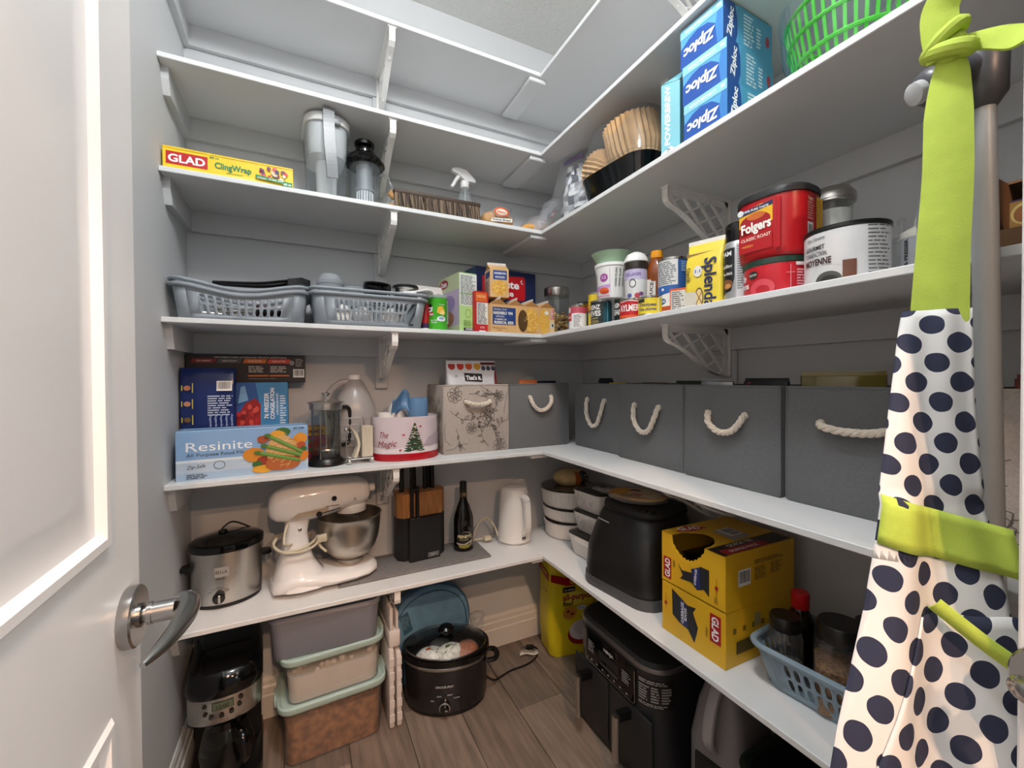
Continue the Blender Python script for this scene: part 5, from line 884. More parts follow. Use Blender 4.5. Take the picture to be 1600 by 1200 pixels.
for z in (0.05, 0.075, 0.10, 0.125, 0.15): g.loft([ring(0.152, 0.148, 0.056, z), ring(0.154, 0.150, 0.057, z + 0.004), ring(0.152, 0.148, 0.056, z + 0.008)], m_jug, False, False)
g.build('jug', t); g = G(); g.tube(spline([(-0.018, 0, 0.285), (-0.05, 0, 0.280), (-0.08, 0, 0.255), (-0.096, 0, 0.215), (-0.085, 0, 0.165), (-0.066, 0, 0.15)], 5), 0.0135, m_jug, 10); g.build('handle', t); g = G(); g.lathe([(0.020, 0.292), (0.0215, 0.294), (0.0215, 0.310), (0.018, 0.312)], m_white, 24); g.build('cap', t)
t = thing('napkin_holder', 'wire napkin holder with ball feet full of cream napkins', 'napkin holder', (-1.116, -0.222, S4), 8)
g = G(); a = [(-0.042, -0.02, 0.018), (0.042, -0.02, 0.018), (0.042, 0.02, 0.018), (-0.042, 0.02, 0.018)]; g.tube(a, 0.0025, m_tin, 6, True)
for x in (-0.044, 0.044): g.tube([(x, 0, 0.018), (x, 0, 0.115)], 0.0022, m_tin, 6); g.ball((x, 0, 0.120), 0.007, m_tin)
g.tube(spline([(0.006, -0.012, 0.02), (0.000, -0.012, 0.12), (0.004, -0.010, 0.155), (0.012, -0.006, 0.16), (0.016, 0.0, 0.13), (0.014, 0.0, 0.02)], 5), 0.002, m_tin, 6); g.build('frame', t)
for x in (-0.038, 0.038):
    g = G(); g.ball((x, -0.018, 0.010), 0.010, m_tin); g.build('ball_foot', t); g = G(); g.ball((x, 0.018, 0.010), 0.010, m_tin); g.build('ball_foot', t)
m_nap = mat('napkin_paper', '#d8cdb8', 0.85, bump=0.2, bs=200)
t2 = thing('napkin_stack', 'thick cream napkin stack on the right side of the wire holder', 'napkins', (-1.096, -0.220, S4 + 0.0212), 8); g = G()
for i in range(6): g.box((-0.012 + 0.0062 * i, 0, 0.055), (0.0054, 0.036, 0.11 - 0.002 * (i % 2)), m_nap, 0.0015, 1)
g.build('fold', t2)
t2 = thing('napkin_stack', 'curled cream napkins leaning on the left side of the wire holder', 'napkins', (-1.134, -0.221, S4 + 0.0212), 8); g = G()
for i in range(4):
    P = spline([(-0.004 + 0.003 * i, 0, 0.0), (0.010 + 0.002 * i, 0, 0.045), (-0.002 + 0.003 * i, 0, 0.085), (-0.016 + 0.004 * i, 0, 0.112 - 0.005 * i)], 5); g.loft([[(x - 0.001, -0.018, z), (x + 0.001, -0.018, z), (x + 0.001, 0.018, z), (x - 0.001, 0.018, z)] for x, y, z in P], m_nap)
g.build('fold', t2)

t = thing('cookie_tin', 'oval Christmas tin with a snowy tree, red birds and red base band', 'tin', (-0.946, -0.182, S4), 0); a, b, H = 0.122, 0.088, 0.158
g = G(); g.lathe([(0.98, 0), (1.0, 0.002), (1.0, 0.026)], mat('tin_red', '#a81320', 0.2), 56, sx=a * 1.012, sy=b * 1.012, cap1=False); g.build('base_band', t)
g = G(); g.lathe([(0.99, 0.003), (1.0, 0.004), (1.0, H), (0.985, H), (0.985, 0.008), (0.001, 0.007)], mat('tin_lilac', '#d3c6cc', 0.25, var=0.05, vs=10), 56, sx=a, sy=b); g.build('body', t)
pe = 0.108; k = Ink(lambda u, v, h: ((a + h) * math.sin(u / pe), -(b + h) * math.cos(u / pe), v), base=0.0008, cut=0.006)
k.poly([(-0.15, 0.027), (0.15, 0.027), (0.15, 0.05), (0.06, 0.046), (0.0, 0.052), (-0.06, 0.044), (-0.15, 0.05)], '#e6dde0').poly([(0.04, 0.048), (0.15, 0.055), (0.15, 0.09), (0.10, 0.095), (0.06, 0.08)], '#b9a9b4')
tx = 0.012
for i in range(11):
    z0 = 0.036 + i * 0.0088; wd = 0.034 * (1 - i / 11.0) + 0.003; k.poly([(tx - wd, z0), (tx - wd * 0.5, z0 - 0.003), (tx, z0 + 0.001), (tx + wd * 0.55, z0 - 0.003), (tx + wd, z0), (tx + wd * 0.35, z0 + 0.012), (tx - wd * 0.35, z0 + 0.012)], ('#25402f', '#34543a')[i % 2])
rr = random.Random(2)
for i in range(70):
    q = rr.random(); z = 0.036 + q * 0.092; wd = 0.034 * (1 - q) + 0.002; k.ell(tx + rr.uniform(-wd, wd), z, 0.0026, 0.0014, rr.choice(('#e9ecec', '#d9dede', '#e9ecec', '#c9a24a', '#a8242c')), 6); k.h -= k.step * 0.9
for x, z in ((-0.022, 0.094), (0.030, 0.122), (-0.032, 0.040)): k.poly([(x - 0.006, z + 0.002), (x, z - 0.003), (x + 0.006, z + 0.004), (x + 0.001, z + 0.002), (x + 0.002, z + 0.006), (x - 0.002, z + 0.003)], '#b01a26')
k.text('Magic', -0.075, 0.064, 0.022, '#8f2a36', 0.065, 0.0, 4, shear=0.35).text('The', -0.086, 0.096, 0.02, '#8f2a36', 0.034, 0.0, 0, shear=0.35); k.build('printed_band', t)
m_bluebag = clear('blue_bag_plastic', '#a9d0f0', 0.1, 0.2, milky=0.7, milk='#93c0e4', edge=0.2)
def roll(label, loc, r, h, m, r0=0.016, rot=None):
    t = thing('bag_roll', label, 'roll', loc, rot=rot); g = G(); g.lathe([(r0, 0), (r, 0.001), (r, h - 0.001), (r0, h), (r0, 0.002)], m, 28, cap0=False, cap1=False); g.lathe([(r * 1.012, h * 0.86), (r * 1.02, h * 0.88), (r * 1.012, h * 0.90)], m, 28, cap0=False, cap1=False); g.build('roll', t); return t
t = roll('upright blue roll of plastic bags in the Christmas tin', (-0.900, -0.190, S4 + 0.009), 0.037, 0.215, m_bluebag)
g = G(); rr = random.Random(3); g.grid(6, 6, lambda u, v: (-0.03 - 0.075 * u, -0.02 + 0.03 * math.sin(3 * u + 2 * v), 0.155 + 0.075 * v + 0.02 * u * (1 - 2 * abs(v - .5)) + 0.02 * math.sin(5 * u)), m_bluebag); g.build('loose_end', t, solid=0.0006)
roll('white paper roll standing behind the blue roll in the tin', (-0.885, -0.135, S4 + 0.009), 0.036, 0.205, mat('tissue', '#e8e4de', 0.85, bump=0.3, bs=60))
roll('low white bag roll at the left of the Christmas tin', (-1.016, -0.185, S4 + 0.009), 0.032, 0.162, mat('tissue'))
t = thing('paper_sheet', 'crumpled white bag sticking up in the middle of the Christmas tin', 'bag', (-0.965, -0.15, S4 + 0.009)); g = G(); g.grid(7, 7, lambda u, v: (-0.03 + 0.07 * u + 0.012 * math.sin(7 * v), 0.02 * math.sin(5 * u + 3 * v), 0.05 + 0.13 * v * (1.15 - 0.5 * u)), mat('tissue')); g.build('sheet', t, solid=0.001)

# ------------------------------------------------------------------ fabric bins
m_linen = mat('grey_linen', '#6c6d6e', 0.9, var=0.14, vs=260, bump=0.5, bs=900, stretch=(1, 1, 3))
m_lin_in = mat('bin_lining', '#3b3b3d', 0.95)
m_flor = mat('floral_linen', '#b3a79d', 0.9, var=0.10, vs=260, bump=0.4, bs=900)
m_rope = mat('cotton_rope', '#d9cdbd', 0.85, var=0.08, vs=80, bump=0.3, bs=200)
def rope(parent, P, r=0.0082):
    g = G(); P = spline(P, 7); n = len(P)
    V = [Vector(p) for p in P]
    for s in range(3):
        pts = []
        for i, p in enumerate(V):
            tg = (V[min(n - 1, i + 1)] - V[max(0, i - 1)]).normalized(); sd = tg.cross(Vector((0, -1, 0.01))).normalized(); up = sd.cross(tg); an = i * 0.55 + s * 2 * PI / 3; pts.append(tuple(p + sd * math.cos(an) * r * 0.5 + up * math.sin(an) * r * 0.5))
        g.tube(pts, r * 0.62, m_rope, 7)
    g.build('rope_handle', parent)
def fabric_bin(name, label, loc, rz, w, d, h, hz, hw, sag, floral=0, group=None, out=0.016, lean=0.0):
    t = thing(name, label, 'storage bin', loc, rz, group); m = m_flor if floral else m_linen; g = G()
    ro = [ring(w - 0.006, d - 0.006, 0.006, 0, 2), ring(w, d, 0.008, 0.006, 2), ring(w + 0.002, d + 0.002, 0.008, h * 0.5, 2), ring(w, d, 0.008, h - 0.004, 2), ring(w - 0.004, d - 0.004, 0.006, h, 2)]
    g.loft(ro, m, True, False); g.build('shell', t)
    g = G(); g.loft([ring(w - 0.004, d - 0.004, 0.006, h, 2), ring(w - 0.010, d - 0.010, 0.005, h - 0.002, 2), ring(w - 0.012, d - 0.012, 0.005, 0.012, 2)], m_lin_in, False, True); g.build('lining', t)
    g = G()
    for s in (-1, 1): g.tube([(s * (w / 2 - 0.001), -d / 2 + 0.002, 0.004), (s * (w / 2), -d / 2 + 0.0015, h * 0.5), (s * (w / 2 - 0.001), -d / 2 + 0.002, h - 0.003)], 0.0022, m, 6)
    g.tube([(-w / 2, -d / 2 - 0.0002, h - 0.004), (w / 2, -d / 2 - 0.0002, h - 0.004)], 0.0018, m, 6); g.build('piping', t)
    yf = -d / 2 - 0.001
    for s in (-1, 1):
        g = G(); mx = Matrix.Translation((s * hw, yf, hz)) @ Matrix.Rotation(R(90), 4, 'X'); g.tube([(0.0085 * math.cos(2 * PI * i / 18), 0.0085 * math.sin(2 * PI * i / 18), 0.0005) for i in range(18)], 0.0022, m_tin, 6, True, mx=mx); g.lathe([(0.0075, -0.0005), (0.0075, 0.0002)], m_lin_in, 16, mx=mx); g.build('grommet', t)
    rope(t, [(-hw, yf + 0.004, hz + 0.001), (-hw, yf - 0.006, hz - 0.002), (-hw * 0.82, yf - out, hz - sag * 0.55), (-hw * 0.35, yf - out, hz - sag * 0.95), (hw * 0.1, yf - out, hz - sag), (hw * 0.5, yf - out, hz - sag * 0.85), (hw * 0.86, yf - out, hz - sag * 0.45), (hw, yf - 0.006, hz - 0.002), (hw, yf + 0.004, hz + 0.001)])
    if floral:
        for nm, mp, W in (('printed_flowers', on_front(-d / 2 - 0.0014), w), ('printed_flowers', on_left(-w / 2 - 0.0014), d)):
            k = Ink(mp); rr = random.Random(floral + (0 if W == w else 40)); c = '#4b4642'; L = 0.0013
            def leaf(x, y, an, s):
                ca, sa = math.cos(an), math.sin(an); f = lambda u, v: (x + (u * ca - v * sa) * s, y + (u * sa + v * ca) * s)
                k.line([f(0, 0), f(.35, .22), f(.75, .16), f(1, 0), f(.75, -.16), f(.35, -.22), f(0, 0)], L, c); k.line([f(0, 0), f(.85, 0)], L * .7, c); k.h -= k.step * 1.9
            def flower(x, y, s):
                for rg, np_ in ((1.0, 7), (0.62, 6), (0.3, 4)):
                    a0 = rr.uniform(0, 6)
                    for q in range(np_):
                        a1 = a0 + 2 * PI * q / np_; a2 = a1 + 2 * PI / np_; am = (a1 + a2) / 2; k.line([(x + s * rg * .7 * math.cos(a1), y + s * rg * .7 * math.sin(a1)), (x + s * rg * math.cos(am - .25), y + s * rg * math.sin(am - .25)), (x + s * rg * math.cos(am + .25), y + s * rg * math.sin(am + .25)), (x + s * rg * .7 * math.cos(a2), y + s * rg * .7 * math.sin(a2)), (x + s * rg * .35 * math.cos(am), y + s * rg * .35 * math.sin(am))], L, c); k.h -= k.step * .95
            nx = max(2, int(W / 0.062))
            for i in range(nx):
                for j in range(4):
                    x = -W / 2 + W * (i + 0.5) / nx + rr.uniform(-.015, .015); y = 0.035 + 0.066 * j + rr.uniform(-.015, .015)
                    if (i + 2 * j) % 3 == 0 and abs(x) < W / 2 - 0.036: flower(x, min(h - 0.04, y), rr.uniform(0.022, 0.032))
                    an = rr.uniform(0, 6); P = [(x, y)]
                    for q in range(7): an += rr.uniform(-.5, .5); P.append((min(W / 2 - .004, max(-W / 2 + .004, P[-1][0] + 0.014 * math.cos(an))), min(h - .008, max(.006, P[-1][1] + 0.014 * math.sin(an)))))
                    k.line(P, L, c); k.h -= k.step
                    for q in (2, 4, 5, 7):
                        if abs(P[q][0]) < W / 2 - .026 and 0.03 < P[q][1] < h - .03: leaf(P[q][0], P[q][1], an + rr.choice((-1, 1)) * 1.0, rr.uniform(0.016, 0.026))
            k.build(nm, t, rough=0.9)
    return t
fabric_bin('fabric_bin', 'beige fabric bin with line-drawn flowers beside the Christmas tin', (-0.673, -0.117, S4), 2, 0.282, 0.205, 0.272, 0.205, 0.050, 0.012, 3, out=0.022)
GB = 'grey linen bins'
fabric_bin('fabric_bin', 'grey linen bin on the back wall, right of the floral bin', (-0.378, -0.113, S4), 0, 0.292, 0.205, 0.273, 0.215, 0.052, 0.056, group=GB)
fabric_bin('fabric_bin', 'grey linen bin with a deep rope loop, nearest the corner on the right wall', (-0.1195, -0.400, S4), -90, 0.300, 0.200, 0.273, 0.205, 0.056, 0.105, group=GB)
fabric_bin('fabric_bin', 'second grey linen bin from the corner on the right wall', (-0.135, -0.714, S4), -92, 0.312, 0.220, 0.273, 0.198, 0.058, 0.088, group=GB)
fabric_bin('fabric_bin', 'third grey linen bin from the corner on the right wall', (-0.145, -1.022, S4), -90, 0.288, 0.225, 0.273, 0.195, 0.055, 0.050, group=GB)
fabric_bin('fabric_bin', 'grey linen bin with a nearly straight rope, beside the apron', (-0.145, -1.324, S4), -90, 0.288, 0.225, 0.273, 0.192, 0.066, 0.014, group=GB)
fabric_bin('fabric_bin', 'beige floral bin half hidden behind the apron and grey tube', (-0.150, -1.640, S4), -90, 0.30, 0.225, 0.273, 0.15, 0.062, 0.05, 17)
t = thing('snack_bag', 'white snack bag with a row of coloured fruit standing in the floral bin', 'snack bag', (-0.672, -0.158, S4 + 0.018), 2)
g = G(); rr = random.Random(7); rings = []
for z, dd in ((0.0, 0.02), (0.05, 0.06), (0.15, 0.07), (0.25, 0.055), (0.31, 0.02), (0.325, 0.006), (0.350, 0.004)): rings.append([(x * (1 + rr.uniform(-.01, .01)), y * 1.0, z) for x, y in rrect(0.215, dd, min(0.0019, dd / 2.1) if dd < 0.01 else dd * 0.4, 3)])
g.loft(rings, mat('bag_white', '#d9dade', 0.35, var=0.04, bump=0.35, bs=25)); g.build('bag', t)
def bagf(u, v, h): return (u, -(0.036 - max(0, v - 0.22) * 0.30) - h - 0.001, v)
k = Ink(bagf); 
for i, c in enumerate(('#a82a1e', '#c2301c', '#d0551e', '#cf9a22')): k.ell(-0.086 + 0.037 * i, 0.329, 0.015, 0.017, c, 16, wob=0.03)
for i in range(3): k.ell(0.052 + 0.022 * i, 0.320, 0.009, 0.010, '#2c3248', 14).ell(0.052 + 0.022 * i, 0.322, 0.004, 0.004, '#5a6484', 8)
k.rect(0.04, 0.334, 0.106, 0.345, '#5a1620').poly([(-0.035, 0.268), (0.040, 0.264), (0.042, 0.296), (-0.037, 0.300)], '#191614').text("That's it.", 0.003, 0.281, 0.018, '#ffffff', 0.068, 0.04).text('MINI FRUIT BARS', -0.035, 0.252, 0.005, '#3a3a3a', 0.06).text('BARRES AUX FRUITS', 0.05, 0.252, 0.005, '#3a3a3a', 0.06).para(-0.06, 0.244, 0.075, 1, 0.004, '#6a6a6a').text('24', -0.072, 0.288, 0.009, '#8a9098').poly([(0.093, 0.2), (0.107, 0.2), (0.107, 0.33), (0.098, 0.29)], '#7a1a24'); k.build('printed_front', t)
def pouch(label, loc, rz, w, h, d, m, tilt=0.0, cat='snack bag', name='snack_pouch'):
    t = thing(name, label, cat, loc, rot=(R(tilt), 0, R(rz))); g = G(); rr = random.Random(len(label)); rings = []
    for j in range(7):
        v = j / 6; f = math.sin(PI * min(1, max(0, 0.06 + 0.88 * v))) ** 0.6; rings.append([(x * (1 + rr.uniform(-.02, .02)), y, h * v + rr.uniform(-.002, .002)) for x, y in rrect(w, max(0.004, d * f), max(0.0015, d * f * 0.35), 2)])
    g.loft(rings, m); g.build('pouch', t); g = G(); g.box((0, 0, h + 0.004), (w * 0.98, 0.002, 0.010), m); g.build('seal', t); return t
zb = S4 + 0.0125
pouch('orange and blue snack wrapper poking from the back wall grey bin', (-0.415, -0.15, zb), 10, 0.10, 0.268, 0.03, mat('wrap_orange', '#b5673c', 0.4), 4)
pouch('pale blue wrapper poking from the back wall grey bin', (-0.385, -0.105, zb), 30, 0.07, 0.282, 0.02, mat('wrap_pale', '#a9b4b8', 0.4), 3)
pouch('dark navy wrapper lying in the back wall grey bin', (-0.30, -0.12, zb), 0, 0.10, 0.262, 0.03, mat('wrap_navy', '#1c2434', 0.4), 4)
pouch('dark blue pouch peeking from the bin nearest the corner', (-0.10, -0.31, zb), -90, 0.09, 0.272, 0.04, mat('wrap_blue', '#17222c', 0.4), 0)
pouch('yellow snack pouch peeking from the bin nearest the corner', (-0.17, -0.47, zb), -90, 0.10, 0.254, 0.03, mat('wrap_yellow', '#c9a820', 0.4), 0)
pouch('brown wrapper peeking from the second bin from the corner', (-0.16, -0.66, zb), -90, 0.12, 0.256, 0.03, mat('wrap_brown', '#4a3a2c', 0.4), 0)
pouch('dark green wrapper peeking from the second bin from the corner', (-0.11, -0.78, zb), -80, 0.12, 0.262, 0.03, mat('wrap_green', '#2c382c', 0.4), 0)
pouch('silver foil pouch leaning from the third bin from the corner', (-0.19, -0.945, zb), -70, 0.09, 0.270, 0.03, mat('wrap_silver', '#8f8f90', 0.25, 0.7), 3)
t = pouch('black snack bag with a pink letter in the third bin', (-0.17, -1.075, zb), -88, 0.12, 0.270, 0.04, mat('wrap_black', '#0c0c0e', 0.35), 0); k = Ink(on_front(-0.021)); k.text('C', -0.035, 0.262, 0.014, '#a83a5a', 0.011, 0.04); k.build('printed_front', t)
pouch('crinkled yellow cellophane bag poking from the bin beside the apron', (-0.15, -1.245, zb), -66, 0.16, 0.285, 0.04, clear('cello_yellow', '#d8c86a', 0.2, 0.15, milky=0.55, milk='#a89a3c', edge=0.4), 2)
pouch('red and black patterned packet in the floral bin behind the apron', (-0.16, -1.60, zb), -88, 0.16, 0.275, 0.04, mat('wrap_red', '#7a1f14', 0.4, var=0.5, vs=60), 0)

# ================================================================== lowest shelf
m_enam = mat('mixer_enamel', '#f3efec', 0.12, var=0.02, coat=0.5)
t = thing('slow_cooker', 'small oval steel slow cooker with a black lid on the lowest shelf', 'slow cooker', (-1.524, -0.118, S5), 14); a, b = 0.100, 0.084
g = G(); g.lathe([(0.93, 0), (0.97, 0.003), (0.97, 0.014)], m_black, 48, sx=a, sy=b); g.build('base', t)
g = G(); g.lathe([(0.96, 0.012), (0.98, 0.014), (1.0, 0.165), (1.02, 0.170), (1.02, 0.175)], m_steel, 56, sx=a, sy=b); g.build('body', t)
g = G(); g.lathe([(1.0, 0.172), (1.045, 0.176), (1.055, 0.186), (1.04, 0.196), (0.96, 0.200), (0.93, 0.193)], m_blackg, 56, sx=a, sy=b); g.build('crock', t)
g = G(); g.lathe([(0.97, 0.198), (0.98, 0.201), (0.90, 0.207), (0.5, 0.217), (0.01, 0.220)], mat('dark_lid_glass', '#14100d', 0.04, coat=0.5), 48, sx=a, sy=b); lid = g.build('lid', t)
g = G(); g.tube(spline([(-0.02, 0.01, 0.218), (-0.006, 0.015, 0.232), (0.014, 0.024, 0.240), (0.035, 0.03, 0.232), (0.07, 0.034, 0.208)], 5), 0.003, m_blackm, 6); g.build('cord', t)
g = G(); g.lathe([(0.012, 0.218), (0.014, 0.220), (0.012, 0.226), (0.006, 0.227)], m_blackg, 20, (-0.012, -0.002, 0)); g.build('knob', lid)
for s in (-1, 1):
    g = G(); g.loft([[(s * x, y, z) for y, z in ((-0.022 * f, 0.118), (0.022 * f, 0.118), (0.020 * f, 0.130), (-0.020 * f, 0.130))] for x, f in ((0.094, 1.0), (0.112, 1.0), (0.124, 0.7), (0.128, 0.45))], m_black); g.build('handle', t)
def ellf(a, b, u0=1.0): return lambda u, v, h: ((a + h) * math.sin(u / u0), -(b + h) * math.cos(u / u0), v)
g = G(); fm = Matrix.Translation((-0.034, -0.0805, 0.038)) @ Matrix.Rotation(R(90), 4, 'X') @ Matrix.Rotation(R(0), 4, 'Y'); g.lathe([(0.0165, 0.0), (0.0165, 0.010), (0.014, 0.013)], m_blackg, 28, mx=fm); g.box((0, 0.0, 0.0145), (0.006, 0.024, 0.004), m_tin, 0.001, 1, mx=fm); g.build('dial', t)
k = Ink(lambda u, v, h: ((a * 0.99 + h) * math.sin(u / 0.1), -(b * 0.99 + h) * math.cos(u / 0.1), v), base=0.0012, cut=0.006); k.rect(-0.045, 0.102, -0.006, 0.132, '#a7a29b').text('BELLA', -0.026, 0.117, 0.010, '#55504a', 0.032).para(-0.040, 0.096, -0.010, 1, 0.003, '#4a443e').line([(-0.055, 0.062), (-0.036, 0.070), (-0.014, 0.062)], 0.001, '#3a3632').text('OFF', -0.058, 0.056, 0.004, '#3a3632').text('HIGH', -0.012, 0.056, 0.004, '#3a3632'); k.build('printed_marks', t)
t = thing('care_tag', 'paper warning tag hanging on the cord of the small slow cooker', 'tag', (-1.618, -0.205, S5 + 0.001), 20); g = G(); g.grid(4, 6, lambda u, v: (-0.012 + 0.03 * u - 0.006 * v, 0.006 * math.sin(3 * v), 0.002 + 0.075 * v), mat('tag_paper', '#cfc7bb', 0.8)); g.build('tag', t, solid=0.0006); k = Ink(lambda u, v, h: (u, 0.006 * math.sin(3 * v / 0.075) - 0.001 - h, v)); k.para(-0.008, 0.030, 0.012, 4, 0.006, '#6a625a').rect(-0.012, 0.046, 0.006, 0.054, '#a8482e'); k.build('printed_warning', t)

t = thing('stand_mixer', 'white stand mixer with a steel bowl and chrome trim', 'stand mixer', (-1.228, -0.140, S5 + 0.0095), 9)
g = G()
def sec(x, w, z0, z1, n=14, pw=2.6):
    r_ = []
    for i in range(n):
        q = 2 * PI * i / n; c, s = math.cos(q), math.sin(q); r_.append((x, w * math.copysign(abs(c) ** (2 / pw), c), (z0 + z1) / 2 + (z1 - z0) / 2 * math.copysign(abs(s) ** (2 / pw), s)))
    return r_
g.loft([sec(-0.172, 0.03, 0.004, 0.020), sec(-0.168, 0.062, 0.0, 0.032), (sec(-0.15, 0.082, 0.0, 0.052)), sec(-0.12, 0.092, 0.0, 0.070), sec(-0.08, 0.098, 0.0, 0.072), sec(-0.03, 0.104, 0.0, 0.055), sec(0.02, 0.108, 0.0, 0.044), sec(0.08, 0.108, 0.0, 0.040), sec(0.13, 0.096, 0.0, 0.038), sec(0.165, 0.066, 0.001, 0.034), sec(0.178, 0.030, 0.006, 0.026)], m_enam); g.build('base', t, smooth=60)
def rsec(z, x0, x1, w, n=18, pw=3.0):
    r_ = []
    for i in range(n):
        q = 2 * PI * i / n; c, s = math.cos(q), math.sin(q); r_.append(((x0 + x1) / 2 + (x1 - x0) / 2 * math.copysign(abs(c) ** (2 / pw), c), w * math.copysign(abs(s) ** (2 / pw), s), z))
    return r_
g = G(); g.loft([rsec(0.012, -0.172, 0.04, 0.100, pw=2.4), rsec(0.03, -0.168, 0.012, 0.094, pw=2.5), rsec(0.06, -0.160, -0.018, 0.080, pw=2.6), rsec(0.10, -0.148, -0.042, 0.062), rsec(0.14, -0.138, -0.052, 0.052), rsec(0.19, -0.130, -0.058, 0.048), rsec(0.235, -0.126, -0.050, 0.048)], m_enam); g.build('column', t, smooth=60)
g = G(); hd = []
for x, w, z0, z1 in ((-0.176, 0.018, 0.262, 0.296), (-0.172, 0.036, 0.248, 0.314), (-0.155, 0.052, 0.234, 0.336), (-0.12, 0.062, 0.226, 0.352), (-0.06, 0.067, 0.222, 0.360), (0.0, 0.068, 0.228, 0.362), (0.06, 0.066, 0.238, 0.360), (0.11, 0.062, 0.246, 0.354), (0.140, 0.052, 0.254, 0.342), (0.152, 0.034, 0.268, 0.326), (0.156, 0.015, 0.282, 0.312)): hd.append(sec(x, w, z0, z1, 22, 2.4))
g.loft(hd, m_enam); head = g.build('motor_head', t, smooth=60)
g = G(); g.tube([(0.150, 0, 0.302), (0.176, 0, 0.302)], 0.016, m_enam, 20); g.build('hub_cap', head)
g = G(); g.lathe([(0.045, 0.0), (0.052, 0.002), (0.054, 0.024), (0.046, 0.03)], m_enam, 30, (0.092, 0, 0.226)); g.lathe([(0.046, -0.012), (0.048, -0.010), (0.048, 0.001)], m_tin, 30, (0.092, 0, 0.226)); g.build('planetary_ring', t)
g = G(); g.lathe([(0.016, 0.205), (0.018, 0.207), (0.018, 0.217)], m_enam, 20, (0.10, -0.012, 0)); g.tube([(0.10, -0.012, 0.12), (0.10, -0.012, 0.208)], 0.006, m_tin, 10); g.build('beater_shaft', t)
def headband(u, v, h): return (u, -(0.0685 - 0.9 * max(0, abs(u - 0.0) - 0.06) ** 2 / 0.6) - h - 0.0012, v)
k = Ink(lambda u, v, h: (u, -0.0672 - h - 0.0004 + 0.5 * max(0, abs(u) - 0.05) ** 2 * 8, v), cut=0.012, base=0.001)
k.poly([(-0.125, 0.245), (0.0, 0.256), (0.0, 0.272), (-0.125, 0.262)], '#b9a58c').line([(-0.03, 0.252), (0.04, 0.262)], 0.003, '#1a1613').text('MIXER', 0.112, 0.284, 0.012, '#4a4642', 0.05, 0.0, 4, shear=0.3).ell(0.018, 0.298, 0.0085, 0.0085, '#17130f').ell(-0.031, 0.252, 0.0095, 0.0095, '#17130f'); k.para(-0.01, 0.275, 0.05, 1, 0.004, '#6a6058'); k.build('chrome_strip', head, rough=0.25)
g = G()
for s in (-1,): g.lathe([(0.009, 0), (0.009, 0.008), (0.007, 0.010)], m_blackg, 18, mx=Matrix.Translation((-0.031, -0.066, 0.252)) @ Matrix.Rotation(R(90), 4, 'X')); g.lathe([(0.008, 0), (0.008, 0.006), (0.006, 0.008)], m_blackg, 18, mx=Matrix.Translation((0.018, -0.067, 0.298)) @ Matrix.Rotation(R(90), 4, 'X'))
g.build('speed_knob', head)
g = G(); g.lathe([(0.044, 0.040), (0.045, 0.042), (0.045, 0.056), (0.040, 0.060), (0.062, 0.070), (0.088, 0.096), (0.100, 0.130), (0.106, 0.175), (0.109, 0.212), (0.1115, 0.214), (0.1115, 0.217), (0.107, 0.216), (0.103, 0.175), (0.097, 0.130), (0.085, 0.098), (0.06, 0.074), (0.001, 0.068)], mat('bowl_steel', '#b9b2a8', 0.32, 1.0, var=0.05), 56, (0.088, 0, 0)); g.build('bowl', t, smooth=50)
m_cord = mat('cream_cord', '#cfc3a8', 0.5)
g = G(); P = []
for i in range(36):
    q = 2 * PI * i / 18; P.append((-0.092 + (0.075 + 0.006 * math.sin(q * 2.5)) * math.cos(q), 0.068 * math.sin(q), 0.150 + 0.012 * math.cos(q * 1.5) + 0.004 * (i // 18)))
P = [(-0.12, -0.03, 0.232), (-0.135, -0.06, 0.20), (-0.13, -0.066, 0.165)] + P[20:] + [(-0.03, -0.06, 0.145), (-0.01, -0.07, 0.12)]
g.tube(spline(P, 3), 0.0042, m_cord, 8); g.tube(spline([(-0.155, -0.02, 0.18), (-0.165, -0.045, 0.165), (-0.14, -0.075, 0.148), (-0.09, -0.084, 0.142), (-0.05, -0.078, 0.150), (-0.03, -0.066, 0.165)], 4), 0.0042, m_cord, 8); g.build('power_cord', t); g = G(); g.box((-0.022, -0.068, 0.168), (0.032, 0.016, 0.026), m_cord, 0.005); g.build('plug', t)
g = G(); g.lathe([(0.006, 0), (0.006, 0.003), (0.004, 0.004)], m_tin, 12, mx=Matrix.Translation((-0.088, -0.047, 0.205)) @ Matrix.Rotation(R(90), 4, 'X')); g.build('hinge_screw', t)

m_towel = mat('grey_towel', '#7a7674', 1.0, var=0.12, vs=90, bump=1.0, bs=450)
t = thing('folded_towel', 'folded grey towel under the mixer, knife block and bottle', 'towel', (-0.90, -0.128, S5)); g = G()
for i, (x0, x1, y0, y1) in enumerate(((-0.29, 0.282, -0.103, 0.095), (-0.285, 0.278, -0.100, 0.094))):
    g.box(((x0 + x1) / 2, (y0 + y1) / 2, 0.0024 + 0.0046 * i), (x1 - x0, y1 - y0, 0.0044), m_towel, 0.002, 2)
g.build('layer', t); g = G(); g.tube([(-0.29, -0.100, 0.0046), (0.277, -0.100, 0.0046)], 0.0044, m_towel, 8); g.tube([(0.279, -0.100, 0.0046), (0.279, 0.09, 0.0046)], 0.0044, m_towel, 8); g.build('folded_edge', t)
ZT = S5 + 0.0095
t = thing('knife_block', 'black and acacia wood knife block full of black handled knives', 'knife block', (-0.872, -0.100, ZT), 5); m_acacia = mat('acacia', '#a3703f', 0.4, var=0.30, vs=14, stretch=(9, 9, 0.7))
pl = [(-0.098, -0.010), (-0.078, -0.032), (0.078, -0.032), (0.098, -0.010), (0.098, 0.034), (0.078, 0.054), (-0.078, 0.054), (-0.098, 0.034)]
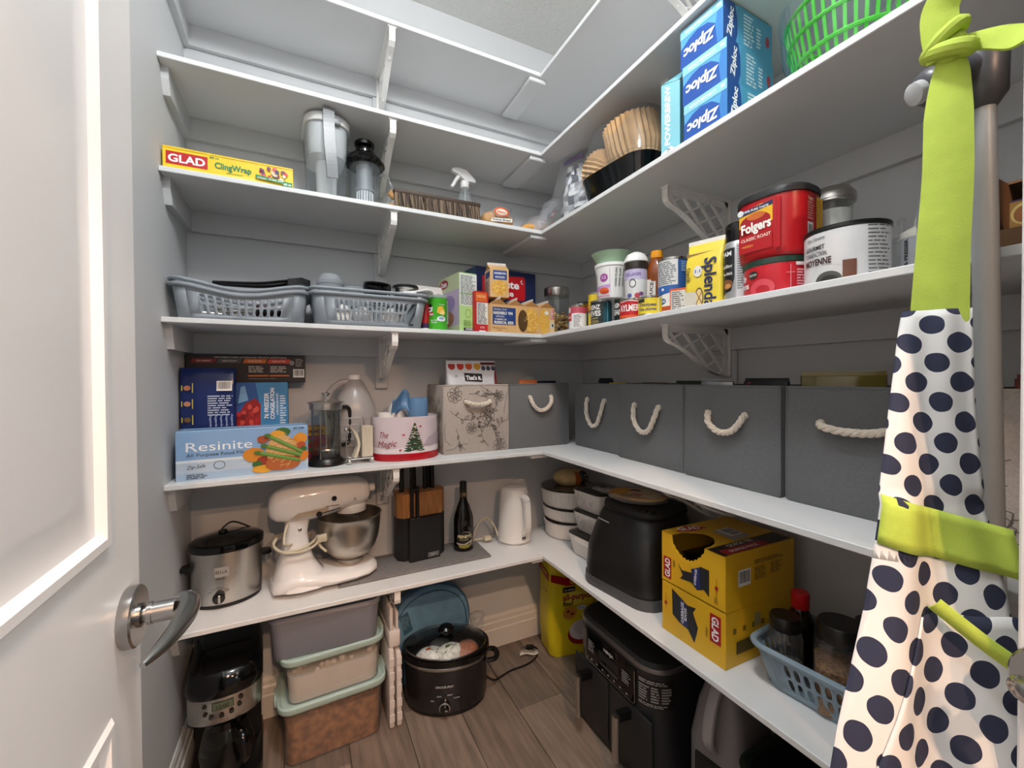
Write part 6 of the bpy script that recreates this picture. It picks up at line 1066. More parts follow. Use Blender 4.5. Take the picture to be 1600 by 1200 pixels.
g = G(); g.prism(pl, 0, 0.168, m_blackm); g.build('lower_block', t, smooth=0); g = G(); g.prism(pl, 0.168, 0.262, m_acacia); g.build('wooden_top', t, smooth=0)
g = G(); g.prism([(-0.062, -0.056), (0.062, -0.056), (0.062, -0.032), (-0.062, -0.032)], 0, 0.166, m_blackm); g.build('front_pocket', t, smooth=0)
k = Ink(on_front(-0.056)); k.rect(0.012, 0.008, 0.056, 0.024, '#b9b6b0').rect(0.0135, 0.0095, 0.0545, 0.0225, '#141415').text('CRETO', 0.034, 0.016, 0.008, '#c9c6c0', 0.034, 0.03); k.build('printed_badge', t)
for i, (x, y, z, L, w) in enumerate(((-0.076, 0.0, 0.262, 0.118, 0.020), (-0.030, 0.008, 0.262, 0.112, 0.020), (-0.016, 0.03, 0.262, 0.130, 0.018), (0.022, 0.006, 0.262, 0.140, 0.019), (0.042, 0.02, 0.262, 0.136, 0.018), (0.052, 0.002, 0.262, 0.138, 0.018), (-0.048, -0.042, 0.166, 0.125, 0.015), (-0.026, -0.042, 0.166, 0.125, 0.015))):
    kn = thing('kitchen_knife', ('black handled knife at the far left of the knife block', 'black handled knife second from the left in the knife block', 'tall black knife at the back left of the knife block', 'tall black knife at the middle right of the knife block', 'tall black knife at the back right of the knife block', 'tall black knife at the front right of the knife block', 'left small knife in the front pocket of the knife block', 'right small knife in the front pocket of the knife block')[i], 'knife', (0, 0, 0), group='knives in the knife block'); c5, s5 = math.cos(R(5)), math.sin(R(5)); L = min(L, S4 - TH - (ZT + z) - 0.004); kn.location = (-0.872 + x * c5 - y * s5, -0.100 + x * s5 + y * c5, ZT + z + 0.0005); kn.rotation_euler = (0, 0, R(5))
    g = G(); g.loft([[(px, py * 1.5, q * L) for px, py in rrect(w * f, 0.012 * f, 0.0055 * f, 3)] for q, f in ((0, 0.75), (0.06, 0.9), (0.3, 1.0), (0.6, 0.85), (0.85, 1.05), (0.97, 0.95), (1.0, 0.6))], m_black); g.build('handle', kn)
    g = G(); g.box((0, 0, 0.001), (w * 0.9, 0.014, 0.003), m_steel); g.build('bolster', kn)
t = thing('liqueur_bottle', 'dark cream liqueur bottle with a gold lettered label', 'bottle', (-0.695, -0.118, ZT)); r = 0.0415; m_bott = mat('bottle_dark', '#0c0806', 0.06, coat=0.3)
g = G(); g.lathe([(0.036, 0), (r, 0.004), (r, 0.125), (0.038, 0.145), (0.026, 0.182), (0.0165, 0.205), (0.0140, 0.222), (0.0140, 0.245)], m_bott, 36); g.build('bottle', t); g = G(); g.lathe([(0.0145, 0.228), (0.0148, 0.230), (0.0148, 0.280), (0.012, 0.283)], m_black, 24); g.build('cap', t)
k = Ink(on_cyl(0.0148), base=0.0005, cut=0.004); k.rect(-0.02, 0.218, 0.02, 0.240, '#4a3a28').ell(0, 0.230, 0.006, 0.006, '#8a7048'); k.build('printed_neck', t)
k = Ink(on_cyl(r, a0=-0.3), base=0.0005, cut=0.005); k.ell(0.004, 0.050, 0.036, 0.034, '#c2b48c', 30).ell(0.002, 0.052, 0.035, 0.031, '#14100c', 30).text("FEENEY'S", 0.002, 0.064, 0.012, '#e2d3a0', 0.056, 0.04).text('IRISH CREAM', 0.0, 0.051, 0.005, '#b9a878', 0.034).poly([(-0.032, 0.038), (0.0, 0.034), (0.034, 0.046), (0.034, 0.040), (0.0, 0.028), (-0.03, 0.033)], '#b9b3a4').ell(0.002, 0.024, 0.024, 0.008, '#8f8438'); k.ell(0, 0.118, 0.010, 0.012, '#3a2e22').ell(0, 0.118, 0.008, 0.010, '#120d0a').build('printed_label', t)

t = thing('electric_kettle', 'glossy white electric kettle with a plain handle on the right', 'kettle', (-0.462, -0.128, S5), 8); m_kett = mat('kettle_white', '#e9e4de', 0.16, var=0.01, coat=0.3)
g = G(); g.lathe([(0.070, 0), (0.073, 0.002), (0.073, 0.008)], m_white, 40); g.build('foot', t); g = G(); g.lathe([(0.0735, 0.008), (0.0745, 0.012), (0.0735, 0.018)], m_tin, 40); g.build('chrome_ring', t)
g = G(); g.lathe([(0.0735, 0.017), (0.0735, 0.04), (0.066, 0.15), (0.060, 0.232), (0.057, 0.240), (0.050, 0.244)], m_kett, 44); g.build('body', t); g = G(); g.lathe([(0.050, 0.243), (0.048, 0.247), (0.03, 0.250), (0.001, 0.251)], m_kett, 36); g.build('lid', t)
g = G(); P = spline([(0.0, -0.055, 0.212), (0.0, -0.078, 0.214), (0.0, -0.094, 0.196), (0.0, -0.100, 0.14), (0.0, -0.100, 0.09), (0.0, -0.090, 0.068), (0.0, -0.068, 0.064)], 4)
for p, q in zip(P, P[1:]): g.bar(p, q, 0.026, 0.014, m_kett, up=(0, -1, 0.2))
g.build('handle', t, smooth=60); k = Ink(on_cyl(0.0725), base=0.0014, cut=0.006); k.rect(-0.010, 0.030, 0.010, 0.044, '#4a4642').rect(-0.009, 0.031, 0.009, 0.034, '#b9b3ad').text('o', -0.03, 0.042, 0.004, '#b9b3ad'); k.build('water_gauge', t)
g = G(); C = Matrix.Rotation(R(-8), 4, 'Z'); P = [C @ Vector(p) for p in ((-0.070, 0.02, 0.03), (-0.082, 0.035, 0.075), (-0.112, 0.05, 0.108), (-0.15, 0.05, 0.088), (-0.172, 0.045, 0.05), (-0.18, 0.05, 0.02), (-0.15, 0.06, 0.016), (-0.12, 0.045, 0.022))]; g.tube(spline([tuple(p) for p in P], 5), 0.004, m_cord, 8); g.build('power_cord', t)
g = G(); q = C @ Vector((-0.112, 0.04, 0.022)); g.box((0, 0, 0), (0.034, 0.02, 0.022), m_cord, 0.005, mx=Matrix.Translation(q) @ C); g.box((0.024, 0.005, 0), (0.016, 0.002, 0.006), m_tin, mx=Matrix.Translation(q) @ C); g.box((0.024, -0.005, 0), (0.016, 0.002, 0.006), m_tin, mx=Matrix.Translation(q) @ C); g.build('plug', t)

m_cer = mat('white_ceramic', '#ddd8d2', 0.18, var=0.02)
def ribbed(label, loc, r, h, ribs, tilt=(0, 0), rim_dark=False, lip=0.004):
    t = thing('casserole_dish', label, 'casserole dish', loc, rot=(R(tilt[0]), R(tilt[1]), 0), group='round white casserole dishes'); g = G(); N = 288; rings = []
    def rg(rad, z, amp): return [((rad + (amp * math.cos(ribs * 2 * PI * i / N) if ribs else 0)) * math.cos(2 * PI * i / N), (rad + (amp * math.cos(ribs * 2 * PI * i / N) if ribs else 0)) * math.sin(2 * PI * i / N), z) for i in range(N)]
    amp = 0.0014 if ribs else 0
    rings = [rg(r * 0.86, 0, 0), rg(r * 0.90, 0.003, 0), rg(r * 0.93, 0.012, amp), rg(r * 0.99, h - 0.010, amp), rg(r, h - 0.007, 0), rg(r + lip, h - 0.003, 0), rg(r + lip, h, 0), rg(r - 0.003, h, 0), rg(r * 0.88, 0.010, 0), rg(0.001, 0.008, 0)]
    g.loft(rings, m_cer); g.build('dish', t, smooth=50); g = G(); g.lathe([(r * 0.78, -0.0012), (r * 0.84, -0.0012), (r * 0.84, 0.001)], m_cer, 40); g.build('foot_ring', t); return t
CX, CY = -0.192, -0.150
ribbed('ribbed white casserole dish at the bottom of the corner stack', (CX + 0.005, CY, S5 + 0.0013), 0.116, 0.072, 72)
ribbed('wider white casserole dish tilted in the middle of the corner stack', (CX, CY, S5 + 0.082), 0.123, 0.052, 72, (1.0, 3))
ribbed('ribbed white casserole dish on top, under the bread', (CX, CY, S5 + 0.142), 0.126, 0.076, 72, (0, 1.0))
t = thing('glass_cover', 'dark edged glass cover on the top round casserole dish', 'cover', (CX, CY, S5 + 0.2235)); g = G(); g.lathe([(0.118, 0), (0.126, 0.001), (0.126, 0.004), (0.09, 0.007), (0.001, 0.008)], mat('dark_cover', '#2a1f18', 0.08, coat=0.4), 48); g.build('cover', t)
t = thing('bread_loaf', 'small round bread loaf in a printed wrapper on the top dish', 'bread', (CX + 0.01, CY - 0.005, S5 + 0.232), -20); m_loaf = mat('pale_bread', '#cdb27c', 0.45, var=0.15, vs=20)
g = G(); g.ball((0, 0, 0.030), (0.082, 0.062, 0.040), m_loaf, 40, 18); g.build('loaf', t); k = Ink(lambda u, v, h: ((0.083 + h) * math.sin(u) * math.cos(v), -(0.063 + h) * math.cos(u) * math.cos(v), 0.030 + (0.041 + h) * math.sin(v)), base=0.0010, cut=0.10, cutv=0.12); k.poly([(0.1, -0.55), (0.45, -0.55), (0.45, 0.9), (0.1, 0.9)], '#a85a20').poly([(0.45, -0.6), (0.66, -0.6), (0.66, 0.8), (0.45, 0.8)], '#2c4a58').poly([(0.66, -0.6), (1.25, -0.6), (1.25, 0.9), (0.66, 0.9)], '#15110e').text('STONE', 0.95, 0.35, 0.22, '#c9c2b4', 0.5, 0.03).text('MILL', 0.95, 0.02, 0.22, '#c9c2b4', 0.42, 0.03).text('BREAD', 0.95, -0.3, 0.18, '#c9c2b4', 0.5, 0.03); k.build('printed_wrapper', t)

def corn(label, loc, w, d, h, tabs=False, lidc=True, deco=True, rz=-84):
    t = thing('square_casserole', label, 'casserole dish', loc, rz, 'square white casserole dishes'); g = G()
    g.loft([ring(w * 0.80, d * 0.80, 0.028, 0), ring(w * 0.84, d * 0.84, 0.03, 0.004), ring(w * 0.98, d * 0.98, 0.034, h - 0.006), ring(w, d, 0.036, h - 0.003), ring(w, d, 0.036, h), ring(w * 0.96, d * 0.96, 0.032, h), ring(w * 0.82, d * 0.82, 0.028, 0.008)], m_cer); g.build('dish', t)
    if tabs:
        for s in (-1, 1): g = G(); g.loft([[(s * (w / 2 + q), y, z) for y, z in ((-0.034 * f, h - 0.014), (0.034 * f, h - 0.014), (0.034 * f, h - 0.004), (-0.034 * f, h - 0.004))] for q, f in ((-0.004, 1), (0.010, 0.9), (0.016, 0.7))], m_cer); g.build('tab_handle', t)
        g = G(); g.loft([[(x, -(d / 2 + q), z) for x, z in ((-0.05 * f, h - 0.014), (0.05 * f, h - 0.014), (0.05 * f, h - 0.004), (-0.05 * f, h - 0.004))] for q, f in ((-0.004, 1), (0.010, 0.9), (0.014, 0.75))], m_cer); g.build('tab_handle', t)
    if deco:
        k = Ink(lambda u, v, h_: (u, -(d / 2) * (0.84 + 0.15 * v / h) - h_, v), base=0.0008); rr = random.Random(int(h * 1000))
        for i in range(16):
            x = rr.uniform(-w * .3, w * .3); y = rr.uniform(0.02, h - 0.016); an = rr.uniform(0.6, 2.4); k.line([(x, y), (x + 0.012 * math.cos(an), y + 0.012 * math.sin(an))], 0.0012, '#7f8890').ell(x + 0.012 * math.cos(an), y + 0.012 * math.sin(an), 0.004, 0.0022, '#98a1a8', 8, an)
        k.build('printed_sprigs', t)
    g = G(); g.loft([ring(w * 0.99, d * 0.99, 0.036, h + 0.0004), ring(w * 1.0, d * 1.0, 0.036, h + 0.003), ring(w * 0.94, d * 0.94, 0.034, h + 0.006), ring(w * 0.4, d * 0.4, 0.03, h + 0.009)], clear('lid_glass', '#8f9290', 0.15, 0.03, milky=0.25, milk='#4a4a48', edge=0.6)); g.build('glass_lid', t); return t
corn('large plain white square casserole at the bottom beside the black appliance', (-0.205, -0.420, S5), 0.225, 0.21, 0.085, True, deco=False)
corn('square white casserole with sprig print in the middle of its stack', (-0.200, -0.400, S5 + 0.0945), 0.180, 0.175, 0.078)
corn('square white casserole with sprig print on top of its stack', (-0.198, -0.395, S5 + 0.182), 0.178, 0.172, 0.078)

t = thing('bread_machine', 'bulky black countertop fryer with a grey base between casseroles and yellow boxes', 'appliance', (-0.243, -0.672, S5), -82); m_bm = mat('fryer_black', '#111112', 0.38, var=0.08)
g = G(); g.loft([ring(0.315, 0.29, 0.07, 0.0, 7), ring(0.322, 0.296, 0.072, 0.01, 7), ring(0.318, 0.292, 0.07, 0.034, 7)], mat('fryer_grey', '#4a4a4c', 0.5)); g.build('base', t)
g = G(); g.loft([ring(0.310, 0.286, 0.075, 0.030, 7), ring(0.322, 0.292, 0.08, 0.06, 7), ring(0.316, 0.286, 0.085, 0.13, 7, (0, 0.002)), ring(0.296, 0.262, 0.09, 0.20, 7, (0, 0.012)), ring(0.272, 0.236, 0.09, 0.25, 7, (0, 0.022)), ring(0.258, 0.222, 0.088, 0.265, 7, (0, 0.026))], m_bm); g.build('housing', t, smooth=60)
g = G(); g.loft([ring(0.262, 0.226, 0.09, 0.262, 7, (0, 0.026)), ring(0.268, 0.230, 0.09, 0.268, 7, (0, 0.026)), ring(0.262, 0.224, 0.088, 0.282, 7, (0, 0.026)), ring(0.20, 0.17, 0.07, 0.292, 7, (0, 0.026))], m_blackm); lid = g.build('lid', t, smooth=60)
g = G()
for i in range(4): g.box((0.03 + 0.022 * i, -0.070 + 0.004 * i, 0.287), (0.012, 0.022, 0.006), m_black, 0.002, 1)
g.build('button', lid); k = Ink(lambda u, v, h: (u, -0.139 - h + (v - 0.15) * 0.30, v)); k.line([(-0.085, 0.232), (-0.035, 0.228)], 0.004, '#8a8a8a'); k.build('printed_badge', t)
t = thing('tortilla_bag', 'floppy bag of flatbreads lying on the black fryer lid', 'bread bag', (-0.236, -0.650, S5 + 0.295), -70)
for i in range(3):
    g = G(); g.lathe([(0.085, 0), (0.088, 0.003), (0.085, 0.006)], mat('flatbread', '#d2ad7c', 0.7, var=0.2, vs=20), 32, (0.012 * (i - 1), 0.008 * (1 - i), 0.003 + 0.0052 * i), sx=1.10, sy=0.80); g.build('flatbread', t)
g = G(); g.loft([[(x * f, y * f, z) for x, y in [((0.102 + 0.004 * math.sin(5 * q)) * math.cos(q), (0.080 + 0.004 * math.cos(4 * q)) * math.sin(q)) for q in [2 * PI * i / 26 for i in range(26)]]] for z, f in ((0.0008, 0.98), (0.004, 1.06), (0.012, 1.06), (0.019, 0.94), (0.0225, 0.6))], m_film); g.tube(spline([(-0.095, -0.02, 0.015), (-0.125, -0.03, 0.012), (-0.15, -0.025, 0.016)], 3), [0.03, 0.026, 0.02, 0.016, 0.012, 0.014, 0.02], m_film, 8, flat=0.4); g.build('bag', t)
k = Ink(lambda u, v, h: (u, v, 0.0232 + h - 0.9 * max(0, u * u + 1.4 * v * v - 0.0036)), cut=0.02, cutv=0.02); k.ell(0.02, -0.0, 0.075, 0.052, '#dccaa6', 24, wob=0.08).poly([(-0.095, -0.045), (-0.02, -0.06), (-0.01, 0.0), (-0.07, 0.03)], '#d0931c').rect(0.0, -0.05, 0.035, -0.025, '#a8201c').text('NAAN', 0.017, -0.0375, 0.012, '#f2e6d8', 0.028, 0.03, 10).ell(-0.01, 0.01, 0.02, 0.012, '#6a2a16'); k.build('printed_patch', t)
t = thing('white_cable', 'loose white cable looped behind the yellow boxes', 'cable', (-0.10, -0.86, S5 + 0.003)); g = G(); g.tube(spline([(0.04, -0.02, 0.30), (-0.02, 0.02, 0.34), (-0.08, 0.03, 0.352), (-0.12, -0.02, 0.340), (-0.10, -0.08, 0.322), (-0.04, -0.10, 0.305), (0.03, -0.06, 0.302)], 5), 0.004, m_white, 8); g.tube(spline([(0.04, -0.02, 0.30), (0.06, 0.0, 0.15), (0.06, 0.0, 0.003)], 4), 0.004, m_white, 8); g.build('cable', t)

for i in range(2):
    up = i == 1; w, d, h = 0.205, 0.275, 0.1405
    t = thing('trash_bag_box', ('closed yellow garbage bag box under the torn open one' if not up else 'torn open yellow garbage bag box on top of the closed one'), 'box', (-0.232, -1.001, S5 + i * 0.1412), -90, 'yellow garbage bag boxes'); m_y = mat('glad_yellow', '#dcab1c', 0.42, var=0.05, vs=8)
    if not up:
        g = G(); g.box((0, 0, h / 2), (w, d, h), m_y, 0.0012, 1); g.build('box', t)
    else:
        g = G(); th = 0.0012
        n = 18; edge = [(-0.066, h)] + [(-0.062 + 0.102 * j / n, h - 0.052 * math.sin(PI * (0.10 + 0.86 * j / n)) ** 0.7 + (0.0022 if j % 2 else -0.0022)) for j in range(n + 1)] + [(0.042, h)]
        out = [(-w / 2, 0), (w / 2, 0), (w / 2, h)] + list(reversed(edge)) + [(-w / 2, h)]
        g.prism(out, -d / 2, -d / 2 + th, m_y, 'y')
        for c, s_ in (((0, d / 2, h / 2), (w, th, h)), ((-w / 2, 0, h / 2), (th, d, h)), ((w / 2, 0, h / 2), (th, d, h)), ((0, 0, th), (w, d, th * 2))): g.box(c, s_, m_y)
        n = 14; te = [(-0.066, -d / 2)] + [(-0.064 + 0.104 * j / n, -d / 2 + 0.085 * math.sin(PI * (0.08 + 0.86 * j / n)) ** 0.6 + (0.002 if j % 2 else -0.002)) for j in range(n + 1)] + [(0.042, -d / 2)]
        tp = [(-w / 2, -d / 2)] + te + [(w / 2, -d / 2), (w / 2, d / 2), (-w / 2, d / 2)]
        g.prism(tp, h - th, h, m_y, 'z'); g.build('box', t, smooth=0)
        g = G(); rr = random.Random(3)
        for j in range(5): g.grid(9, 6, lambda u, v, j=j: (-0.085 + 0.165 * u, -0.128 + 0.012 * j + 0.20 * v, 0.030 + 0.010 * j + 0.018 * v + 0.005 * math.sin(9 * u + j * 2 + 5 * v)), m_blackg)
        g.build('bag_roll', t, solid=0.0015)
        k = Ink(on_top(h)); k.poly([(-0.1, -0.05), (-0.075, -0.115), (-0.055, -0.06), (-0.06, 0.0)], '#a8121a').text('GLAD', -0.079, -0.058, 0.022, '#ffffff', 0.07, 0.03, 78).rect(0.05, -0.137, 0.10, 0.13, '#17140f').rect(0.072, -0.125, 0.099, 0.04, '#9c1a1c').text('BONUS PACK', 0.086, -0.045, 0.011, '#e8dcd2', 0.11, 0.03, 90).text('QUICK TIE', 0.061, -0.03, 0.012, '#d9d4c8', 0.10, 0.03, 90).poly([(-0.03, -0.02), (0.045, -0.028), (0.04, 0.05), (-0.03, 0.05)], '#a8a49c').barcode(-0.005, 0.02, 0.05, 0.05); k.build('printed_top', t)
    def bagpic(k, u, v, s=1.0, rot=0):
        f = lambda x, y: (u + (x * math.cos(rot) - y * math.sin(rot)) * s, v + (x * math.sin(rot) + y * math.cos(rot)) * s)
        k.poly([f(*p) for p in ((-0.036, 0.046), (-0.012, 0.036), (0.010, 0.026), (0.034, 0.030), (0.026, 0.016), (0.040, -0.012), (0.036, -0.030), (0.030, -0.052), (0.012, -0.030), (-0.014, -0.026), (-0.034, -0.016))], '#23252b')
        for i in range(8): k.line([f(-0.03 + 0.008 * i, 0.03 - 0.003 * i), f(-0.026 + 0.008 * i, -0.012 - 0.002 * i)], 0.0012, '#4a4f5a'); k.h -= k.step
        k.h += k.step
        k.poly([f(*p) for p in ((-0.012, 0.036), (0.008, 0.026), (0.012, -0.028), (-0.008, -0.026))], '#232f6a').text('GARBAGE', *f(-0.004, 0.002), 0.008 * s, '#e8e8ea', 0.05 * s, 0.03, 90 + math.degrees(rot)).text('BAGS', *f(0.005, 0.002), 0.007 * s, '#e8e8ea', 0.03 * s, 0.03, 90 + math.degrees(rot))
    k = Ink(on_front(-d / 2))
    if up: k.rect(-0.096, 0.012, -0.068, 0.072, '#a8121a').text('GLAD', -0.082, 0.042, 0.018, '#ffffff', 0.052, 0.03, 90).para(-0.062, 0.07, -0.052, 5, 0.004, '#8a6a14'); k.poly([(-0.045, 0.07), (-0.03, 0.055), (0.0, 0.06), (0.03, 0.088), (0.056, 0.088), (0.056, 0.020), (0.040, 0.032), (0.02, 0.022), (0.0, 0.034), (-0.036, 0.030), (-0.028, 0.042)], '#23252b').poly([(0.0, 0.070), (0.026, 0.084), (0.030, 0.028), (0.012, 0.026)], '#232f6a').text('GARBAGE', 0.014, 0.054, 0.007, '#e8e8ea', 0.044, 0.03, 84).ell(0.078, 0.052, 0.005, 0.006, '#a8121a', 8).line([(0.078, 0.03), (0.078, 0.076)], 0.001, '#a8121a').para(0.072, 0.028, 0.084, 4, 0.004, '#8a6a14')
    else: k.rect(0.058, 0.052, 0.090, 0.124, '#a8121a').text('GLAD', 0.074, 0.088, 0.020, '#ffffff', 0.06, 0.03, -90); bagpic(k, -0.024, 0.078, 1.15); k.para(0.046, 0.08, 0.054, 6, 0.004, '#8a6a14').ell(-0.086, 0.082, 0.005, 0.006, '#a8121a', 8).line([(-0.086, 0.066), (-0.086, 0.11)], 0.001, '#a8121a')
    k.build('printed_front', t)
    k = Ink(on_right(w / 2 + (0.0006 if up else 0)))
    if up: k.barcode(-0.068, 0.076, 0.048, 0.042, 8).para(-0.03, 0.112, 0.10, 2, 0.006, '#8a6a14').para(-0.03, 0.094, 0.02, 7, 0.005, '#9a7a1c', seed=4).para(0.035, 0.094, 0.085, 6, 0.005, '#9a7a1c', seed=6)
    else:
        for j in range(6): k.rect(-0.11 + 0.036 * j, 0.082, -0.098 + 0.036 * j, 0.096, '#7a6420')
        k.rect(-0.03, 0.084, -0.006, 0.118, '#a8a06a').rect(0.06, 0.02, 0.10, 0.05, '#b56a1c').rect(-0.10, 0.03, -0.03, 0.062, '#5a4a1c')
    k.build('printed_side', t)

basket('storage_basket', 'blue grey slotted basket of spice jars beside the yellow boxes', (-0.212, -1.315, S5), -84, 0.36, 0.235, 0.100, 11, 0.05, 0.0, 1, mat('blue_grey_plastic', '#8296a2', 0.4, var=0.03))
def spice_jar(label, loc, w, h, m_fill, fill, lidr=None, lidc=None, rz=-60):
    t = thing('spice_jar', label, 'jar', loc, rz, 'jars in the blue grey basket'); g = G(); g.loft([ring(w * 0.92, w * 0.92, w * 0.2, 0), ring(w, w, w * 0.22, 0.004), ring(w, w, w * 0.22, h * 0.68), ring(w * 0.78, w * 0.78, w * 0.25, h * 0.82)], m_clear, True, False); g.build('jar', t)
    g = G(); g.loft([ring(w * 0.90, w * 0.90, w * 0.2, 0.003), ring(w * 0.95, w * 0.95, w * 0.2, h * fill * 0.9), ring(w * 0.5, w * 0.5, w * 0.2, h * fill)], m_fill); o = g.build('contents', t); o['kind'] = 'stuff'
    lr = w * 0.44; g = G(); g.lathe([(lr, h * 0.80), (lr * 1.03, h * 0.81), (lr * 1.03, h * 0.97), (lr * 0.94, h)], lidc or m_black, 32); g.build('lid', t); return t
m_sp1 = mat('grain_brown', '#8a6238', 0.8, var=0.6, vs=160, bump=1.0, bs=220); m_sp2 = mat('spice_grey', '#5a5550', 0.9, var=0.5, vs=120); m_sp3 = mat('spice_olive', '#6a6a2a', 0.9, var=0.4, vs=90)
zb5 = S5 + 0.0045
spice_jar('square clear jar with a flat black lid at the near left of the basket', (-0.275, -1.190, zb5), 0.072, 0.155, m_sp2, 0.30)
spice_jar('large square jar of brown grain with a wide black lid', (-0.262, -1.300, zb5), 0.098, 0.190, m_sp1, 0.58)
spice_jar('clear jar with a black lid at the back of the basket', (-0.160, -1.315, zb5), 0.080, 0.170, m_sp2, 0.4)
spice_jar('small jar with an olive label between the two black lidded jars', (-0.195, -1.245, zb5), 0.05, 0.12, m_sp3, 0.7)
t = thing('sauce_bottle', 'dark bottle with a bright red cap in the blue grey basket', 'bottle', (-0.195, -1.178, zb5)); g = G(); g.lathe([(0.028, 0), (0.030, 0.003), (0.030, 0.12), (0.016, 0.15)], mat('soy_dark', '#1a0d08', 0.15), 28); g.build('bottle', t); g = G(); g.lathe([(0.019, 0.148), (0.020, 0.150), (0.020, 0.184), (0.017, 0.187)], mat('cap_red', '#b31217', 0.3), 24); g.build('cap', t)
t = thing('sauce_bottle', 'red labelled bottle at the far back of the blue grey basket', 'bottle', (-0.135, -1.40, zb5)); g = G(); g.lathe([(0.03, 0), (0.032, 0.003), (0.032, 0.12), (0.018, 0.15)], mat('label_redb', '#8f1a1c', 0.35), 28); g.build('bottle', t); g = G(); g.lathe([(0.02, 0.149), (0.02, 0.175), (0.017, 0.178)], m_black, 24); g.build('cap', t)

# ================================================================== on the floor
t = thing('coffee_maker', 'black drip coffee maker with a steel control panel on the floor', 'coffee maker', (-1.522, -0.172, 0), 4); w = 0.19
def dsh(w, d, z, yo=0.0, n=10):            # D-shaped section: straight back, rounded front
    p = [(-w / 2, d / 2 + yo, z), (-w / 2, -d / 2 + w * 0.30 + yo, z)]
    for i in range(1, n): q = PI + PI * i / n; p.append((w / 2 * math.cos(q), -d / 2 + w * 0.30 + yo + w * 0.30 * math.sin(q), z))
    return p + [(w / 2, -d / 2 + w * 0.30 + yo, z), (w / 2, d / 2 + yo, z)]
g = G(); g.loft([dsh(w, 0.26, 0), dsh(w * 1.02, 0.265, 0.008), dsh(w, 0.258, 0.035), dsh(w * 0.9, 0.24, 0.04)], m_black); g.build('base', t)
g = G(); g.box((0, 0.085, 0.17), (w * 0.96, 0.09, 0.30), m_blackm, 0.012); g.build('column', t)
g = G(); g.loft([dsh(w, 0.25, 0.225), dsh(w * 1.01, 0.255, 0.232), dsh(w * 1.02, 0.258, 0.305)], m_steel); g.build('steel_band', t)
g = G(); g.loft([dsh(w * 1.02, 0.26, 0.302), dsh(w * 1.05, 0.268, 0.312), dsh(w * 1.05, 0.268, 0.330), dsh(w * 1.0, 0.258, 0.350), dsh(w * 0.92, 0.24, 0.372, 0.006), dsh(w * 0.7, 0.18, 0.382, 0.02)], m_blackg); g.build('lid', t, smooth=50)
k = Ink(lambda u, v, h: ((w * 0.506 + h) * math.sin(u / 0.095), 0.0 - 0.127 + w * 0.30 - (w * 0.303 + h) * math.cos(u / 0.095), v), base=0.0014, cut=0.006)
k.rect(-0.030, 0.268, 0.024, 0.292, '#1a1a18').rect(-0.028, 0.270, 0.022, 0.290, '#5c6650')
for x, z in ((-0.050, 0.285), (-0.048, 0.262), (-0.032, 0.252), (-0.006, 0.250), (0.018, 0.254), (0.038, 0.266), (0.042, 0.286)): k.ell(x, z, 0.0062, 0.0062, '#14120f', 14).ell(x, z, 0.003, 0.003, '#3a3530', 8)
k.para(-0.03, 0.241, 0.02, 1, 0.004, '#7a4a34').text('PROG', -0.05, 0.297, 0.003, '#3a3632').text('12:00', -0.003, 0.280, 0.011, '#2c3426', 0.03); k.build('control_panel', t)
g = G(); g.lathe([(0.05, 0.042), (0.068, 0.05), (0.074, 0.10), (0.06, 0.16), (0.05, 0.18)], m_glass, 32, (0, -0.045, 0), cap1=False); car = g.build('carafe', t); g = G(); g.lathe([(0.052, 0.178), (0.056, 0.18), (0.056, 0.20), (0.04, 0.21)], m_blackg, 32, (0, -0.045, 0)); g.build('carafe_lid', car)
g = G(); g.tube(spline([(0.03, -0.10, 0.19), (0.05, -0.15, 0.18), (0.055, -0.155, 0.12), (0.045, -0.115, 0.07)], 5), 0.011, m_blackg, 10, flat=0.6); g.build('carafe_handle', car)

m_mint = mat('mint_lid', '#a9c0b8', 0.35, var=0.03); m_tub = clear('frosted_tub', '#dfe2e8', 0.1, 0.25, milky=0.42, milk='#d3d5e0', edge=0.35)
def tub(label, loc, rz, w, d, h, fill=None, lid=True, m=None):
    t = thing('storage_tub', label, 'food container', loc, rz, 'stacked food containers'); g = G()
    g.loft([ring(w * 0.90, d * 0.90, 0.03, 0), ring(w * 0.93, d * 0.93, 0.034, 0.006), ring(w * 0.97, d * 0.97, 0.036, h - 0.016), ring(w, d, 0.04, h - 0.014), ring(w, d, 0.04, h)], m or m_tub, True, False); g.build('tub', t, solid=0.0016)
    g = G(); g.tube([(x, y, h) for x, y in rrect(w, d, 0.04, 5)], 0.0042, m or m_tub, 8, True); g.build('rim', t)
    if fill:
        hh, mf, bumps = fill; g = G(); g.loft([ring(w * 0.89, d * 0.89, 0.03, 0.004), ring(w * 0.92, d * 0.92, 0.033, hh * 0.9)], mf, True, True); rr = random.Random(6)
        if bumps:
            for i in range(60): g.ball((rr.uniform(-w * .42, w * .42), rr.uniform(-d * .42, d * .42), hh * 0.9 + rr.uniform(-0.004, 0.012)), rr.uniform(0.008, 0.016), mf, 7, 4)
        o = g.build('contents', t); o['kind'] = 'stuff'
    if lid:
        g = G(); g.loft([ring(w + 0.012, d + 0.012, 0.044, h - 0.008), ring(w + 0.018, d + 0.018, 0.046, h - 0.002), ring(w + 0.016, d + 0.016, 0.045, h + 0.010), ring(w + 0.004, d + 0.004, 0.042, h + 0.014), ring(w - 0.008, d - 0.008, 0.040, h + 0.0085)], m_mint); l = g.build('lid', t)
        for s in (-1, 1): g = G(); g.box((s * (w / 2 + 0.012), 0, h - 0.006), (0.010, 0.07, 0.026), m_mint, 0.003); g.build('clip', l)
    return t
m_oats = mat('cream_flour', '#ecdccf', 0.85, var=0.04); m_nutty = mat('brown_cereal', '#a86f42', 0.8, var=0.5, vs=40)
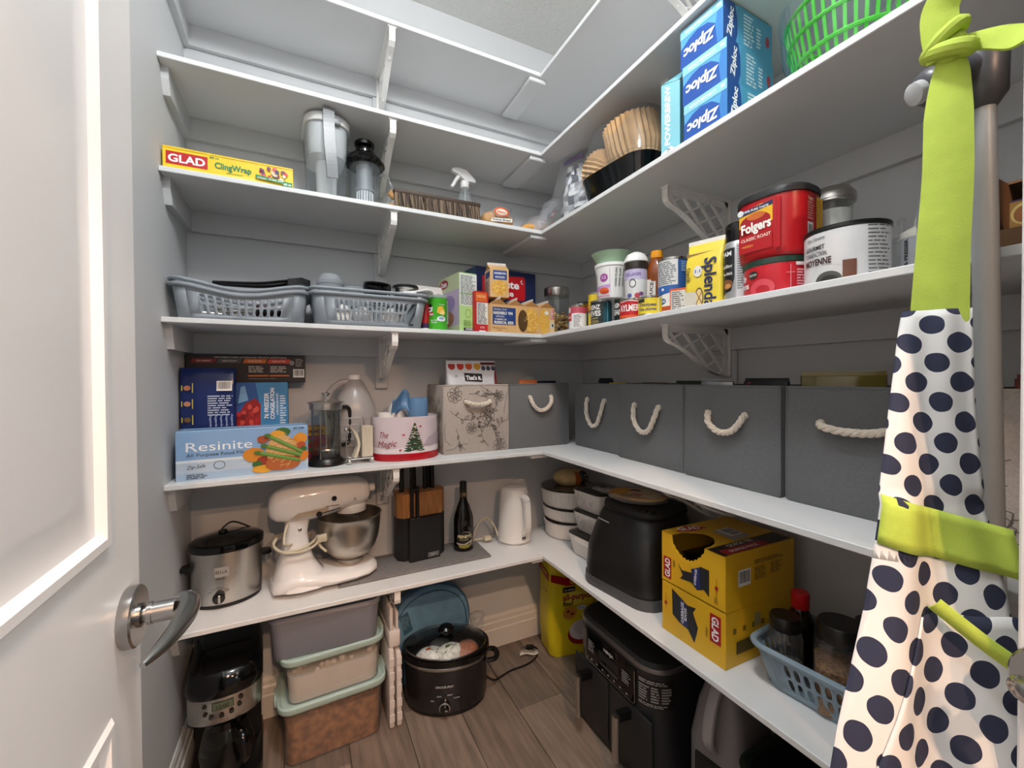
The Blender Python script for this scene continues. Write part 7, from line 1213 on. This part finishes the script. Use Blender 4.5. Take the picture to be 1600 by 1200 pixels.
tub('clear container of brown cereal with mint lid, bottom of the stack', (-1.212, -0.175, 0.0), 3, 0.325, 0.215, 0.186, (0.16, m_nutty, True), m=m_clear)
tub('clear container of cream flour with mint lid, middle of the stack', (-1.210, -0.178, 0.196), 3, 0.310, 0.205, 0.140, (0.098, m_oats, True), m=m_clear)
tub('empty frosted open container on top of the container stack', (-1.226, -0.175, 0.347), -2, 0.345, 0.215, 0.135, None, False)
t = thing('step_stool', 'narrow white folded plastic step stool standing beside the containers', 'step stool', (-1.012, -0.165, 0), 2); m_st = mat('stool_white', '#d6cdc8', 0.45, var=0.04)
for x, zt in ((-0.013, 0.425), (0.013, 0.40)):
    g = G(); g.box((x, 0, zt * 0.34), (0.018, 0.215, zt * 0.66), m_st, 0.005); 
    for i in range(5): g.box((x, -0.109, 0.04 + 0.05 * i), (0.0185, 0.003, 0.03), m_st, 0.001, 1)
    g.build('leg_panel', t)
g = G(); g.box((0.0, 0, 0.315), (0.042, 0.20, 0.06), m_st, 0.008); g.build('hinge', t); g = G(); g.box((-0.010, 0, 0.382), (0.014, 0.19, 0.09), m_st, 0.006); g.box((0.010, 0.0, 0.372), (0.010, 0.19, 0.075), m_st, 0.004); g.build('top_step', t)
t = thing('blue_cooler_bag', 'quilted blue cooler bag leaning on the back wall', 'bag', (-0.822, -0.042, 0), 2); m_blue = mat('blue_fabric', '#6a97b8', 0.6, var=0.18, vs=14, bump=0.7, bs=30)
g = G(); out = []
for i in range(21): q = PI * i / 20; out.append((-0.172 * math.cos(q) * (1.0), 0.20 + 0.185 * math.sin(q) ** 0.8))
out = [(-0.172, 0.0)] + out + [(0.172, 0.0)]
g.loft([[(x * f, y, z * (0.98 if f < 1 else 1) + 0.002) for x, z in out] for y, f in ((0.020, 0.95), (0.012, 1.0), (-0.018, 1.0), (-0.030, 0.96))], m_blue); g.build('body', t, smooth=50)
g = G(); g.tube([(x * 0.985, -0.022, z * 0.985 + 0.004) for x, z in out[1:-1]], 0.004, mat('blue_piping', '#3a5f7c', 0.5), 8); g.tube([(x * 0.90, -0.030, z * 0.92 + 0.004) for x, z in out[1:-1]], 0.0025, mat('blue_piping'), 8); g.build('piping', t)
k = Ink(on_front(-0.0305)); k.poly([(-0.135, 0.285), (-0.10, 0.30), (-0.08, 0.22), (-0.115, 0.205)], '#3f6680').para(-0.128, 0.28, -0.092, 6, 0.009, '#6f93aa'); k.build('printed_tag', t)

t = thing('crock_pot', 'large oval dark slow cooker with a glass lid on the floor', 'slow cooker', (-0.800, -0.200, 0), -20); a, b = 0.158, 0.116
m_crk = mat('charcoal_steel', '#4a4a4e', 0.26, 0.9, var=0.08, vs=30, stretch=(1, 1, 10))
g = G(); g.lathe([(0.90, 0), (0.96, 0.004), (0.97, 0.016)], m_black, 56, sx=a, sy=b); g.build('base', t); g = G(); g.lathe([(0.965, 0.014), (1.0, 0.03), (1.02, 0.16), (1.03, 0.176)], m_crk, 64, sx=a, sy=b); g.build('body', t)
g = G(); g.lathe([(1.03, 0.174), (1.05, 0.178), (1.05, 0.184), (1.03, 0.188)], m_tin, 64, sx=a, sy=b, cap0=False, cap1=False); g.build('trim_ring', t)
g = G(); g.lathe([(1.0, 0.184), (1.06, 0.188), (1.075, 0.200), (1.06, 0.210), (0.98, 0.212), (0.96, 0.19), (0.90, 0.05), (0.01, 0.04)], m_blackg, 64, sx=a, sy=b, cap0=False); g.build('crock', t)
g = G(); g.lathe([(1.0, 0.212), (1.01, 0.215), (0.96, 0.220), (0.70, 0.236), (0.35, 0.243), (0.01, 0.245)], m_glass, 56, sx=a * 0.98, sy=b * 0.98, cap0=False); lid = g.build('glass_lid', t); g = G(); g.lathe([(1.0, 0.211), (1.012, 0.214), (1.0, 0.218)], m_tin, 56, sx=a * 0.98, sy=b * 0.98, cap0=False, cap1=False); g.build('lid_rim', lid)
g = G(); g.lathe([(0.010, 0.243), (0.012, 0.255), (0.026, 0.258), (0.028, 0.268), (0.020, 0.276), (0.001, 0.278)], m_blackg, 28, sx=1.15); g.build('knob', lid)
for s in (-1, 1): g = G(); g.tube(spline([(s * 0.160, -0.035, 0.150), (s * 0.190, -0.030, 0.152), (s * 0.200, 0.0, 0.153), (s * 0.190, 0.030, 0.152), (s * 0.160, 0.035, 0.150)], 5), 0.011, m_black, 10, flat=0.8); g.build('handle', t)
fm = Matrix.Translation((0.0, -b * 1.0 - 0.001, 0.042)) @ Matrix.Rotation(R(92), 4, 'X'); g = G(); g.lathe([(0.021, 0), (0.021, 0.006), (0.018, 0.008)], m_tin, 30, mx=fm); g.lathe([(0.0165, 0.006), (0.0165, 0.014), (0.013, 0.017)], m_blackg, 28, mx=fm); g.box((0.006, 0.0, 0.018), (0.010, 0.004, 0.003), m_tin, mx=fm); g.build('dial', t)
k = Ink(lambda u, v, h: ((a * 1.01 + h) * math.sin(u / 0.15), -(b * (0.985 + 0.22 * v) + h) * math.cos(u / 0.15), v), base=0.002, cut=0.01); k.text('CROCK-POT', 0.0, 0.118, 0.008, '#d9d6d2', 0.062, 0.02).text('OFF', -0.042, 0.066, 0.005, '#c9c6c2').text('LOW', -0.018, 0.084, 0.005, '#c9c6c2').text('HIGH', 0.018, 0.088, 0.005, '#c9c6c2').text('WARM', 0.040, 0.074, 0.005, '#c9c6c2'); k.build('printed_marks', t)
g = G(); g.tube(spline([(0.15, 0.06, 0.03), (0.19, 0.055, 0.006), (0.225, 0.075, 0.005), (0.268, 0.105, 0.005), (0.34, 0.135, 0.005), (0.388, 0.18, 0.005), (0.40, 0.235, 0.006), (0.365, 0.255, 0.008)], 6), 0.0038, m_black, 8); g.build('power_cord', t); g = G(); g.box((0.350, 0.265, 0.011), (0.036, 0.02, 0.02), m_black, 0.005, mx=Matrix.Rotation(R(-4), 4, 'Z')); g.box((0.322, 0.270, 0.011), (0.018, 0.002, 0.006), m_tin, mx=Matrix.Rotation(R(-4), 4, 'Z')); g.build('plug', t)
g = G(); g.grid(6, 3, lambda u, v: (0.315 + 0.085 * u, 0.182 + 0.030 * v + 0.01 * u, 0.012 + 0.006 * math.sin(6 * u)), mat('tag_paper')); tg = g.build('paper_tag', t, solid=0.0006); k = Ink(lambda u, v, h: (u, v, 0.0195 + h)); k.para(0.33, 0.208, 0.39, 3, 0.007, '#8a8278'); k.build('printed_warning', tg)
m_rcp = mat('receipt_paper', '#d3ccc2', 0.7, var=0.08, vs=40)
for i, (x, y, z, c, lb) in enumerate(((-0.055, -0.035, 0.165, '#ece8e2', 'white printed packet with an orange mark under the glass lid'), (0.015, -0.030, 0.170, '#e4e0da', 'white speckled packet in the middle under the glass lid'), (0.075, -0.010, 0.160, '#b5653c', 'clear bag with orange snacks at the right under the glass lid'), (-0.03, 0.045, 0.150, '#3a4a58', 'dark packet at the back under the glass lid'))):
    q = Matrix.Rotation(R(-20), 3, 'Z') @ Vector((x, y, 0)); o = thing('snack_packet', lb, 'packet', (-0.800 + q.x, -0.200 + q.y, z - 0.072), -20 + 25 * i, 'packets inside the large slow cooker')
    g = G(); g.ball((0, 0, 0.070), (0.066, 0.050, 0.052 if i != 3 else 0.04), mat('packet_%d' % i, c, 0.4, var=0.35 if i < 2 else 0.5, vs=60, bump=0.8, bs=40), 18, 8); g.build('packet', o)
    if i < 2:
        k = Ink(lambda u, v, h: (u, v, 0.1225 + h - 9 * (u * u + 1.5 * v * v))); rr = random.Random(i); k.ell(-0.01, -0.005, 0.010, 0.006, '#b0581c' if i == 0 else '#5a6a3a', 12)
        for j in range(14): k.ell(rr.uniform(-0.028, 0.028), rr.uniform(-0.024, 0.022), 0.003, 0.002, rr.choice(('#3a3a44', '#5a6a3a', '#2c3a5a')), 7)
        k.build('printed_top', o)
    else: g = G(); g.ball((0, 0, 0.072), (0.069, 0.053, 0.054 if i != 3 else 0.042), m_film, 16, 8); g.build('film', o)
t = thing('plastic_wrap', 'crinkled clear plastic tuft sticking out behind the large slow cooker', 'plastic bag', (-0.665, -0.185, 0.2135)); g = G(); rr = random.Random(1); g.loft([[((0.03 * f + rr.uniform(-.006, .006)) * math.cos(2 * PI * i / 12), (0.018 * f + rr.uniform(-.006, .006)) * math.sin(2 * PI * i / 12), z) for i in range(12)] for z, f in ((0, 0.5), (0.02, 1.0), (0.045, 0.9), (0.065, 1.2), (0.075, 0.5))], m_film); g.build('tuft', t, smooth=0)

t = thing('flour_bag', 'big yellow flour bag with red band standing in the corner on the floor', 'flour bag', (-0.195, -0.150, 0), -10); m_fl = mat('flour_yellow', '#d9c414', 0.45, var=0.08, vs=8, bump=0.4, bs=18)
g = G(); rr = random.Random(2); g.loft([[(x * f + rr.uniform(-.002, .002), y * f + rr.uniform(-.002, .002), z) for x, y in rrect(0.235, 0.145, 0.03, 4)] for z, f in ((0, 0.93), (0.012, 1.0), (0.12, 1.03), (0.25, 1.02), (0.38, 1.0), (0.44, 0.94))] + [[(x, y * 0.35, 0.485) for x, y in rrect(0.225, 0.145, 0.03, 4)]], m_fl); g.build('bag', t, smooth=50)
k = Ink(lambda u, v, h: (u, -0.0755 - h - 0.001 - 0.002 * math.sin(v * 8) , v), base=0.001); k.poly([(-0.116, 0.345), (-0.04, 0.318), (0.116, 0.325), (0.116, 0.362), (-0.04, 0.354), (-0.116, 0.378)], '#a8141c').text('CLUB SIZE', 0.04, 0.338, 0.022, '#e8c93a', 0.13, 0.03, 1).poly([(-0.06, 0.290), (0.0, 0.290), (0.0, 0.312), (-0.06, 0.312)], '#171310').text('no name', -0.03, 0.301, 0.009, '#e8dcc0', 0.048).ell(-0.0, 0.262, 0.062, 0.030, '#e6d658').text('all-purpose', 0.020, 0.268, 0.028, '#a3141c', 0.160, 0.03).text('flour', -0.034, 0.240, 0.020, '#2a1a10', 0.052, 0.02).line([(-0.055, 0.222), (0.07, 0.222)], 0.0015, '#7a5a14').ell(-0.028, 0.196, 0.032, 0.028, '#c98a3a').ell(-0.035, 0.204, 0.008, 0.006, '#7a1a14').ell(-0.016, 0.192, 0.008, 0.006, '#7a1a14').ell(0.03, 0.215, 0.022, 0.010, '#d3dae2').text('10 kg', 0.03, 0.215, 0.009, '#2a4a9a', 0.03, 0.02).ell(0.03, 0.098, 0.068, 0.050, '#8f1d1a').ell(0.03, 0.115, 0.060, 0.046, '#d9d3d0').ell(0.035, 0.125, 0.045, 0.032, '#c9c0bc').poly([(0.04, 0.125), (0.075, 0.11), (0.09, 0.18), (0.06, 0.19)], '#d6a848').ell(0.06, 0.13, 0.022, 0.02, '#8f1d1a'); k.build('printed_front', t)
k = Ink(lambda u, v, h: (-0.1205 - h, -u, v), base=0.001); k.poly([(-0.06, 0.392), (0.06, 0.375), (0.06, 0.34), (-0.06, 0.36)], '#a8141c').text('FARINE', 0.01, 0.368, 0.016, '#e8c93a', 0.06).text('tout usage', 0.02, 0.29, 0.012, '#a3141c', 0.05); k.build('printed_side', t)

t = thing('air_fryer', 'large dark grey two drawer air fryer with silver bar handles', 'air fryer', (-0.225, -0.690, 0), -90); m_af = mat('fryer_charcoal', '#232325', 0.42, var=0.06); w, d = 0.405, 0.33
g = G(); g.loft([ring(w - 0.02, d - 0.02, 0.07, 0.012, 7), ring(w, d, 0.08, 0.02, 7), ring(w, d, 0.08, 0.368, 7)], m_af); g.build('housing', t)
g = G(); g.loft([ring(w + 0.004, d + 0.004, 0.082, 0.366, 7), ring(w + 0.006, d + 0.006, 0.083, 0.372, 7), ring(w + 0.002, d + 0.002, 0.081, 0.380, 7)], mat('rim_silver', '#8f8f92', 0.3, 0.9)); g.build('rim', t); g = G(); g.loft([ring(w - 0.002, d - 0.002, 0.08, 0.378, 7), ring(w - 0.02, d - 0.02, 0.075, 0.390, 7), ring(w - 0.1, d - 0.1, 0.06, 0.394, 7)], m_blackm); g.build('top', t)
g = G()
for sx in (-1, 1):
    for sy in (-1, 1): g.lathe([(0.016, 0), (0.018, 0.014)], m_black, 16, (sx * 0.14, sy * 0.11, 0))
g.build('foot', t)
g = G(); g.box((0, -d / 2 - 0.002, 0.300), (0.25, 0.008, 0.110), m_blackg, 0.003); pan = g.build('control_panel', t); g = G(); g.tube([(-0.122, -d / 2 - 0.006, 0.350), (-0.124, -d / 2 - 0.006, 0.255), (-0.118, -d / 2 - 0.006, 0.247), (0.118, -d / 2 - 0.006, 0.247), (0.124, -d / 2 - 0.006, 0.255), (0.122, -d / 2 - 0.006, 0.350)], 0.0016, m_tin, 6); g.build('panel_trim', pan)
k = Ink(on_front(-d / 2 - 0.006)); k.text('NINJA', 0.0, 0.332, 0.011, '#c9c9cb', 0.05, 0.03).rect(-0.05, 0.292, 0.05, 0.318, '#1c2024').rect(-0.045, 0.272, 0.045, 0.282, '#3a3d40')
for i in range(7): k.ell(-0.09 + 0.03 * i, 0.260, 0.004, 0.003, '#b9b9bb', 8)
for s in (-1, 1): k.para(s * 0.088 - 0.02, 0.325, s * 0.088 + 0.02, 5, 0.008, '#8a8a8c', seed=s + 4)
k.build('printed_controls', pan)
for s in (-1, 1):
    g = G(); g.box((s * 0.0985, -d / 2 - 0.002, 0.128), (0.188, 0.008, 0.215), m_af, 0.006); dr = g.build('drawer', t); g = G(); g.bar((s * 0.0985, -d / 2 - 0.004, 0.205), (s * 0.0985, -d / 2 - 0.055, 0.210), 0.020, 0.026, m_black); g.build('handle_mount', dr)
    g = G(); g.loft([[(s * 0.0985 + x, -d / 2 - 0.058 + y, z) for x, y in rrect(0.024, 0.020, 0.008, 3)] for z in (0.075, 0.215)], m_steel); g.build('handle', dr)
k = Ink(lambda u, v, h: (w / 2 - 0.08 + (0.08 + h) * math.sin(u / 0.08), -d / 2 + 0.08 - (0.08 + h) * math.cos(u / 0.08), v), base=0.001, cut=0.008); k.rect(0.006, 0.262, 0.118, 0.348, '#0d0d0e').para(0.012, 0.342, 0.112, 2, 0.006, '#a8a4a0').para(0.012, 0.325, 0.045, 6, 0.008, '#9a9692', seed=2).para(0.05, 0.325, 0.075, 6, 0.008, '#9a9692', seed=3).para(0.08, 0.325, 0.112, 6, 0.008, '#9a9692', seed=5).para(0.012, 0.274, 0.112, 2, 0.005, '#a8a4a0', seed=9); k.build('printed_guide', t)
k = Ink(lambda u, v, h: (-w / 2 + 0.08 - (0.08 + h) * math.sin(u / 0.08), -d / 2 + 0.08 - (0.08 + h) * math.cos(u / 0.08), v), base=0.001, cut=0.008); k.rect(0.01, 0.262, 0.118, 0.348, '#0d0d0e').para(0.012, 0.34, 0.112, 8, 0.009, '#8a8682', seed=2); k.build('printed_guide', t)
t = thing('floor_canister', 'grey angular plastic appliance under the shelf right of the air fryer', 'appliance', (-0.215, -1.005, 0), -80); m_gc = mat('canister_grey', '#7d7a7c', 0.4, var=0.05)
g = G(); g.loft([[(x, y, z) for x, y in rrect(0.15 * f, 0.20 * f, 0.03, 3)] for z, f in ((0, 0.95), (0.02, 1.0), (0.24, 1.0), (0.34, 0.82), (0.42, 0.55))], m_gc); g.build('body', t); g = G(); g.tube(spline([(0, -0.10, 0.24), (0, -0.125, 0.28), (0, -0.105, 0.36), (0, -0.06, 0.42)], 5), 0.016, mat('canister_light', '#a09c9c', 0.35), 10, flat=0.7); g.build('handle', t); g = G(); g.box((0, -0.100, 0.13), (0.10, 0.012, 0.16), m_blackm, 0.005); g.build('dark_panel', t)
t = thing('green_crate', 'very dark green bin on the floor at the lower right', 'bin', (-0.20, -1.27, 0), -90); m_dg = mat('dark_green', '#0d1f12', 0.5); g = G(); g.loft([ring(0.24, 0.24, 0.03, 0), ring(0.30, 0.30, 0.04, 0.30), ring(0.28, 0.28, 0.035, 0.30), ring(0.23, 0.23, 0.03, 0.01)], m_dg); g.build('bin', t); g = G(); g.tube([(x, y, 0.30) for x, y in rrect(0.305, 0.305, 0.04, 5)], 0.008, m_dg, 8, True); g.build('rim', t)

# ================================================================== apron and floor tool at the right
m_lime = mat('lime_cotton', '#b3c74e', 0.85, var=0.07, vs=30, bump=0.25, bs=700)
def dotted():
    m = bpy.data.materials.new('polka_dot_cotton'); m.use_nodes = True; nt = m.node_tree; b = nt.nodes['Principled BSDF']; b.inputs['Roughness'].default_value = 0.85
    N = nt.nodes.new; L = nt.links.new
    uv = N('ShaderNodeUVMap'); sp = N('ShaderNodeSeparateXYZ')
    nz = N('ShaderNodeTexNoise'); nz.inputs['Scale'].default_value = 26.0; mxv = N('ShaderNodeVectorMath'); mxv.operation = 'MULTIPLY_ADD'; mxv.inputs[1].default_value = (0.007, 0.007, 0)
    L(uv.outputs[0], nz.inputs['Vector']); L(nz.outputs['Color'], mxv.inputs[0]); L(uv.outputs[0], mxv.inputs[2]); L(mxv.outputs[0], sp.inputs[0])
    def M(op, a, b_=None):
        n = N('ShaderNodeMath'); n.operation = op
        for i, x in enumerate((a, b_)):
            if x is None: continue
            if isinstance(x, (int, float)): n.inputs[i].default_value = x
            else: L(x, n.inputs[i])
        return n.outputs[0]
    PX, PY, RA = 0.0525, 0.0525, 0.0135
    def dist(ox, oy):
        a = M('MULTIPLY', M('SUBTRACT', M('FRACT', M('ADD', M('DIVIDE', sp.outputs[0], PX), ox)), 0.5), PX); c = M('MULTIPLY', M('SUBTRACT', M('FRACT', M('ADD', M('DIVIDE', sp.outputs[1], PY), oy)), 0.5), PY)
        return M('SQRT', M('ADD', M('MULTIPLY', a, a), M('MULTIPLY', c, c)))
    d = M('MINIMUM', dist(0.0, 0.0), dist(0.5, 0.5)); ins = M('LESS_THAN', d, RA)
    r = N('ShaderNodeMixRGB'); L(ins, r.inputs[0]); r.inputs[1].default_value = lin('#dedddb') + (1,); r.inputs[2].default_value = lin('#262b42') + (1,); L(r.outputs[0], b.inputs['Base Color'])
    n2 = N('ShaderNodeTexNoise'); n2.inputs['Scale'].default_value = 900; bp = N('ShaderNodeBump'); bp.inputs['Strength'].default_value = 0.2; bp.inputs['Distance'].default_value = 0.001; L(n2.outputs[0], bp.inputs['Height']); L(bp.outputs[0], b.inputs['Normal'])
    return m
m_dot = dotted()
ROW = [(1.330, (-0.583, -1.524), (-0.553, -1.582)), (1.30, (-0.600, -1.526), (-0.555, -1.584)), (1.20, (-0.640, -1.532), (-0.560, -1.590)), (1.103, (-0.684, -1.541), (-0.568, -1.600)), (1.05, (-0.697, -1.541), (-0.572, -1.612)), (0.98, (-0.728, -1.544), (-0.585, -1.626)), (0.874, (-0.790, -1.549), (-0.606, -1.642)), (0.78, (-0.835, -1.555), (-0.62, -1.655)), (0.60, (-0.86, -1.565), (-0.63, -1.67))]
def row(z):
    for (za, la, ra), (zb, lb, rb_) in zip(ROW, ROW[1:]):
        if za >= z >= zb:
            t = (za - z) / (za - zb); return [la[i] + (lb[i] - la[i]) * t for i in (0, 1)], [ra[i] + (rb_[i] - ra[i]) * t for i in (0, 1)]
    return ROW[-1][1], ROW[-1][2]
def cloth(s, z, off=0.0):
    """s across (0 left, 1 right), z height; folds stand out along the sheet's normal"""
    zz = min(1.33, max(0.60, z)); l, r = row(zz); dx, dy = r[0] - l[0], r[1] - l[1]; n = math.hypot(dx, dy); nx, ny = dy / n, -dx / n
    e = 1.0 if zz < 1.1 else 0.45
    f = e * (0.010 * math.sin(5.2 * s + 2.0 * (1.33 - zz)) + 0.006 * math.sin(11 * s - 4.0 * (1.33 - zz) + 0.6) + 0.014 * (s - 0.5) ** 2) + off
    return (l[0] + dx * s + nx * f, l[1] + dy * s + ny * f, z)
ap = thing('apron', 'polka dot apron with lime green straps hanging at the right', 'apron', (0, 0, 0))
def sheet(name, z1, z0, m, parent, s0=0.0, s1=1.0, off=0.0, skew=0.0, nu=26, nv=30, thick=0.0012, uvs=True, slant=0.0):
    g = G(); W0 = 0.0
    def fn(u, v):
        sl = s0 - slant * v; s = sl + (s1 - sl) * u; z = z1 + (z0 - z1) * v + skew * u * (-1); return cloth(s, z, off)
    g.grid(nu, nv, fn, m); o = g.build(name, parent, smooth=80)
    if uvs:
        me = o.data; uvl = me.uv_layers.new(name='UVMap')
        for p in me.polygons:
            for li in p.loop_indices:
                i = me.loops[li].vertex_index; u = (i % nu) / (nu - 1); v = (i // nu) / (nv - 1); sl = s0 - slant * v; s = sl + (s1 - sl) * u; z = z1 + (z0 - z1) * v; l, r = row(min(1.33, max(0.6, z))); wd = math.hypot(r[0] - l[0], r[1] - l[1]); uvl.data[li].uv = (0.30 + (s - 1.0) * wd * 1.05, z * 1.08)
    md = o.modifiers.new('thickness', 'SOLIDIFY'); md.thickness = thick; md.offset = -1
    return o
sheet('bib', 1.328, 1.035, m_dot, ap, off=0.0); sheet('skirt', 1.055, 0.60, m_dot, ap, off=0.0, nv=46)
sheet('waistband', 1.106, 1.052, m_lime, ap, 0.0, 1.10, off=0.003, skew=0.040, nu=24, nv=6, uvs=False)
sheet('pocket', 0.975, 0.74, m_dot, ap, 0.40, 1.02, off=0.003, nv=20, slant=0.42, thick=0.002)
def strap(name, pts, widths, m, parent, nrm=None, th=0.003):
    g = G(); P = [Vector(p) for p in spline(pts, 6)]; n = len(P); camv = Vector((-1.291, -1.8, 1.24)); rings = []
    nw = len(widths) - 1
    for i, p in enumerate(P):
        tg = (P[min(n - 1, i + 1)] - P[max(0, i - 1)]).normalized(); q = (nrm or Vector((-0.87, -0.35, 0))); q = (q - tg * q.dot(tg)).normalized(); sd = tg.cross(q).normalized(); x = i / (n - 1) * nw; j = min(nw - 1, int(x)); wd = widths[j] + (widths[j + 1] - widths[j]) * (x - j)
        rings.append([tuple(p + sd * wd / 2 * a_ + q * (th / 2 * b_ + 0.0035 * (1 - a_ * a_))) for a_, b_ in ((-1, -1), (-0.5, -1), (0, -1), (0.5, -1), (1, -1), (1, 1), (0.5, 1), (0, 1), (-0.5, 1), (-1, 1))])
    g.loft(rings, m); return g.build(name, parent, smooth=50)
strap('neck_strap', [(-0.560, -1.552, 1.300), (-0.556, -1.554, 1.40), (-0.549, -1.556, 1.50), (-0.545, -1.555, 1.58), (-0.540, -1.555, 1.63), (-0.540, -1.556, 1.652)], [0.056, 0.050, 0.047, 0.045, 0.036, 0.024], m_lime, ap)
g = G(); kx = Vector((-0.545, -1.556, 1.662))
g.tube([tuple(kx + Vector((0.010 * math.cos(q) - 0.002, 0.019 * math.sin(q), 0.006 * math.sin(q) - 0.004))) for q in [2 * PI * i / 20 for i in range(20)]], 0.0095, m_lime, 10, True); g.tube([tuple(kx + Vector((0.010 * math.cos(q) - 0.003, 0.016 * math.sin(q) + 0.004, 0.012 - 0.012 * math.sin(q)))) for q in [2 * PI * i / 20 for i in range(20)]], 0.0085, m_lime, 10, True); g.ball(tuple(kx + Vector((0.002, 0.0, 0.002))), (0.012, 0.017, 0.020), m_lime, 14, 8); g.build('knot', ap)
strap('neck_loop', [(-0.546, -1.552, 1.652), (-0.549, -1.548, 1.69), (-0.550, -1.55, 1.72), (-0.556, -1.575, 1.745), (-0.575, -1.62, 1.752), (-0.596, -1.68, 1.745)], [0.034, 0.036, 0.036, 0.034, 0.03, 0.03], m_lime, ap)
strap('neck_loop', [(-0.544, -1.558, 1.664), (-0.532, -1.59, 1.656), (-0.540, -1.62, 1.635), (-0.575, -1.655, 1.62), (-0.598, -1.69, 1.61)], [0.026, 0.030, 0.034, 0.034, 0.03], m_lime, ap, nrm=Vector((-0.8, -0.2, 0.35)))
A0, B0 = cloth(0.46, 0.99, 0.010), cloth(0.98, 0.925, 0.022)
strap('waist_tie', [A0, tuple((Vector(A0) + Vector(B0)) / 2 + Vector((-0.006, -0.002, 0.0))), B0], [0.016, 0.016, 0.017], m_lime, ap, th=0.002)
t = thing('coat_hook', 'steel hook on the back of the right door carrying the apron', 'hook', (-0.6185, -1.70, 1.72)); g = G(); g.box((0.002, 0, -0.04), (0.004, 0.03, 0.16), m_steel, 0.001, 1); g.build('plate', t); g = G(); g.tube(spline([(0.004, 0, 0.0), (0.022, 0.0, -0.008), (0.034, 0.0, 0.012)], 4), 0.004, m_steel, 8); g.tube(spline([(0.004, 0, -0.10), (0.022, 0.0, -0.112), (0.034, 0.0, -0.095)], 4), 0.004, m_steel, 8); g.build('prong', t)

t = thing('stick_vacuum', 'grey tube of a stick vacuum with a dark grey handle behind the apron', 'vacuum', (-0.446, -1.578, 0)); m_tube = mat('tube_grey', '#a9adaf', 0.4, var=0.02); m_hg = mat('handle_grey', '#4d4d52', 0.35, var=0.04)
g = G(); g.tube([(0.0, 0.0, 0.06), (0.0, 0.006, 0.9), (0.004, 0.022, 1.632)], 0.0135, m_tube, 24); g.build('tube', t)
g = G(); g.lathe([(0.015, 1.612), (0.026, 1.630), (0.027, 1.690), (0.022, 1.702)], m_hg, 28, (0.004, 0.023, 0)); g.build('collar', t)
g = G(); g.tube(spline([(0.0, 0.03, 1.672), (-0.02, 0.042, 1.664), (-0.045, 0.058, 1.652), (-0.056, 0.066, 1.646)], 4), [0.022, 0.023, 0.024, 0.025, 0.026, 0.026, 0.026, 0.026, 0.026, 0.025, 0.023, 0.020, 0.017], m_hg, 20); g.build('grip', t)
g = G(); g.tube([(-0.057, 0.066, 1.646), (-0.064, 0.071, 1.643), (-0.066, 0.072, 1.642)], [0.016, 0.015, 0.010], mat('button_silver', '#b9bbbd', 0.3), 20); g.build('button', t)
g = G(); g.box((-0.03, 0.0, 0.03), (0.10, 0.26, 0.06), m_hg, 0.02); g.build('floor_head', t)
